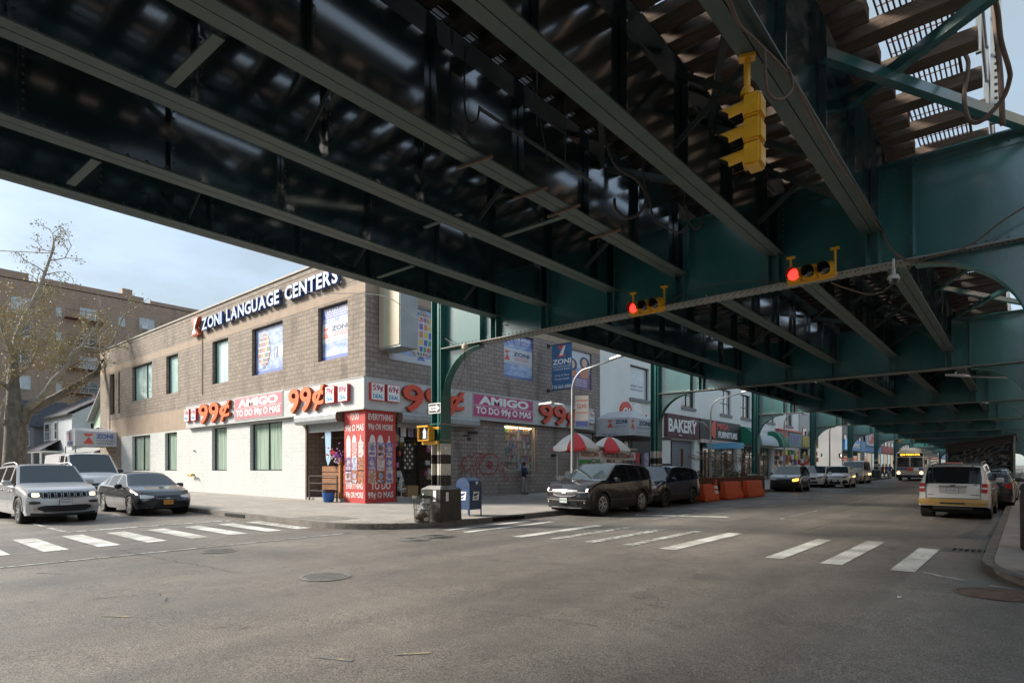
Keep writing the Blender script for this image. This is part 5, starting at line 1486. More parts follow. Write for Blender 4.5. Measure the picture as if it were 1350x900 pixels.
for h in hol:
    mb = MB(); a, b_, c, d = h; x = AX - .15
    mb.box(x, x + .06, a, a + .08, c, d); mb.box(x, x + .06, b_ - .08, b_, c, d); mb.box(x, x + .06, a + .08, b_ - .08, d - .09, d); mb.box(x, x + .06, a + .08, b_ - .08, c, c + .1); mb.box(x, x + .05, a + .08, b_ - .08, (c + d) / 2 - .04, (c + d) / 2 + .04)
    if b_ - a > 1.5: mb.box(x, x + .055, (a + b_) / 2 - .05, (a + b_) / 2 + .05, c + .1, d - .09)
    mb.add([(x + .02, a, c), (x + .02, b_, c), (x + .02, b_, d), (x + .02, a, d)], [(0, 1, 2, 3)], 1 if random.random() < .75 else 2)
    mb.add([(AX + .08, a - .1, c - .16), (AX + .08, b_ + .1, c - .16), (AX + .08, b_ + .1, c - .002), (AX + .08, a - .1, c - .002)], [(0, 1, 2, 3)], 3)
    if random.random() < .12 and b_ - a > 1.5: mb.box(AX - .1, AX + .35, a + .2, a + .9, c + .02, c + .5, 0)
    mb.build('window', [WFR, GLW, GLD, M('stone sill', (.4, .36, .32), .8)], AB)
# fire escape
FE = MB()
for f_ in range(2, 7):
    z = 2.0 + f_ * 3.15; FE.box(AX + .02, AX + 1.1, 21.0, 25.4, z, z + .06)
    for u in [21 + .4 * q for q in range(12)]: FE.box(AX + 1.06, AX + 1.09, u, u + .03, z, z + 1)
    FE.box(AX + 1.05, AX + 1.1, 21, 25.4, z + 1, z + 1.05)
    if f_ < 6: FE.bar((AX + .6, 21.4, z), (AX + .6, 24.8, z + 3.15), .6, .05)
FE.build('fire_escape', M('fire escape red brown', (.16, .05, .04), .7), AB)

SIDW = M('white clapboard', (.60, .64, .66), .7, var=.08, scale=1)
SIDG = M('pale green clapboard', (.42, .56, .42), .7, var=.1, scale=1)
SHG = M('dark grey shingle', (.06, .06, .068), .85, col2=(.1, .1, .11), scale=2.5, detail=9)
SHGL = M('light grey shingle', (.3, .3, .29), .85, var=.2, scale=3)
def clap(mb, x0, x1, y0, y1, z0, z1, mi=0):
    z = z0
    while z < z1 - .01:
        mb.box(x0, x1, y0, y1, z, min(z + .15, z1) - .002, mi); mb.box(x0 - .015, x1 + .015, y0 - .015, y1 + .015, z, z + .03, mi); z += .16
def house(name, label, x0, x1, y0, y1, ze, zr, wallm, roofm, ridge='x', wins=(), g=.5):
    h = thing(name, label, 'house')
    mb = MB(); clap(mb, x0, x1, y0, y1, g, ze); mb.build('wall', wallm, h)
    mb = MB(); o = .45
    if ridge == 'x':
        ym = (y0 + y1) / 2
        a = [(x0 - o, y0 - o, ze - .1), (x1 + o, y0 - o, ze - .1), (x1 + o, ym, zr), (x0 - o, ym, zr), (x0 - o, y1 + o, ze - .1), (x1 + o, y1 + o, ze - .1)]
        b_ = [(p[0], p[1], p[2] + .16) for p in a]
        mb.add(a + b_, [(0, 1, 2, 3), (3, 2, 5, 4), (6, 9, 8, 7), (9, 10, 11, 8), (0, 6, 7, 1), (1, 7, 8, 2), (2, 8, 11, 5), (4, 10, 9, 3), (3, 9, 6, 0), (5, 11, 10, 4)])
        mb.add([(x1 - .01, y0, ze - .05), (x1 - .01, y1, ze - .05), (x1 - .01, ym, zr - .15)], [(0, 1, 2)], 1); mb.add([(x0, y0, ze - .05), (x0, y1, ze - .05), (x0, ym, zr - .15)], [(0, 2, 1)], 1)
    else:
        xm = (x0 + x1) / 2
        a = [(x0 - o, y0 - o, ze - .1), (x0 - o, y1 + o, ze - .1), (xm, y1 + o, zr), (xm, y0 - o, zr), (x1 + o, y0 - o, ze - .1), (x1 + o, y1 + o, ze - .1)]
        b_ = [(p[0], p[1], p[2] + .16) for p in a]
        mb.add(a + b_, [(0, 1, 2, 3), (3, 2, 5, 4), (6, 9, 8, 7), (9, 10, 11, 8), (0, 6, 7, 1), (1, 7, 8, 2), (2, 8, 11, 5), (4, 10, 9, 3), (3, 9, 6, 0), (5, 11, 10, 4)])
        mb.add([(x0, y0 + .01, ze - .05), (x1, y0 + .01, ze - .05), (xm, y0 + .01, zr - .15)], [(0, 1, 2)], 1)
    mb.build('roof', [roofm, wallm], h)
    for (sd, u, z, w_, hh) in wins:
        mb = MB()
        if sd == 's':
            mb.box(u - .1, u + w_ + .1, y0 - .09, y0 - .02, z - .1, z + hh + .12, 0); mb.box(u, u + w_, y0 - .11, y0 - .091, z, z + hh, 1); mb.box(u, u + w_, y0 - .13, y0 - .111, z + hh / 2 - .03, z + hh / 2 + .03, 0)
        else:
            mb.box(x1 + .02, x1 + .09, u - .1, u + w_ + .1, z - .1, z + hh + .12, 0); mb.box(x1 + .091, x1 + .11, u, u + w_, z, z + hh, 1); mb.box(x1 + .111, x1 + .13, u, u + w_, z + hh / 2 - .03, z + hh / 2 + .03, 0)
        mb.build('window', [WFR, GLD], h)
    return h
P = px(40, 540, Y=17)
house('green_house', 'pale green clapboard house with light roof edges behind the white awning', -66.5, -58.5, 17.5, 27, 6.4, 9.4, SIDG, SHGL, 'y', (('s', -65.5, 4.2, 1, 1.5), ('s', -62, 4.2, 1, 1.5), ('s', -65, 1.6, 1.2, 1.4), ('e', 19, 4, 1, 1.4)))
hh = house('white_house', 'white clapboard house with a dark hipped roof beyond the big tree', -80, -69.5, 16.5, 27, 7.2, 10.6, SIDW, SHG, 'x', (('s', -79, 5.0, 1.6, 1.6), ('s', -75.2, 5.0, .7, 1.6), ('s', -78.6, 1.6, 1.7, 1.7), ('s', -74.2, 1.4, 1.2, 2.0), ('e', 18, 4.8, .9, 1.6), ('e', 21, 1.6, 1, 1.6)))
mb = MB(); mb.add([(-80.2, 14.6, 3.7), (-72.5, 14.6, 3.7), (-73.5, 16.6, 4.9), (-79.4, 16.6, 4.9)], [(0, 1, 2, 3)]); mb.box(-80, -72.7, 14.7, 16.5, 3.55, 3.69, 1)
for x in (-79.8, -76.4, -73): mb.box(x - .08, x + .08, 14.75, 14.9, .9, 3.55, 1)
mb.build('porch', [SHG, WFR], hh)
mb = MB(); mb.add([(-68.5, 15.2, 3.3), (-57.8, 15.2, 3.3), (-58.0, 17.5, 4.1), (-68.3, 17.5, 4.1)], [(0, 1, 2, 3)]); mb.box(-68.4, -58, 15.25, 17.4, 3.1, 3.25, 1); mb.box(-66.2, -63, 15.5, 17.4, .7, 3.1, 2)
gh = bpy.data.objects['green_house']; mb.build('porch', [SHGL, WFR, SIDG], gh)
house('grey_house', 'dim grey gabled house at the far left edge behind the tree', -92 + 3, -82, 16, 26, 6.5, 9.5, M('grey clapboard', (.3, .3, .32), .7), SHG, 'y', (('s', -88, 4.5, 1.3, 1.5), ('s', -85, 4.5, 1.3, 1.5), ('s', -88, 1.4, 1.4, 1.6)))

# ---------------------------------------------------------------- big plane tree
BARK = M('mottled plane bark', (.21, .18, .14), .9, col2=(.10, .082, .065), scale=3.5, detail=10, bump=.8, bscale=14, stretch=(1, 1, .5))
BARKP = M('pale peeling bark', (.38, .34, .27), .85, col2=(.22, .19, .15), scale=3.2, detail=10, bump=.4, bscale=14)
LFY = M('yellow autumn leaf', (.42, .29, .07), .7, col2=(.33, .27, .13), scale=.6)
TR = thing('plane_tree', 'large bare plane tree with mottled trunk and sparse yellow leaves', 'tree')
D0 = 43.0
def tp(a, b_, d=0): return px(a, b_, D=D0 + d)
tb = MB()
base = px(20, 612, D=D0); gb_ = gz(base.x, base.y)
bx_ = Vector((base.x, base.y, gb_ - .1))
tb.tube([bx_, bx_ + Vector((0, 0, .7)), tp(20, 590), tp(21, 570), tp(20, 552), tp(19, 535), tp(18, 515), tp(17, 500), tp(18, 480)], [.95, .82, .68, .66, .64, .5, .4, .36, .3], 14)
tb.build('trunk', BARK, TR, smooth=True)
limbs = []; crown = MB(); pale = MB(); twigs = []
random.seed(4)
def limb(mb, pts, r0, r1, n=8):
    P = [Vector(p) for p in pts]; N = len(P); mb.tube(P, [r0 + (r1 - r0) * i / (N - 1) for i in range(N)], n, cap=True)
    return P
def twig(p, d, L, r, depth, mb):
    pts = [p]; q = p.copy(); dd = d.normalized(); n = 4
    for i in range(n):
        dd = (dd + Vector((random.gauss(0, .22), random.gauss(0, .22), random.gauss(.04, .18)))).normalized()
        q = q + dd * L / n; pts.append(q.copy())
        if depth > 0 and i > 0 and random.random() < .85:
            a = dd.cross(Vector((random.gauss(0, 1), random.gauss(0, 1), random.gauss(0, 1)))).normalized()
            twig(q.copy(), (dd * .7 + a * .8).normalized(), L * random.uniform(.45, .7), r * .55, depth - 1, mb)
    mb.tube(pts, [max(.012, r * (1 - .6 * i / n)) for i in range(n + 1)], 5, cap=False)
    if depth <= 1: twigs.append(pts)
ends = []
L1 = limb(crown, [tp(30, 556), tp(38, 542, .3), tp(52, 534, .8), tp(75, 523, 1.4), tp(100, 508, 2), tp(120, 496, 2.5), tp(129, 490, 2.7)], .36, .2)
L2 = limb(pale, [tp(34, 540, .2), tp(48, 528), tp(62, 516, -.3), tp(70, 502, -.6), tp(80, 492, -.8), tp(90, 480, -1), tp(96, 466, -1.2), tp(110, 456, -1.3), tp(124, 432, -1.5)], .28, .1)
L3 = limb(pale, [tp(18, 480), tp(20, 462, .4), tp(22, 445, .6), tp(32, 420, .8), tp(40, 405, 1), tp(52, 380, 1.2), tp(66, 340, 1.4), tp(72, 325, 1.5)], .27, .06)
L4 = limb(pale, [tp(19, 470, 0), tp(10, 452, -.5), tp(2, 430, -1), tp(-8, 405, -1.4)], .2, .07)
L5 = limb(pale, [tp(19, 500), tp(30, 490, .5), tp(42, 478, .9), tp(48, 462, 1.2), tp(66, 450, 1.6)], .15, .05)
L6 = limb(crown, [tp(17, 520), tp(8, 508, -.6), tp(-6, 500, -1)], .15, .09)
L7 = limb(pale, [tp(12, 570), tp(5, 556, -.5), tp(-8, 548, -1)], .2, .12)
L8 = limb(pale, [tp(110, 456, -1.3), tp(135, 461, -1.2), tp(148, 452, -1), tp(156, 432, -.8), tp(163, 415, -.7), tp(182, 406, -.6)], .1, .04)
L9 = limb(crown, [tp(129, 490, 2.7), tp(132, 478, 2.8), tp(140, 470, 3)], .14, .05)
for Lm, nn_, dp in ((L1[3:], 8, 2), (L2[3:], 18, 2), (L3[1:], 24, 2), (L4, 14, 2), (L5, 14, 2), (L6, 4, 2), (L8, 8, 1), (L7, 3, 1), (L9, 4, 1)):
    for q in range(nn_):
        t = (q + random.random()) / nn_ * (len(Lm) - 1.001); i = int(t); p = Lm[i].lerp(Lm[i + 1], t - i)
        d = (Lm[i + 1] - Lm[i]).normalized(); a = Vector((random.gauss(0, 1), random.gauss(0, 1), random.gauss(.5, .8))).normalized()
        twig(p, d * .5 + a, random.uniform(1.0, 2.1), .05, dp, pale)
crown.build('limb', BARK, TR, smooth=True); pale.build('branches', BARKP, TR, smooth=True)
lv = MB()
for pts in twigs:
    for k in range(9):
        p = random.choice(pts) + Vector((random.gauss(0, .22), random.gauss(0, .22), random.gauss(-.05, .2)))
        r = random.uniform(.04, .08); n_ = Vector((random.gauss(0, 1), random.gauss(0, 1), random.gauss(0, 1))).normalized(); a = n_.cross(Vector((0, 0, 1))).normalized(); b_ = n_.cross(a)
        lv.add([p + a * r, p + b_ * r * .8, p - a * r, p - b_ * r * .8], [(0, 1, 2, 3)])
lv.build('leaves', LFY, TR)
# ---------------------------------------------------------------- traffic signals
YEL = M('signal yellow', (.72, .38, .015), .4, col2=(.6, .3, .015), scale=6, coat=.3)
LENSK = M('unlit lens', (.012, .012, .012), .25, coat=.6)
LRED = M('red lens lit', (1, .02, .01), .4, emit=1.6, ecol=(1, .02, .015)); LGRN = M('green lens lit', (.05, 1, .5), .4, emit=4, ecol=(.1, 1, .55))
def fT(o, facing, up=(0, 0, 1)):
    f_ = Vector(facing).normalized(); u = Vector(up); r_ = u.cross(f_).normalized(); u = f_.cross(r_)
    m = Matrix(((*r_, 0), (*u, 0), (*f_, 0), (0, 0, 0, 1))).transposed()
    return Matrix.Translation(o) @ m
def signal(name, label, o, facing, sz, horiz, lit, hang=None, group=None, deep=.2, vis=.2):
    t = thing(name, label, 'traffic light', tuple(o), group=group)
    T = fT((0, 0, 0), facing); s_ = sz
    mb = MB(); vb = MB()
    for k in range(3):
        c = (k - 1) * s_; cx, cy = (c, 0) if horiz else (0, -c)
        h = s_ / 2 - .006
        A = T @ Matrix.Translation((cx, cy, 0))
        mb.cbox((0, 0, 0), (.01, .01, .01), 0) if False else None
        for (x0, x1, y0, y1, z0, z1) in ((-h, h, -h + .02, h - .02, -deep, 0), (-h + .02, h - .02, -h, h, -deep + .01, -.01), (-h + .03, h - .03, -h + .03, h - .03, -deep - .02, -deep)):
            mb.box(x0, x1, y0, y1, z0, z1, 0, A)
        mb.lathe([(h * .95, 0), (h * .95, .02), (h * .86, .02), (h * .86, 0)], 20, A)
        r = h * .9; n = 18; a0, a1 = -PI * .16, PI * 1.16
        P = []
        for i in range(n + 1):
            a = a0 + (a1 - a0) * i / n; L = vis * (.55 + .45 * max(0, math.sin(a)))
            P.append(((r * math.cos(a), r * math.sin(a), .0), (r * .97 * math.cos(a), r * .97 * math.sin(a) - .02, L)))
        for i in range(n):
            vb.add([P[i][0], P[i + 1][0], P[i + 1][1], P[i][1]], [(0, 1, 2, 3)], 0, A)
            q = [tuple(v * .95 if j < 2 else v for j, v in enumerate(p)) for p in (P[i][0], P[i + 1][0], P[i + 1][1], P[i][1])]
            vb.add(q, [(3, 2, 1, 0)], 1, A)
    mb.build('housing', YEL, t); vb.build('visor', [YEL, BLACKM], t)
    for k in range(3):
        c = (k - 1) * s_; cx, cy = (c, 0) if horiz else (0, -c)
        A = T @ Matrix.Translation((cx, cy, .004)); lb = MB(); h = s_ * .42
        lb.lathe([(h, 0), (h * .8, .018), (h * .4, .03), (0, .033)], 20, A)
        lb.build('lens', (LRED if lit == 'r' else LGRN) if (lit == 'r' and k == 0) or (lit == 'g' and k == 2) else LENSK, t, smooth=True)
    return t, T
o = px(985, 178, D=5.78)
t, T = signal('traffic_signal', 'large yellow three section signal hanging vertically from the near girder, seen from behind', o, (-1, -.06, 0), .232, False, '', deep=.13, vis=.27)
hb = MB(); top = px(988, 64, Z=ZB) - Vector(o); 
hb.tube([(0, 0, .37), (0, 0, top.z - .005)], .03, 10); hb.cbox((0, 0, top.z - .02), (.15, .1, .03), 0, .4); hb.lathe([(.06, .37), (.06, .42), (.04, .45), (.03, .45)], 12)
hb.build('hanger', YEL, t)
for lab, (a, b_), (hx0, hx1) in (('yellow horizontal signal with its left lamp lit red, nearer the right column', (1067, 358), (1040, 1098)), ('yellow horizontal signal with its left lamp lit red, left of the other one', (850, 403), (828, 872))):
    o = px(a, b_, Y=11.1); t, T = signal('traffic_signal', lab, o, (0, -1, 0), .245, True, 'r', deep=.16)
    hb = MB()
    for sx in (-.33, .37):
        hb.tube([(sx, .12, -.1), (sx, .12, .34)], .022, 8); hb.cbox((sx, .12, .34), (.13, .08, .03)); hb.cbox((sx, .08, -.09), (.08, .12, .04))
    hb.box(-.37, .37, .09, .12, -.15, -.12); hb.build('hanger', YEL, t)
for i, (a, b_, hz, lit, Yd) in enumerate(((1178, 571, 0, '', 84), (1184, 575, 0, '', 84), (1206, 576, 1, '', 88), (1253, 573, 1, 'g', 88), (1302, 572, 1, 'g', 88), (1321, 571, 0, '', 86), (1112, 0, 0, '', 0))):
    if not Yd: continue
    o = px(a, b_, Y=Yd)
    lb = ['left one of a pair of far vertical yellow signals over the avenue', 'right one of a pair of far vertical yellow signals over the avenue', 'far horizontal yellow signal above the bus roof, unlit', 'far horizontal yellow signal with a green lamp, left of the shed roof', 'far horizontal yellow signal with a green lamp above the shed roof', 'far vertical yellow signal above the right end of the shed roof'][i]
    t, T = signal('traffic_signal', lb, o, (0, -1, 0) if hz else (-.8, -1, 0), .5 if hz else .42, bool(hz), lit, deep=.25, vis=.3)
    hb = MB(); top = 5.12 - o.z + (.9 if not hz else .6)
    for sx in ((-.9, .9) if hz else (0,)): hb.tube([(sx, .2, 0), (sx, .2, max(.5, top))], .06, 6)
    hb.build('hanger', YEL, t)
# street corner signal beyond (small) and pedestrian signal
def pedsig(label, o, facing, s_, walk=True, column=None):
    t = thing('pedestrian_signal', label, 'pedestrian signal', tuple(o)); T = fT((0, 0, 0), facing)
    mb = MB(); mb.box(-.24 * s_, .24 * s_, -.23 * s_, .23 * s_, -.2 * s_, 0, 0, T); mb.box(-.25 * s_, .25 * s_, .19 * s_, .25 * s_, 0, .12 * s_, 0, T)
    mb.box(-.25 * s_, -.225 * s_, -.23 * s_, .19 * s_, 0, .08 * s_, 0, T); mb.box(.225 * s_, .25 * s_, -.23 * s_, .19 * s_, 0, .08 * s_, 0, T); mb.box(-.25 * s_, .25 * s_, -.25 * s_, -.22 * s_, 0, .08 * s_, 0, T)
    mb.box(-.2 * s_, .5 * s_, -.36 * s_, -.26 * s_, -.16 * s_, -.06 * s_, 0, T); mb.box(.24 * s_, .55 * s_, .12 * s_, .2 * s_, -.16 * s_, -.08 * s_, 0, T)
    mb.build('housing', YEL, t)
    f_ = MB(); f_.box(-.2 * s_, .2 * s_, -.2 * s_, .18 * s_, .001, .008, 0, T); f_.build('face', M('dark signal face', (.03, .028, .022), .5), t)
    m_ = MB()
    A = T @ Matrix.Scale(s_ * .34, 4) @ Matrix.Translation((0, 0, .05))
    m_.add([(.0 + .07 * math.cos(q), .40 + .07 * math.sin(q), 0) for q in [2 * PI * k / 10 for k in range(10)]], [tuple(range(10))], 0, A)
    for P in ([(-.08, .3), (.08, .32), (.1, .0), (-.07, -.02)], [(.08, .3), (.2, .1), (.16, .06), (.05, .22)], [(-.07, .3), (-.2, .12), (-.16, .07), (-.05, .2)], [(-.06, 0), (.03, 0), (-.08, -.45), (-.18, -.45)], [(0, 0), (.1, .02), (.17, -.2), (.12, -.45), (.03, -.45), (.07, -.2)]):
        m_.add([(x, y, 0) for x, y in P], [tuple(range(len(P)))], 0, A)
    m_.build('walking_symbol', M('white lamp symbol', (.8, .85, .9), .5, emit=1.2, ecol=(.8, .9, 1)), t)
    return t
pedsig('yellow walk signal box with a white walking figure strapped to the first column', px(560, 571, Y=11.25), (.05, -1, 0), .86)
pedsig('small far orange pedestrian signal on the light pole by the cross street', px(1109, 600, Y=80), (0, -1, 0), 1.0)
ow = thing('one_way_sign', 'small black and white one way arrow sign on the first column', 'sign', tuple(px(573, 538, Y=11.27)))
T = fT((0, 0, 0), (0, -1, 0)); mb = MB()
mb.box(-.25, .25, -.15, .15, -.006, 0, 0, T); mb.box(-.24, .24, -.14, .14, 0, .003, 1, T); mb.box(-.22, .22, -.12, .12, .003, .005, 0, T)
mb.add([(-.2, -.06, .008), (.06, -.06, .008), (.06, -.11, .008), (.21, 0, .008), (.06, .11, .008), (.06, .06, .008), (-.2, .06, .008)], [(0, 1, 2, 3, 4, 5, 6)], 1, T)
mb.text('ONE WAY', T @ Matrix.Translation((-.04, 0, .01)), w=.24, h=.06, ex=.002, mi=0, bold=.02)
mb.build('plate', [BANDB, LETW], ow)
mb = MB(); mb.tube([(-.1, .05, 0), (.16, .05, 0)], .012, 6); mb.build('strap', GALV, ow)
st = MB(); P = px(590, 555, Y=11.5)
for z in (px(585, 559, Y=11.5).z, px(585, 581, Y=11.5).z):
    st.box(-12.86, -12.43, 11.47, 11.5, z, z + .04); st.box(-12.43, -12.42, 11.47, 11.93, z, z + .04)
tag(st.build('steel_strap', WEBT), 'pair of steel straps round the first column holding the walk signal', 'strap')
st = MB(); st.box(-12.42, -12.415, 11.62, 11.74, 2.34, 2.42); st.box(-12.219, -12.215, 11.5, 11.6, .9, 1.15); st.box(-12.95, -12.9, 11.28, 11.288, .95, 1.1); st.box(-12.5, -12.38, 11.28, 11.288, .9, 1.2)
tag(st.build('sticker', LETW), 'small white stickers on the black base of the first column', 'sticker')
# dome camera
dc = thing('dome_camera', 'small cream dome camera hanging under the first bent', 'camera', tuple(px(1178, 366, Y=11.2)))
mb = MB(); mb.lathe([(0, .14), (.03, .14), (.03, .05), (.07, .04), (.085, .0), (.085, -.03)], 16); mb.tube([(0, 0, .14), (0, 0, .3)], .02, 8); mb.build('housing', M('camera cream', (.5, .48, .42), .5), dc, smooth=True)
mb = MB(); mb.lathe([(.08, -.03), (.07, -.07), (.04, -.1), (0, -.11)], 16); mb.build('dome', GLD, dc, smooth=True)

# ---------------------------------------------------------------- mailbox, basket
P = px(614.5, 678.5); mz = gz(-13.1, 13.3) + KH
MBX = thing('mailbox', 'dark blue rounded top street mailbox beside the first column base', 'mailbox', (-13.15, 13.35, mz), 0)
BLU = M('mailbox blue', (.012, .04, .11), .4, col2=(.018, .05, .13), scale=4, coat=.3)
mb = MB(); w_, d_ = .29, .27
poly = [(-w_, .2), (w_, .2), (w_, .92)] + [(w_ * math.cos(t), .92 + .26 * math.sin(t)) for t in [PI * k / 14 for k in range(1, 14)]] + [(-w_, .92)]
T = Matrix(((1, 0, 0, 0), (0, 0, 1, 0), (0, 1, 0, 0), (0, 0, 0, 1)))
mb.prism([(x, z) for x, z in poly][::-1], -d_, d_, T); mb.build('body', BLU, MBX, bevel=.008)
mb = MB()
for sx in (-1, 1):
    for sy in (-1, 1): mb.box(sx * w_ - .03 if sx > 0 else -w_, (w_ if sx > 0 else -w_ + .03), (d_ - .03) if sy > 0 else -d_, d_ if sy > 0 else -d_ + .03, 0, .2)
mb.build('leg', BLU, MBX)
mb = MB(); mb.box(-w_ - .01, w_ + .01, -d_ - .012, -d_ - .001, .88, .92); mb.box(w_ + .001, w_ + .012, -.2, .2, .9, .93); mb.build('trim', BLU, MBX)
mb = MB()
for T in (frame((0, -d_ - .003, .62), (1, 0, 0), (0, 0, 1)), frame((w_ + .003, 0, .62), (0, 1, 0), (0, 0, 1))):
    mb.add([(-.14, -.13, .002), (.12, -.13, .002), (.16, .13, .002), (-.1, .13, .002)], [(0, 1, 2, 3)], 0, T)
    mb.add([(-.1, -.02, .005), (.02, .0, .005), (.12, .07, .005), (.1, .1, .005), (-.09, .06, .005)], [(0, 1, 2, 3, 4)], 1, T); mb.add([(-.11, -.08, .005), (.06, -.02, .005), (.02, -.1, .005)], [(0, 1, 2)], 1, T)
    if abs((T @ Vector((0, 0, 0))).x) > .1: mb.add([(.0, .36, .002), (.1, .36, .002), (.1, .44, .002), (.0, .44, .002)], [(0, 1, 2, 3)], 0, T)
mb.build('emblem_label', [LETW, PNAVY], MBX)
TBx, TBy = -12.62, 10.98
tb = thing('litter_basket', 'green wire mesh litter basket with white bag beside the first column', 'litter bin', (TBx, TBy, gz(TBx, TBy) + KH))
WIRE = M('basket wire', (.07, .075, .055), .6, .4)
mb = MB(); n = 26
for k in range(n):
    a = 2 * PI * k / n; c, s_ = math.cos(a), math.sin(a); mb.bar((.2 * c, .2 * s_, .03), (.25 * c, .25 * s_, .72), .007, .007)
for r, z in ((.2, .03), (.212, .18), (.226, .34), (.24, .5), (.26, .72)): mb.lathe([(r, z - .008), (r + .008, z), (r, z + .008), (r - .006, z)], 26)
mb.lathe([(.2, .02), (0, .02)], 26); mb.lathe([(.27, .66), (.27, .74), (.255, .74), (.255, .66)], 26); mb.build('mesh', WIRE, tb)
mb = MB(); random.seed(3)
for k in range(9):
    c = Vector((random.uniform(-.09, .09), random.uniform(-.09, .09), .1 + .05 * k)); m_ = 0 if k > 3 else 1
    vs = []; 
    mb.lathe([(0, -.09), (.07 * random.uniform(.7, 1.2), -.05), (.1 * random.uniform(.7, 1.2), .0), (.07, .06), (0, .09)], 7, Matrix.Translation(c) @ rotm('X', random.random() * 3), m_)
mb.build('rubbish_bag', [M('white plastic bag', (.5, .5, .5), .4, var=.3, scale=6), M('brown rubbish', (.13, .08, .05), .8)], tb)

# ---------------------------------------------------------------- shop doorway goods
mb = MB(); P = (-22.35, 14.0); g0 = gz(*P) + KH
bt = thing('blue_tub', 'blue ribbed plastic tub with a dark rim on the pavement by the red pillar', 'tub', (-22.3, 14.25, g0))
mb.lathe([(0, .01), (.2, .01), (.215, .1), (.225, .11), (.23, .2), (.24, .21), (.245, .3), (.255, .31), (.26, .4)], 20); mb.build('tub', M('bright blue plastic', (.02, .12, .42), .4), bt, smooth=True)
mb = MB(); mb.lathe([(.26, .4), (.28, .42), (.28, .52), (.25, .52), (.25, .44), (0, .43)], 20); mb.build('rim', BANDB, bt)
ry = CY - .12
rl = thing('hand_rail', 'dark metal guard rail in front of the side street doorway', 'rail')
mb = MB()
for z in (.85, 1.18, 1.5): mb.box(-24.35, -22.15, ry - .02, ry + .02, z, z + .04)
for x in (-24.35, -22.2): mb.box(x - .025, x + .025, ry - .025, ry + .025, .4, 1.54)
mb.build('bars', M('rail brown black', (.05, .035, .03), .6), rl)
pw = MB()
for k in range(5): pw.box(-24.0, -22.25, CY + .3, CY + .34, .62 + k * .27, .86 + k * .27)
pw.box(-22.28, -22.2, CY + .1, CY + .2, .56, 2.2)
tag(pw.build('plank_stall', M('orange brown planks', (.30, .13, .05), .7, col2=(.2, .085, .03), scale=3, stretch=(1, 5, 5))), 'orange brown stacked wooden planks behind the guard rail', 'wooden stall')
ft = thing('flower_stand', 'red white and purple artificial flowers bunched on a wooden post', 'flowers', (-22.05, CY - .05, .55))
mb = MB(); mb.box(-.05, .05, -.05, .05, 0, 1.75); mb.build('post', M('orange post wood', (.38, .17, .06), .7), ft)
fl = MB(); random.seed(8)
for k in range(70):
    c = Vector((random.gauss(-.12, .2), random.gauss(-.12, .12), 1.85 + random.gauss(0, .13)))
    fl.lathe([(0, -.02), (.045, 0), (.03, .035), (0, .03)], 6, Matrix.Translation(c) @ rotm('X', random.random() * 2), 0 if c.x < -.02 and c.z > 1.8 else (1 if c.x > -.02 else 2))
fl.build('blossom', [M('flower red', (.5, .03, .07), .6), M('flower purple', (.3, .12, .42), .6), M('flower white', (.75, .7, .72), .6)], ft)
mb = MB(); mb.add([(-23.45, CY + .1, 3.7), (-22.95, CY + .1, 3.7), (-23.0, CY + .1, 2.2), (-23.2, CY + .1, 1.95), (-23.35, CY + .1, 2.3)], [(0, 1, 2, 3, 4)])
mb.box(-23.45, -22.95, CY + .09, CY + .1, 3.68, 3.72)
o = mb.build('hanging_cloth', M('pale blue cloth', (.3, .45, .58), .7)); s_ = o.modifiers.new('s', 'SOLIDIFY'); s_.thickness = .02; tag(o, 'pale blue cloth hanging in the side street doorway', 'cloth')
mb = MB(); mb.lathe([(0, .1), (.05, .1), (.14, 0), (.13, -.01), (0, .0)], 14, Matrix.Translation((-23.8, CY + .3, 3.2))); mb.tube([(-23.8, CY + .3, 3.3), (-23.8, CY + .3, 3.9)], .01, 6); tag(mb.build('pendant_lamp', GALV), 'small pale pendant lamp in the side street doorway', 'lamp')
# items at the avenue doorway
fx = CX - .5
mb = MB(); mb.cbox((CX - .2, 17.15, .62 + .23), (.5, .62, .46), 0, .1); mb.cbox((CX - .2, 17.15, 1.085), (.52, .64, .012), 1, .1)
tag(mb.build('cardboard_box', [M('cardboard', (.32, .19, .09), .8, var=.15, scale=4), M('cardboard flap', (.24, .14, .06), .8)]), 'brown cardboard box on the shop step', 'box')
wt = thing('white_tree', 'small white artificial christmas tree on the shop step', 'artificial tree', (CX + .02, 16.55, .62))
mb = MB(); mb.tube([(0, 0, 0), (0, 0, .9)], .015, 6); mb.box(-.12, .12, -.012, .012, 0, .02); mb.box(-.012, .012, -.12, .12, 0, .02)
for k in range(150):
    z = random.uniform(.2, 1.0); r = .28 * (1.05 - z); a = random.random() * 6.3
    mb.bar((0, 0, z), (r * math.cos(a), r * math.sin(a), z + .04), .02, .012)
mb.build('branches', M('tinsel white', (.6, .62, .6), .5), wt)
for i, (yy, z, r, lb) in enumerate(((18.75, 2.9, .3, 'red flower wreath high behind the walk signal'), (18.85, 1.95, .28, 'red flower wreath midway down beside the first column'), (18.6, .85, .3, 'red and yellow flower bunch low on the shop step'))):
    mb = MB(); random.seed(30 + i)
    for k in range(60):
        a = random.random() * 6.3; q = r * math.sqrt(random.random())
        mb.lathe([(0, -.03), (.055, 0), (.03, .04), (0, .03)], 6, Matrix.Translation((CX - .3 + random.uniform(-.1, .15), yy + q * math.cos(a), z + q * math.sin(a))), 0 if (k % 6 or i < 2) else 1)
    tag(mb.build('flower_wreath', [M('wreath red', (.5, .015, .02), .6), M('wreath yellow', (.7, .5, .05), .6)]), lb, 'wreath')
mb = MB(); random.seed(12)
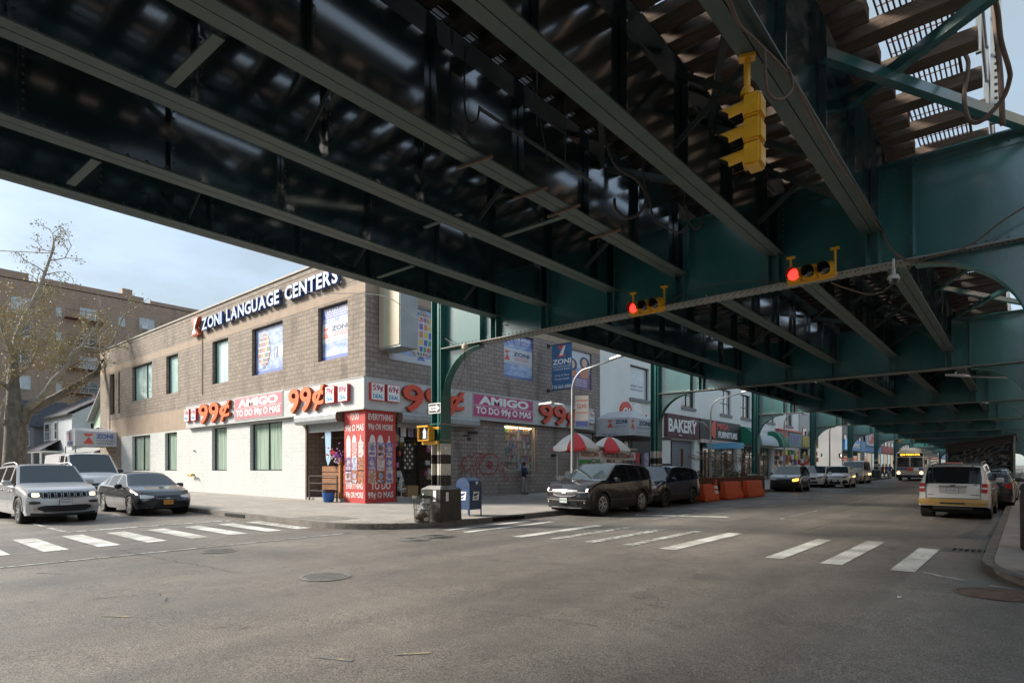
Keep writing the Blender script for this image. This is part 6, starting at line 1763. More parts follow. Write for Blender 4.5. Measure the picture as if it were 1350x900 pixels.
for k in range(26):
    mb.cbox((CX - .35 + random.uniform(-.15, .1), random.choice([16.45, 16.7, 18.45, 18.9]) + random.uniform(-.1, .1), random.uniform(.75, 3.4)), (.1, random.uniform(.12, .25), random.uniform(.12, .3)), random.randrange(5))
tag(mb.build('door_goods', [SHELF[0], SHELF[1], SHELF[4], SHELF[6], M('goods purple', (.15, .06, .3), .6)]), 'assorted small goods hung inside the avenue doorway', 'shop goods', kind='stuff')
mb = MB(); 
for k in range(6): mb.box(CX - .5, CX - .48, 16.5 + k * .42, 16.8 + k * .42, 3.25, 3.75, k % 3)
tag(mb.build('door_posters', [M('poster grey purple', (.3, .25, .35), .6, col2=(.1, .08, .1), scale=8), LETW, M('poster violet', (.12, .05, .3), .6, col2=(.5, .5, .55), scale=9)]), 'row of small posters above the avenue shop door', 'posters')

# ---------------------------------------------------------------- people
CLO = {}
def cl(n, c): return M('cloth ' + n, c, .85, var=.25, scale=6, bump=.3, bscale=20)
SKIN = M('skin', (.42, .25, .17), .6)
def skin_mesh(name, verts, edges, radii, mat, parent, root=0, sub=1):
    me = bpy.data.meshes.new(name); me.from_pydata(verts, edges, []); o = bpy.data.objects.new(name, me); COL.objects.link(o)
    md = o.modifiers.new('skin', 'SKIN'); md.use_smooth_shade = True
    for i, r in enumerate(radii):
        sv = me.skin_vertices[0].data[i]; sv.radius = (r, r * .85) if not isinstance(r, tuple) else r; sv.use_root = (i == root)
    sb = o.modifiers.new('sub', 'SUBSURF'); sb.levels = sb.render_levels = sub
    bpy.context.view_layer.update(); dg = bpy.context.evaluated_depsgraph_get()
    m2 = bpy.data.meshes.new_from_object(o.evaluated_get(dg)); o.modifiers.clear(); o.data = m2; bpy.data.meshes.remove(me)
    m2.materials.clear(); m2.materials.append(mat); m2.polygons.foreach_set('use_smooth', [True] * len(m2.polygons))
    o.parent = parent; return o
def person(label, loc, rz, top, trousers, hair, h=1.72, pose='stand', hat=None, group=None, bag=None):
    t = thing('person', label, 'person', loc, rz, group); k = h / 1.72
    # facing local +y ; leg spread for a stride
    st = .22 if pose == 'walk' else .03
    V = lambda *a: tuple(q * k for q in a)
    hipL, hipR = (-.09, 0, .9), (.09, 0, .9)
    kL, kR = (-.1, st * .7 + .02, .5), (.1, -st * .3 + .02, .5); fL, fR = (-.1, st, .09), (.1, -st - .03, .09)
    if pose == 'phone':
        sh = [(-.19, 0, 1.4), (.19, 0, 1.4)]; el = [(-.25, .03, 1.13), (.25, .04, 1.14)]; wr = [(-.1, .26, 1.16), (.08, .28, 1.18)]
    elif pose == 'walk':
        sh = [(-.19, 0, 1.4), (.19, 0, 1.4)]; el = [(-.25, -.08, 1.14), (.25, .06, 1.14)]; wr = [(-.25, .0, .9), (.24, .22, .95)]
    else:
        sh = [(-.19, 0, 1.4), (.19, 0, 1.4)]; el = [(-.25, -.02, 1.13), (.25, -.02, 1.13)]; wr = [(-.24, .08, .88), (.24, .08, .88)]
    # body: head, neck, trunk, arms, hands, one mesh
    v = [(0, 0, .98), (0, 0, 1.2), (0, 0, 1.42), (0, .01, 1.5), (0, .03, 1.6), (0, .03, 1.7)]; r = [.12, .12, .07, .05, .085, .06]
    e = [(0, 1), (1, 2), (2, 3), (3, 4), (4, 5)]
    for s_ in (0, 1):
        i = len(v); v += [sh[s_], el[s_], wr[s_], tuple(Vector(wr[s_]) + (Vector((0, .09, .0)) if pose == 'phone' else Vector((0, .02, -.09))))]; r += [.05, .04, .03, .034]; e += [(2, i), (i, i + 1), (i + 1, i + 2), (i + 2, i + 3)]
    for (a, b_, c) in ((hipL, kL, fL), (hipR, kR, fR)):
        i = len(v); v += [a, b_, c]; r += [.075, .05, .036]; e += [(0, i), (i, i + 1), (i + 1, i + 2)]
    skin_mesh('body', [V(*q) for q in v], e, [x * k for x in r], SKIN, t)
    v = [(0, 0, .86), (0, 0, 1.05), (0, 0, 1.25), (0, 0, 1.42)]; r = [(.175, .12), (.165, .12), (.17, .125), (.1, .085)]; e = [(0, 1), (1, 2), (2, 3)]
    for s_ in (0, 1):
        i = len(v); v += [sh[s_], el[s_], wr[s_]]; r += [(.075, .07), (.062, .06), (.045, .045)]; e += [(3 if False else 2, i), (i, i + 1), (i + 1, i + 2)]
    v[2] = (0, 0, 1.3)
    skin_mesh('jacket', [V(*q) for q in v], e, [(a * k, b_ * k) for a, b_ in r], top, t)
    v = [(0, 0, .93)]; r = [(.14, .11)]; e = []
    for (a, b_, c) in ((hipL, kL, fL), (hipR, kR, fR)):
        i = len(v); v += [(a[0], 0, .84), b_, (c[0], c[1], .1)]; r += [(.1, .1), (.075, .075), (.06, .06)]; e += [(0, i), (i, i + 1), (i + 1, i + 2)]
    skin_mesh('trousers', [V(*q) for q in v], e, [(a * k, b_ * k) for a, b_ in r], trousers, t)
    sh_ = MB()
    for c in (fL, fR): sh_.cbox(V(c[0], c[1] + .05, .045), V(.09, .27, .09), 0, 0, .02)
    sh_.build('shoes', M('dark shoe', (.06, .05, .05), .5), t)
    hb = MB(); hb.lathe([(.0, .13), (.05, .12), (.085, .07), (.098, .0), (.095, -.05), (.085, -.07)], 12, Matrix.Translation(V(0, .01, 1.63)) @ rotm('X', .25)); hb.build('hair' if not hat else 'hat', hat or hair, t, smooth=True)
    f_ = MB()
    for sx in (-.03, .03): f_.cbox(V(sx, .108, 1.625), (.018, .012, .01), 0)
    f_.cbox(V(0, .12, 1.6), (.02, .03, .04), 1); f_.cbox(V(0, .108, 1.565), (.045, .01, .01), 0); f_.build('face', [M('dark features', (.03, .02, .02), .6), SKIN], t)
    if pose == 'phone': p_ = MB(); p_.cbox(V(0, .36, 1.2), (.09, .02, .15)); p_.build('phone', GLD, t)
    if bag: b_ = MB(); b_.cbox(V(.28, .02, .75), (.1, .28, .3), 0, 0, .02); b_.build('bag', bag, t)
    return t
DK = M('dark hair', (.02, .015, .012), .7)
# leaning on the wall by the display window; jacket arms reach forward holding a phone
person('person in navy jacket and grey trousers by the lit display window with a phone', (-20.1, 24.55, gz(-20.1, 24.55) + KH), R(-75), cl('navy', (.02, .03, .075)), cl('grey', (.30, .29, .29)), DK, 1.68, 'phone', hat=cl('dark red', (.06, .012, .015)))
far_p = (((1075, 628), 'walk', (.5, .5, .48), (.05, .05, .07), 47, 'person in a pale top standing behind the dark car with the lit indicator'),)
person('person with pale hair in a dark coat beyond the dark car on the left', (-13.6, 49.2, gz(-13.6, 49) + KH), R(150), cl('black', (.02, .02, .025)), cl('charcoal', (.04, .04, .05)), M('grey hair', (.4, .38, .35), .8), 1.7, 'stand')
for (a, Yd, tp_, tr, lb, rz) in ((1164, 86, (.3, .05, .05), (.05, .06, .1), 'person in a red top crossing beyond the far corner', 60), (1168, 88, (.04, .04, .05), (.03, .03, .04), 'person in dark clothes crossing beside the far corner', -100), (1173, 84, (.08, .1, .25), (.3, .3, .3), 'person in a blue jacket at the far crossing left of the bus', 170), (1159, 92, (.4, .38, .35), (.06, .06, .07), 'person in a light coat far back at the corner', 20)):
    p = px(a, 628, Y=Yd); person(lb, (p.x, Yd, gz(p.x, Yd) + .0), R(rz), cl(lb[:22], tp_), cl(lb[:20] + 't', tr), DK, 1.7, 'walk')

# ---------------------------------------------------------------- street lamps
LGREY = M('lamp pole grey', (.36, .37, .37), .45, .5, var=.15, scale=3); LHEAD = M('lamp head pale', (.6, .61, .61), .4)
def lamp(X, Y, label, second=True, H=5.35, reach=1.9, side=1):
    t = thing('street_lamp', label, 'street lamp', (X, Y, gz(X, Y) + (KH if side > 0 else KH)), group='curved arm lamps along the avenue')
    mb = MB(); z0 = H - 1.0
    pts = [(0, 0, 0), (0, 0, 1), (0, 0, 2.2), (0, 0, z0)] + [(side * (.7 - .7 * math.cos(a)), 0, z0 + .75 * math.sin(a)) for a in [PI / 2 * q / 8 for q in range(1, 8)]] + [(side * .8, 0, z0 + .76), (side * reach, 0, z0 + .98)]
    mb.tube(pts, [.075, .068, .058, .045] + [.034] * (len(pts) - 4), 10); mb.lathe([(.15, 0), (.15, .25), (.1, .4), (.08, .42)], 12)
    if second: mb.tube([(0, 0, z0 - .95), (-side * .4, -.05, z0 - .5), (-side * .9, -.1, z0 - .42)][::1], .03, 8)
    mb.build('pole', LGREY, t, smooth=True)
    mb = MB(); m = Matrix.Translation((side * (reach + .05), 0, z0 + 1.0)) @ rotm('Y', -side * .15)
    mb.cbox((0, 0, 0), (.01, .01, .01)); mb.v = []; mb.f = []; mb.mi = []
    T0 = m; 
    mb.add([(T0 @ Vector(p)) for p in [(-.3, -.08, -.02), (.35, -.13, -.02), (.5, -.06, -.02), (.5, .06, -.02), (.35, .13, -.02), (-.3, .08, -.02), (-.3, -.06, .05), (.3, -.09, .07), (.45, -.04, .03), (.45, .04, .03), (.3, .09, .07), (-.3, .06, .05)]],
           [(5, 4, 3, 2, 1, 0), (6, 7, 8, 9, 10, 11)] + [(i, (i + 1) % 6, 6 + (i + 1) % 6, 6 + i) for i in range(6)])
    mb.lathe([(.03, .06), (.03, .14), (0, .15)], 8, T0); mb.build('lamp_head', LHEAD, t)
    if second:
        mb = MB(); T0 = Matrix.Translation((-side * 1.15, -.1, z0 - .42))
        mb.add([(T0 @ Vector(p)) for p in [(-.35, -.06, -.03), (.3, -.1, -.03), (.3, .1, -.03), (-.35, .06, -.03), (-.3, -.04, .03), (.3, -.06, .06), (.3, .06, .06), (-.3, .04, .03)]], [(3, 2, 1, 0), (4, 5, 6, 7), (0, 1, 5, 4), (1, 2, 6, 5), (2, 3, 7, 6), (3, 0, 4, 7)]); mb.build('side_lamp_head', LHEAD, t)
    return t
l1 = lamp(-12.9, 18.6, 'nearest curved street lamp carrying the white bus stop panel')
mb = MB(); mb.box(-.02, .0, .1, .6, 3.0, 4.15, 0); mb.box(.001, .004, .12, .58, 3.0, 3.2, 1); mb.text('Q32', frame((.003, .35, 3.75), (0, 1, 0), (0, 0, 1)), w=.35, h=.16, ex=.002, mi=2)
for z in (3.95, 3.5): mb.box(.001, .003, .14, .56, z, z + .03, 2)
P = l1.location; o = mb.build('bus_stop_panel', [M('panel cream', (.66, .62, .56), .6), PDB, PRED]); o.location = P; tag(o, 'cream bus stop panel with a blue foot on the nearest lamp pole', 'sign')
o.rotation_euler = (0, 0, R(-60))
lamp(-12.9, 31.6, 'curved street lamp second along the left pavement, before the bakery')
lamp(-12.9, 44.6, 'curved street lamp third along the left pavement, right of the second column')
lamp(-12.9, 57.5, 'curved street lamp fourth along the left pavement', False); lamp(-12.9, 70.5, 'curved street lamp fifth along the left pavement, by the blue shops', False)
lamp(.35, 27.8, 'street lamp arm reaching out under the second bent on the right', False, 4.9, 2.3, -1); lamp(.35, 41.2, 'street lamp arm reaching out under the third bent on the right', False, 4.95, 2.3, -1)

# ---------------------------------------------------------------- taco carts
STEEL = M('stainless steel', (.5, .5, .5), .3, .8, var=.2, scale=4)
GRN = M('cart green banner', (.06, .42, .1), .5, col2=(.1, .5, .12), scale=3)
def cart(name, label, x1, y0, y1, z1, text, ums):
    t = thing(name, label, 'food cart'); g0 = gz(x1, y0) + KH; xb = x1 - 1.1
    mb = MB(); mb.box(xb, x1, y0, y1, g0 + .35, g0 + 1.05); mb.box(xb - .04, x1 + .06, y0 - .04, y1 + .04, g0 + 1.05, g0 + 1.1)
    for x in (xb + .03, x1 - .03):
        for y in (y0 + .03, y1 - .03): mb.box(x - .025, x + .025, y - .025, y + .025, g0 + 1.1, z1)
    mb.box(xb - .12, x1 + .12, y0 - .1, y1 + .1, z1, z1 + .06); mb.cbox(((xb + x1) / 2, (y0 + y1) / 2, g0 + 1.2), (.7, (y1 - y0) * .6, .2)); mb.build('body', STEEL, t)
    for y in (y0 + .35, y1 - .35):
        for x in (xb + .05, x1 - .05):
            w_ = MB(); w_.lathe([(0, -.05), (.2, -.05), (.22, 0), (.2, .05), (0, .05)], 16, Matrix.Translation((x, y, g0 + .22)) @ rotm('Y', PI / 2)); w_.build('wheel', BANDB, t)
    mb = MB(); mb.box(x1 + .061, x1 + .07, y0, y1, g0 + .4, z1 - .55 if text[1] else g0 + 1.0, 0); mb.box(x1 + .064, x1 + .075, y0, y1, z1 - .5, z1 - .12, 1)
    mb.text(text[0], face_av((y0 + y1) / 2, z1 - .31, x1 + .078), w=(y1 - y0) * .9, h=.2, ex=.003, mi=2, bold=.03)
    random.seed(2)
    if text[1]:
        for (u, z, r) in ((.28, -.2, .16), (.68, -.15, .2), (.45, -.45, .2), (.85, -.4, .13), (.15, -.5, .12), (.6, -.75, .22), (.3, -.85, .16)):
            T = face_av(y0 + (y1 - y0) * u, z1 - .6 + z, x1 + .072); mb.lathe([(r, 0), (r, .006), (0, .006)], 14, T, 3); mb.lathe([(r * .7, .006), (r * .7, .012), (0, .012)], 10, T, 4)
    mb.build('banner', [GRN, PWT, M('taco red brown', (.42, .08, .04), .5), PWT, M('food brown', (.36, .15, .06), .6, col2=(.5, .1, .05), scale=10)], t)
    return t
xc = -14.1
y0c, y1c = px(762, 600, X=xc).y, px(787, 600, X=xc).y; zt_ = px(775, 589, X=xc).z
cart('taco_cart', 'green bannered taco cart with a white sign, left of the two carts', xc, y0c, y1c + .1, zt_, ('TACOS EL COMPA', True), 1)
y2c, y3c = y1c + .5, px(836, 590, X=xc - .3).y
c2 = cart('taco_cart', 'longer steel taco cart with a red brown sign, right of the two carts', xc - .3, y2c, y3c, zt_ + .0, ('TACOS EL COMPA', False), 1)
def umbrella(label, a, b_, X, ztop, r=1.02):
    c = px(a, b_, X=X); t = thing('cart_umbrella', label, 'umbrella', (c.x, c.y, 0), .25)
    n = 8
    for wedge in range(n):
        mb = MB()
        for j in range(4):
            for i in range(6):
                a0 = 2 * PI * (wedge + j / 4) / n; a1 = 2 * PI * (wedge + (j + 1) / 4) / n; q0, q1 = i / 6, (i + 1) / 6
                f_ = lambda q, a_, jj: (r * q * math.cos(a_) * (1 - .04 * math.sin(PI * jj / 4)), r * q * math.sin(a_) * (1 - .04 * math.sin(PI * jj / 4)), ztop - .62 * q ** 1.7 - .05 * q * math.sin(PI * jj / 4))
                mb.add([f_(q0, a0, j), f_(q1, a0, j), f_(q1, a1, j + 1), f_(q0, a1, j + 1)], [(0, 1, 2, 3)])
                if i == 5:
                    v0 = f_(1, a0, j); v1 = f_(1, a1, j + 1); mb.add([v0, v1, (v1[0], v1[1], v1[2] - .12), (v0[0], v0[1], v0[2] - .12)], [(0, 1, 2, 3)])
        mb.build('canopy_panel', [M('umbrella red', (.55, .04, .05), .7), M('umbrella white', (.62, .6, .56), .7)][wedge % 2] if wedge != 0 else M('umbrella green', (.04, .16, .08), .7), t, smooth=True)
    mb = MB(); mb.tube([(0, 0, gz(c.x, c.y) + KH), (0, 0, ztop + .08)], .022, 8); mb.build('pole', GALV, t)
umbrella('red and white cart umbrella over the left taco cart', 759, 580, xc - .2, px(759, 570, X=xc).z)
umbrella('red and white cart umbrella over the right taco cart', 803, 582, xc - .5, px(803, 574, X=xc).z)

# ---------------------------------------------------------------- kerbside dining fence, barriers, cones
ORB = M('barrier orange', (.70, .10, .02), .5, col2=(.55, .08, .02), scale=3, detail=8)
def barrier(x, y0, y1, label, w_=.23, h=.8, group='orange water barriers along the left kerb', rot=0):
    ym = (y0 + y1) / 2; t = thing('barrier', label, 'barrier', (x, ym, gz(x, ym)), rot, group); L = (y1 - y0) / 2
    prof = [(w_, .07), (w_, .22), (w_ * .55, .45), (w_ * .45, h), (-w_ * .45, h), (-w_ * .55, .45), (-w_, .22), (-w_, .07)]
    mb = MB(); n = len(prof)
    for (ya, yb_) in ((-L, L),):
        va = [(p[0], ya + (.0 if p[1] < .3 else .06), p[1]) for p in prof]; vb = [(p[0], yb_ - (.0 if p[1] < .3 else .06), p[1]) for p in prof]
        mb.add(va + vb, [tuple(range(n))[::-1], tuple(range(n, 2 * n))] + [(i, (i + 1) % n, n + (i + 1) % n, n + i) for i in range(n)])
    y = -L + .15
    while y < L - .2: mb.box(-w_, w_, y, y + .18, 0, .072); y += .36
    mb.box(-.05, .05, -L - .03, -L + .02, .2, .7); mb.build('body', ORB, t, bevel=.015)
    mb = MB()
    for yy in (-L * .6, 0, L * .6): mb.box(-.06, .06, yy - .05, yy + .05, h + .001, h + .03)
    mb.build('cap', ORB, t)
    return t
XB = -11.35
barrier(XB, 26.6, 28.0, 'orange water barrier just right of the dark blue car, with a cone beside it', h=.78)
barrier(XB + .1, 28.95, 31.3, 'orange water barrier in the middle of the row', h=.86)
barrier(XB + .25, 31.55, 34.1, 'orange water barrier at the right end of the row by the brown fence end', h=.86)
barrier(-.62, 38.0, 40.0, 'orange water barrier at the right kerb by the black shed', h=1.0, group=None)
def cone(x, y, label):
    t = thing('traffic_cone', label, 'traffic cone', (x, y, gz(x, y))); mb = MB()
    mb.lathe([(.16, .03), (.13, .3), (.1, .5), (.06, .85), (.045, 1.0), (0, 1.0)], 16); mb.box(-.2, .2, -.2, .2, 0, .03); mb.build('cone', ORB, t)
    mb = MB(); mb.lathe([(.132, .33), (.112, .48)], 16); mb.lathe([(.1, .56), (.085, .7)], 16); mb.build('band', PWT, t)
    return t
cone(-11.35, 28.42, 'tall narrow orange traffic cone between the first two barriers')
DF = thing('dining_fence', 'brown timber planter fence enclosing the kerbside dining area', 'fence')
FBR = M('brown fence timber', (.10, .045, .03), .8, col2=(.16, .08, .05), scale=3, stretch=(4, 4, .7)); 
mb = MB(); y = 25.9
while y < 36.4: mb.box(-11.95, -11.88, y, y + .13, gz(-12, y) + .05, gz(-12, y) + 1.05); y += .14
mb.box(-12.2, -11.83, 25.85, 36.5, 1.36, 1.41, 1); mb.box(-12.25, -12.2, 25.85, 36.5, .4, 1.36)
x = -13.4
for yy in (25.85, 36.45): mb.box(-12.2, -11.86, yy, yy + .05, .35, 1.36)
mb.build('boards', [FBR, M('brown fence cap', (.16, .08, .055), .7)], DF)
mb = MB()
for y in (26, 28.6, 31.2, 33.8, 36.4): mb.box(-12.0, -11.92, y - .04, y + .04, 1.36, 2.75)
mb.build('post', FBR, DF)
random.seed(9)
vn = MB()
for k in range(22):
    y = random.uniform(26, 34); p = Vector((-11.96 + random.uniform(-.1, .1), y, 2.45 + random.uniform(-.15, .2))); pts = [p]
    for q in range(7): p = p + Vector((random.gauss(0, .03), random.uniform(.2, .5), random.gauss(-.01, .09))); pts.append(p)
    vn.tube(pts, .018, 5)
for k in range(10):
    y = random.uniform(30.5, 33.5); vn.tube([(-11.96, y, 2.5), (-11.9, y + random.uniform(-.5, .8), 1.9), (-11.95, y + random.uniform(-1, 1.2), 1.5)], .012, 5)
tag(vn.build('woven_branches', M('bare branch grey', (.25, .22, .2), .8)), 'bare woven branches strung along the top of the dining fence', 'branches')
pl_ = MB(); random.seed(14)
for yc in (30.2, 32.0, 33.4, 28.0):
    for k in range(60):
        c = Vector((-12.02 + random.gauss(0, .09), yc + random.gauss(0, .22), 1.45 + abs(random.gauss(0, .16)))); a = Vector((random.gauss(0, 1), random.gauss(0, 1), random.gauss(0, 1))).normalized() * .07; b_ = a.cross(Vector((0, .3, 1))).normalized() * .03
        pl_.add([c - a, c - b_, c + a, c + b_], [(0, 1, 2, 3)])
tag(pl_.build('planter_shrubs', M('planter leaf', (.06, .12, .035), .7, var=.4)), 'low green shrubs growing in the brown dining fence', 'shrubs', kind='stuff')
mb = MB(); mb.cbox((-13.6, 27.6, 1.35), (.5, .45, 1.5), 0, .1, .04); mb.cbox((-13.33, 27.55, 1.75), (.02, .3, .5), 1, .1); tag(mb.build('dark_kiosk', [BANDB, PDB]), 'dark cabinet standing behind the fence in front of the grey shutter', 'cabinet')
mb = MB(); 
for k in range(3): mb.box(-20.0, -17.6, 48.2 + k * .01, 50.0, 3.85 - k * .15, 4.0 - k * .15)
tag(mb.build('light_blue_canopy', M('light blue canopy', (.15, .42, .62), .6)), 'small light blue canopy behind the second street lamp', 'canopy')
# bicycles / scooters parked beside the dining fence
def moped(label, x, y, rz):
    t = thing('moped', label, 'moped', (x, y, gz(x, y) + KH), rz)
    for yy in (-.6, .6):
        w_ = MB(); w_.lathe([(.17, -.04), (.24, -.05), (.27, 0), (.24, .05), (.17, .04)], 18, Matrix.Translation((0, yy, .27)) @ rotm('Y', PI / 2)); w_.build('wheel', BANDB, t)
    mb = MB(); mb.cbox((0, -.25, .6), (.28, .7, .3), 0, 0, .05); mb.cbox((0, .35, .55), (.3, .12, .7), 0, 0, .03); mb.cbox((0, .1, .33), (.28, .6, .08)); mb.tube([(0, .6, .27), (0, .45, 1.0)], .03, 8); mb.tube([(-.3, .4, 1.02), (0, .45, 1.0), (.3, .4, 1.02)], .018, 6); mb.cbox((0, -.7, .95), (.4, .4, .4), 1, 0, .03); mb.build('body', [BANDB, M('moped box', (.08, .08, .09), .5)], t)
    mb = MB(); mb.cbox((0, -.2, .79), (.26, .7, .08), 0, 0, .03); mb.build('seat', BANDB, t)
moped('black delivery moped parked behind the left part of the dining fence', -14.2, 30.3, .5); moped('black delivery moped parked left of the dark car with the lit indicator', -13.4, 37.6, -.3)

# ---------------------------------------------------------------- black dining shed on the right
SHD = thing('dining_shed', 'black roofed dining shed wrapped in wrinkled black plastic at the right kerb', 'shed')
PLB = M('black plastic sheet', (.018, .018, .02), .22, bump=1.0, bscale=2.2, spec=.6, stretch=(1.2, 1, .5)); SHF = M('shed black paint', (.02, .019, .019), .6)
y0, y1, xa, xb = 41.5, 48.5, -3.3, -.5
g0 = gz(-2, 44)
zl, zr = 3.12, 3.62
mb = MB()
nx, nz = 26, 18; random.seed(17)
from mathutils import noise as mnoise
def wr(u, v): return .10 * mnoise.noise(Vector((u * 2.1, v * 1.3, 0))) + .06 * mnoise.noise(Vector((u * 5 + v * 3, v * 3, 4)))
gv = [(xa + (xb - xa) * i / nx, y0 + wr(i * .25, j * .25), g0 + 1.2 + (zl - .35 + (zr - zl) * i / nx - g0 - 1.2) * j / nz) for j in range(nz + 1) for i in range(nx + 1)]
mb.add(gv, [(j * (nx + 1) + i, j * (nx + 1) + i + 1, (j + 1) * (nx + 1) + i + 1, (j + 1) * (nx + 1) + i) for j in range(nz) for i in range(nx)])
mb.add([(xa + wr(j * .3 + 9, i * .3), y0 + (y1 - y0) * i / nx, g0 + 1.2 + (zl - .35 - g0 - 1.2) * j / nz) for j in range(nz + 1) for i in range(nx + 1)], [(j * (nx + 1) + i, (j + 1) * (nx + 1) + i, (j + 1) * (nx + 1) + i + 1, j * (nx + 1) + i + 1) for j in range(nz) for i in range(nx)])
mb.build('plastic_sheet', PLB, SHD, smooth=True)
mb = MB(); q = [(xa - .15, y0 - .3, zl), (xb + .15, y0 - .3, zr), (xb + .15, y1, zr), (xa - .15, y1, zl)]
mb.add(q + [(a, b_, c + .1) for a, b_, c in q], [(3, 2, 1, 0), (4, 5, 6, 7), (0, 1, 5, 4), (1, 2, 6, 5), (2, 3, 7, 6), (3, 0, 4, 7)], 0)
q = [(xa - .1, y0 - .12, zl - .38), (xb + .12, y0 - .12, zr - .38), (xb + .12, y0 - .12, zr - .005), (xa - .1, y0 - .12, zl - .005)]
mb.add(q + [(a, b_ + .06, c) for a, b_, c in q], [(0, 1, 2, 3), (7, 6, 5, 4), (0, 4, 5, 1), (1, 5, 6, 2), (2, 6, 7, 3), (3, 7, 4, 0)], 0)
mb.build('roof', [SHF], SHD)
mb = MB(); mb.box(xa, xb, y0 - .02, y0 + .06, g0 + .02, g0 + 1.2); mb.box(xa - .02, xa + .06, y0, y1, g0 + .02, g0 + 1.2)
for x, zt2 in ((xa, zl), (xb - .1, zr)): mb.box(x, x + .1, y0 - .12, y0 - .02, g0 + .02, zt2 - .4)
mb.build('lower_wall', SHF, SHD)
mb = MB(); mb.box(xb + .02, xb + .1, y0 - .2, y0 - .12, g0 + .1, zr - .01); mb.build('white_post', GALV, SHD)
mb = MB(); mb.box(xb - .02, xb, y0, y1, g0 + .02, zr - .3); mb.box(xa, xb, y1 - .05, y1, g0 + .02, zl - .1); mb.build('side_wall', SHF, SHD)
q_ = px(1343, 735); sb_ = thing('street_bin', 'tall black street bin at the right edge on the kerb corner', 'litter bin', (q_.x + .3, q_.y + .1, gz(q_.x, q_.y) + KH))
mb = MB(); mb.lathe([(0, 0), (.26, 0), (.28, .05), (.29, 1.02), (.27, 1.1)], 24); mb.build('body', BANDB, sb_, smooth=R(30))
mb = MB(); mb.lathe([(.28, 1.1), (.3, 1.12), (.28, 1.2), (.2, 1.26), (.14, 1.26), (.14, 1.1)], 24); mb.build('rim', BANDB, sb_, smooth=R(30))
# ---------------------------------------------------------------- vehicles
RUB = M('tyre rubber', (.022, .021, .02), .75, bump=.2, bscale=40)
TRIM = M('black car trim', (.016, .016, .017), .5); CHR = M('chrome', (.42, .42, .43), .28, .9); SEAM = M('panel gap', (.008, .008, .008), .8)
CGL = M('car window glass', (.012, .016, .018), .04, spec=.5)
CGW = M('windscreen glass', (.03, .042, .048), .04, coat=.6, spec=.6)
TLR = M('tail lamp red', (.38, .01, .012), .15, coat=1); HLC = M('head lamp clear', (.7, .71, .7), .1, .1, coat=1); HLD = M('head lamp dark', (.05, .05, .055), .08, coat=1)
LITW = M('lit head lamp', (1, .8, .5), .3, emit=1.5, ecol=(1, .75, .42)); LITO = M('lit indicator', (1, .35, .05), .3, emit=2, ecol=(1, .3, .04)); DRL = M('lit white strip', (1, 1, 1), .3, emit=1.2)
ALLOY = M('alloy rim', (.42, .42, .42), .3, .8); ALLOYD = M('dark alloy rim', (.09, .09, .09), .3, .7); PLT = M('plate white', (.5, .5, .5), .5); PLO = M('plate amber', (.62, .26, .03), .5); PTX2 = M('plate dark text', (.03, .03, .08), .5)
def carpaint(n, c, metal=.3, rough=.32): return M('car paint ' + n, c, rough, metal, coat=1)
def lerp(a, b_, t): return a + (b_ - a) * t
def pw(l, x):
    if x <= l[0][0]: return l[0][1]
    for i in range(len(l) - 1):
        if x <= l[i + 1][0]:
            t = (x - l[i][0]) / max(1e-6, l[i + 1][0] - l[i][0]); return lerp(l[i][1], l[i + 1][1], t)
    return l[-1][1]
def wheel_obj(par, x, y, r, w_, side, rim, style=0):
    T = Matrix.Translation((x, y, r)) @ rotm('X', -side * PI / 2)
    # local z points outwards
    t = MB(); t.lathe([(r * .68, -w_ / 2), (r * .9, -w_ / 2), (r * .985, -w_ * .4), (r, -w_ * .25), (r, w_ * .25), (r * .985, w_ * .4), (r * .92, w_ / 2), (r * .74, w_ * .5), (r * .68, w_ * .42)], 36, T)
    wo = t.build('wheel', RUB, par, smooth=True)
    m_ = MB(); R0 = r * .68
    m_.lathe([(R0, w_ * .42), (R0 * .93, w_ * .44), (R0 * .9, w_ * .3), (R0 * .86, -w_ * .3)], 32, T, 0)
    m_.lathe([(R0 * .87, w_ * .12), (0, w_ * .10)], 24, T, 1)
    m_.lathe([(R0 * .24, w_ * .36), (R0 * .2, w_ * .42), (0, w_ * .43)], 16, T, 0)
    n = (5, 5, 7)[style]
    for k in range(n):
        a = 2 * PI * k / n
        for da in ((-.13, .13) if style != 2 else (0,)):
            c0, s0 = math.cos(a + da * .4), math.sin(a + da * .4); c1, s1 = math.cos(a + da * 2), math.sin(a + da * 2)
            pa = T @ Vector((R0 * .18 * c0, R0 * .18 * s0, w_ * .36)); pb = T @ Vector((R0 * .93 * c1, R0 * .93 * s1, w_ * .4))
            ax = T.to_3x3() @ Vector((0, 0, 1))
            m_.bar(pa, pb, R0 * (.1 if style != 2 else .26), w_ * .1, 0, ax)
    m_.build('rim', [rim, TRIM], wo)
    return wo

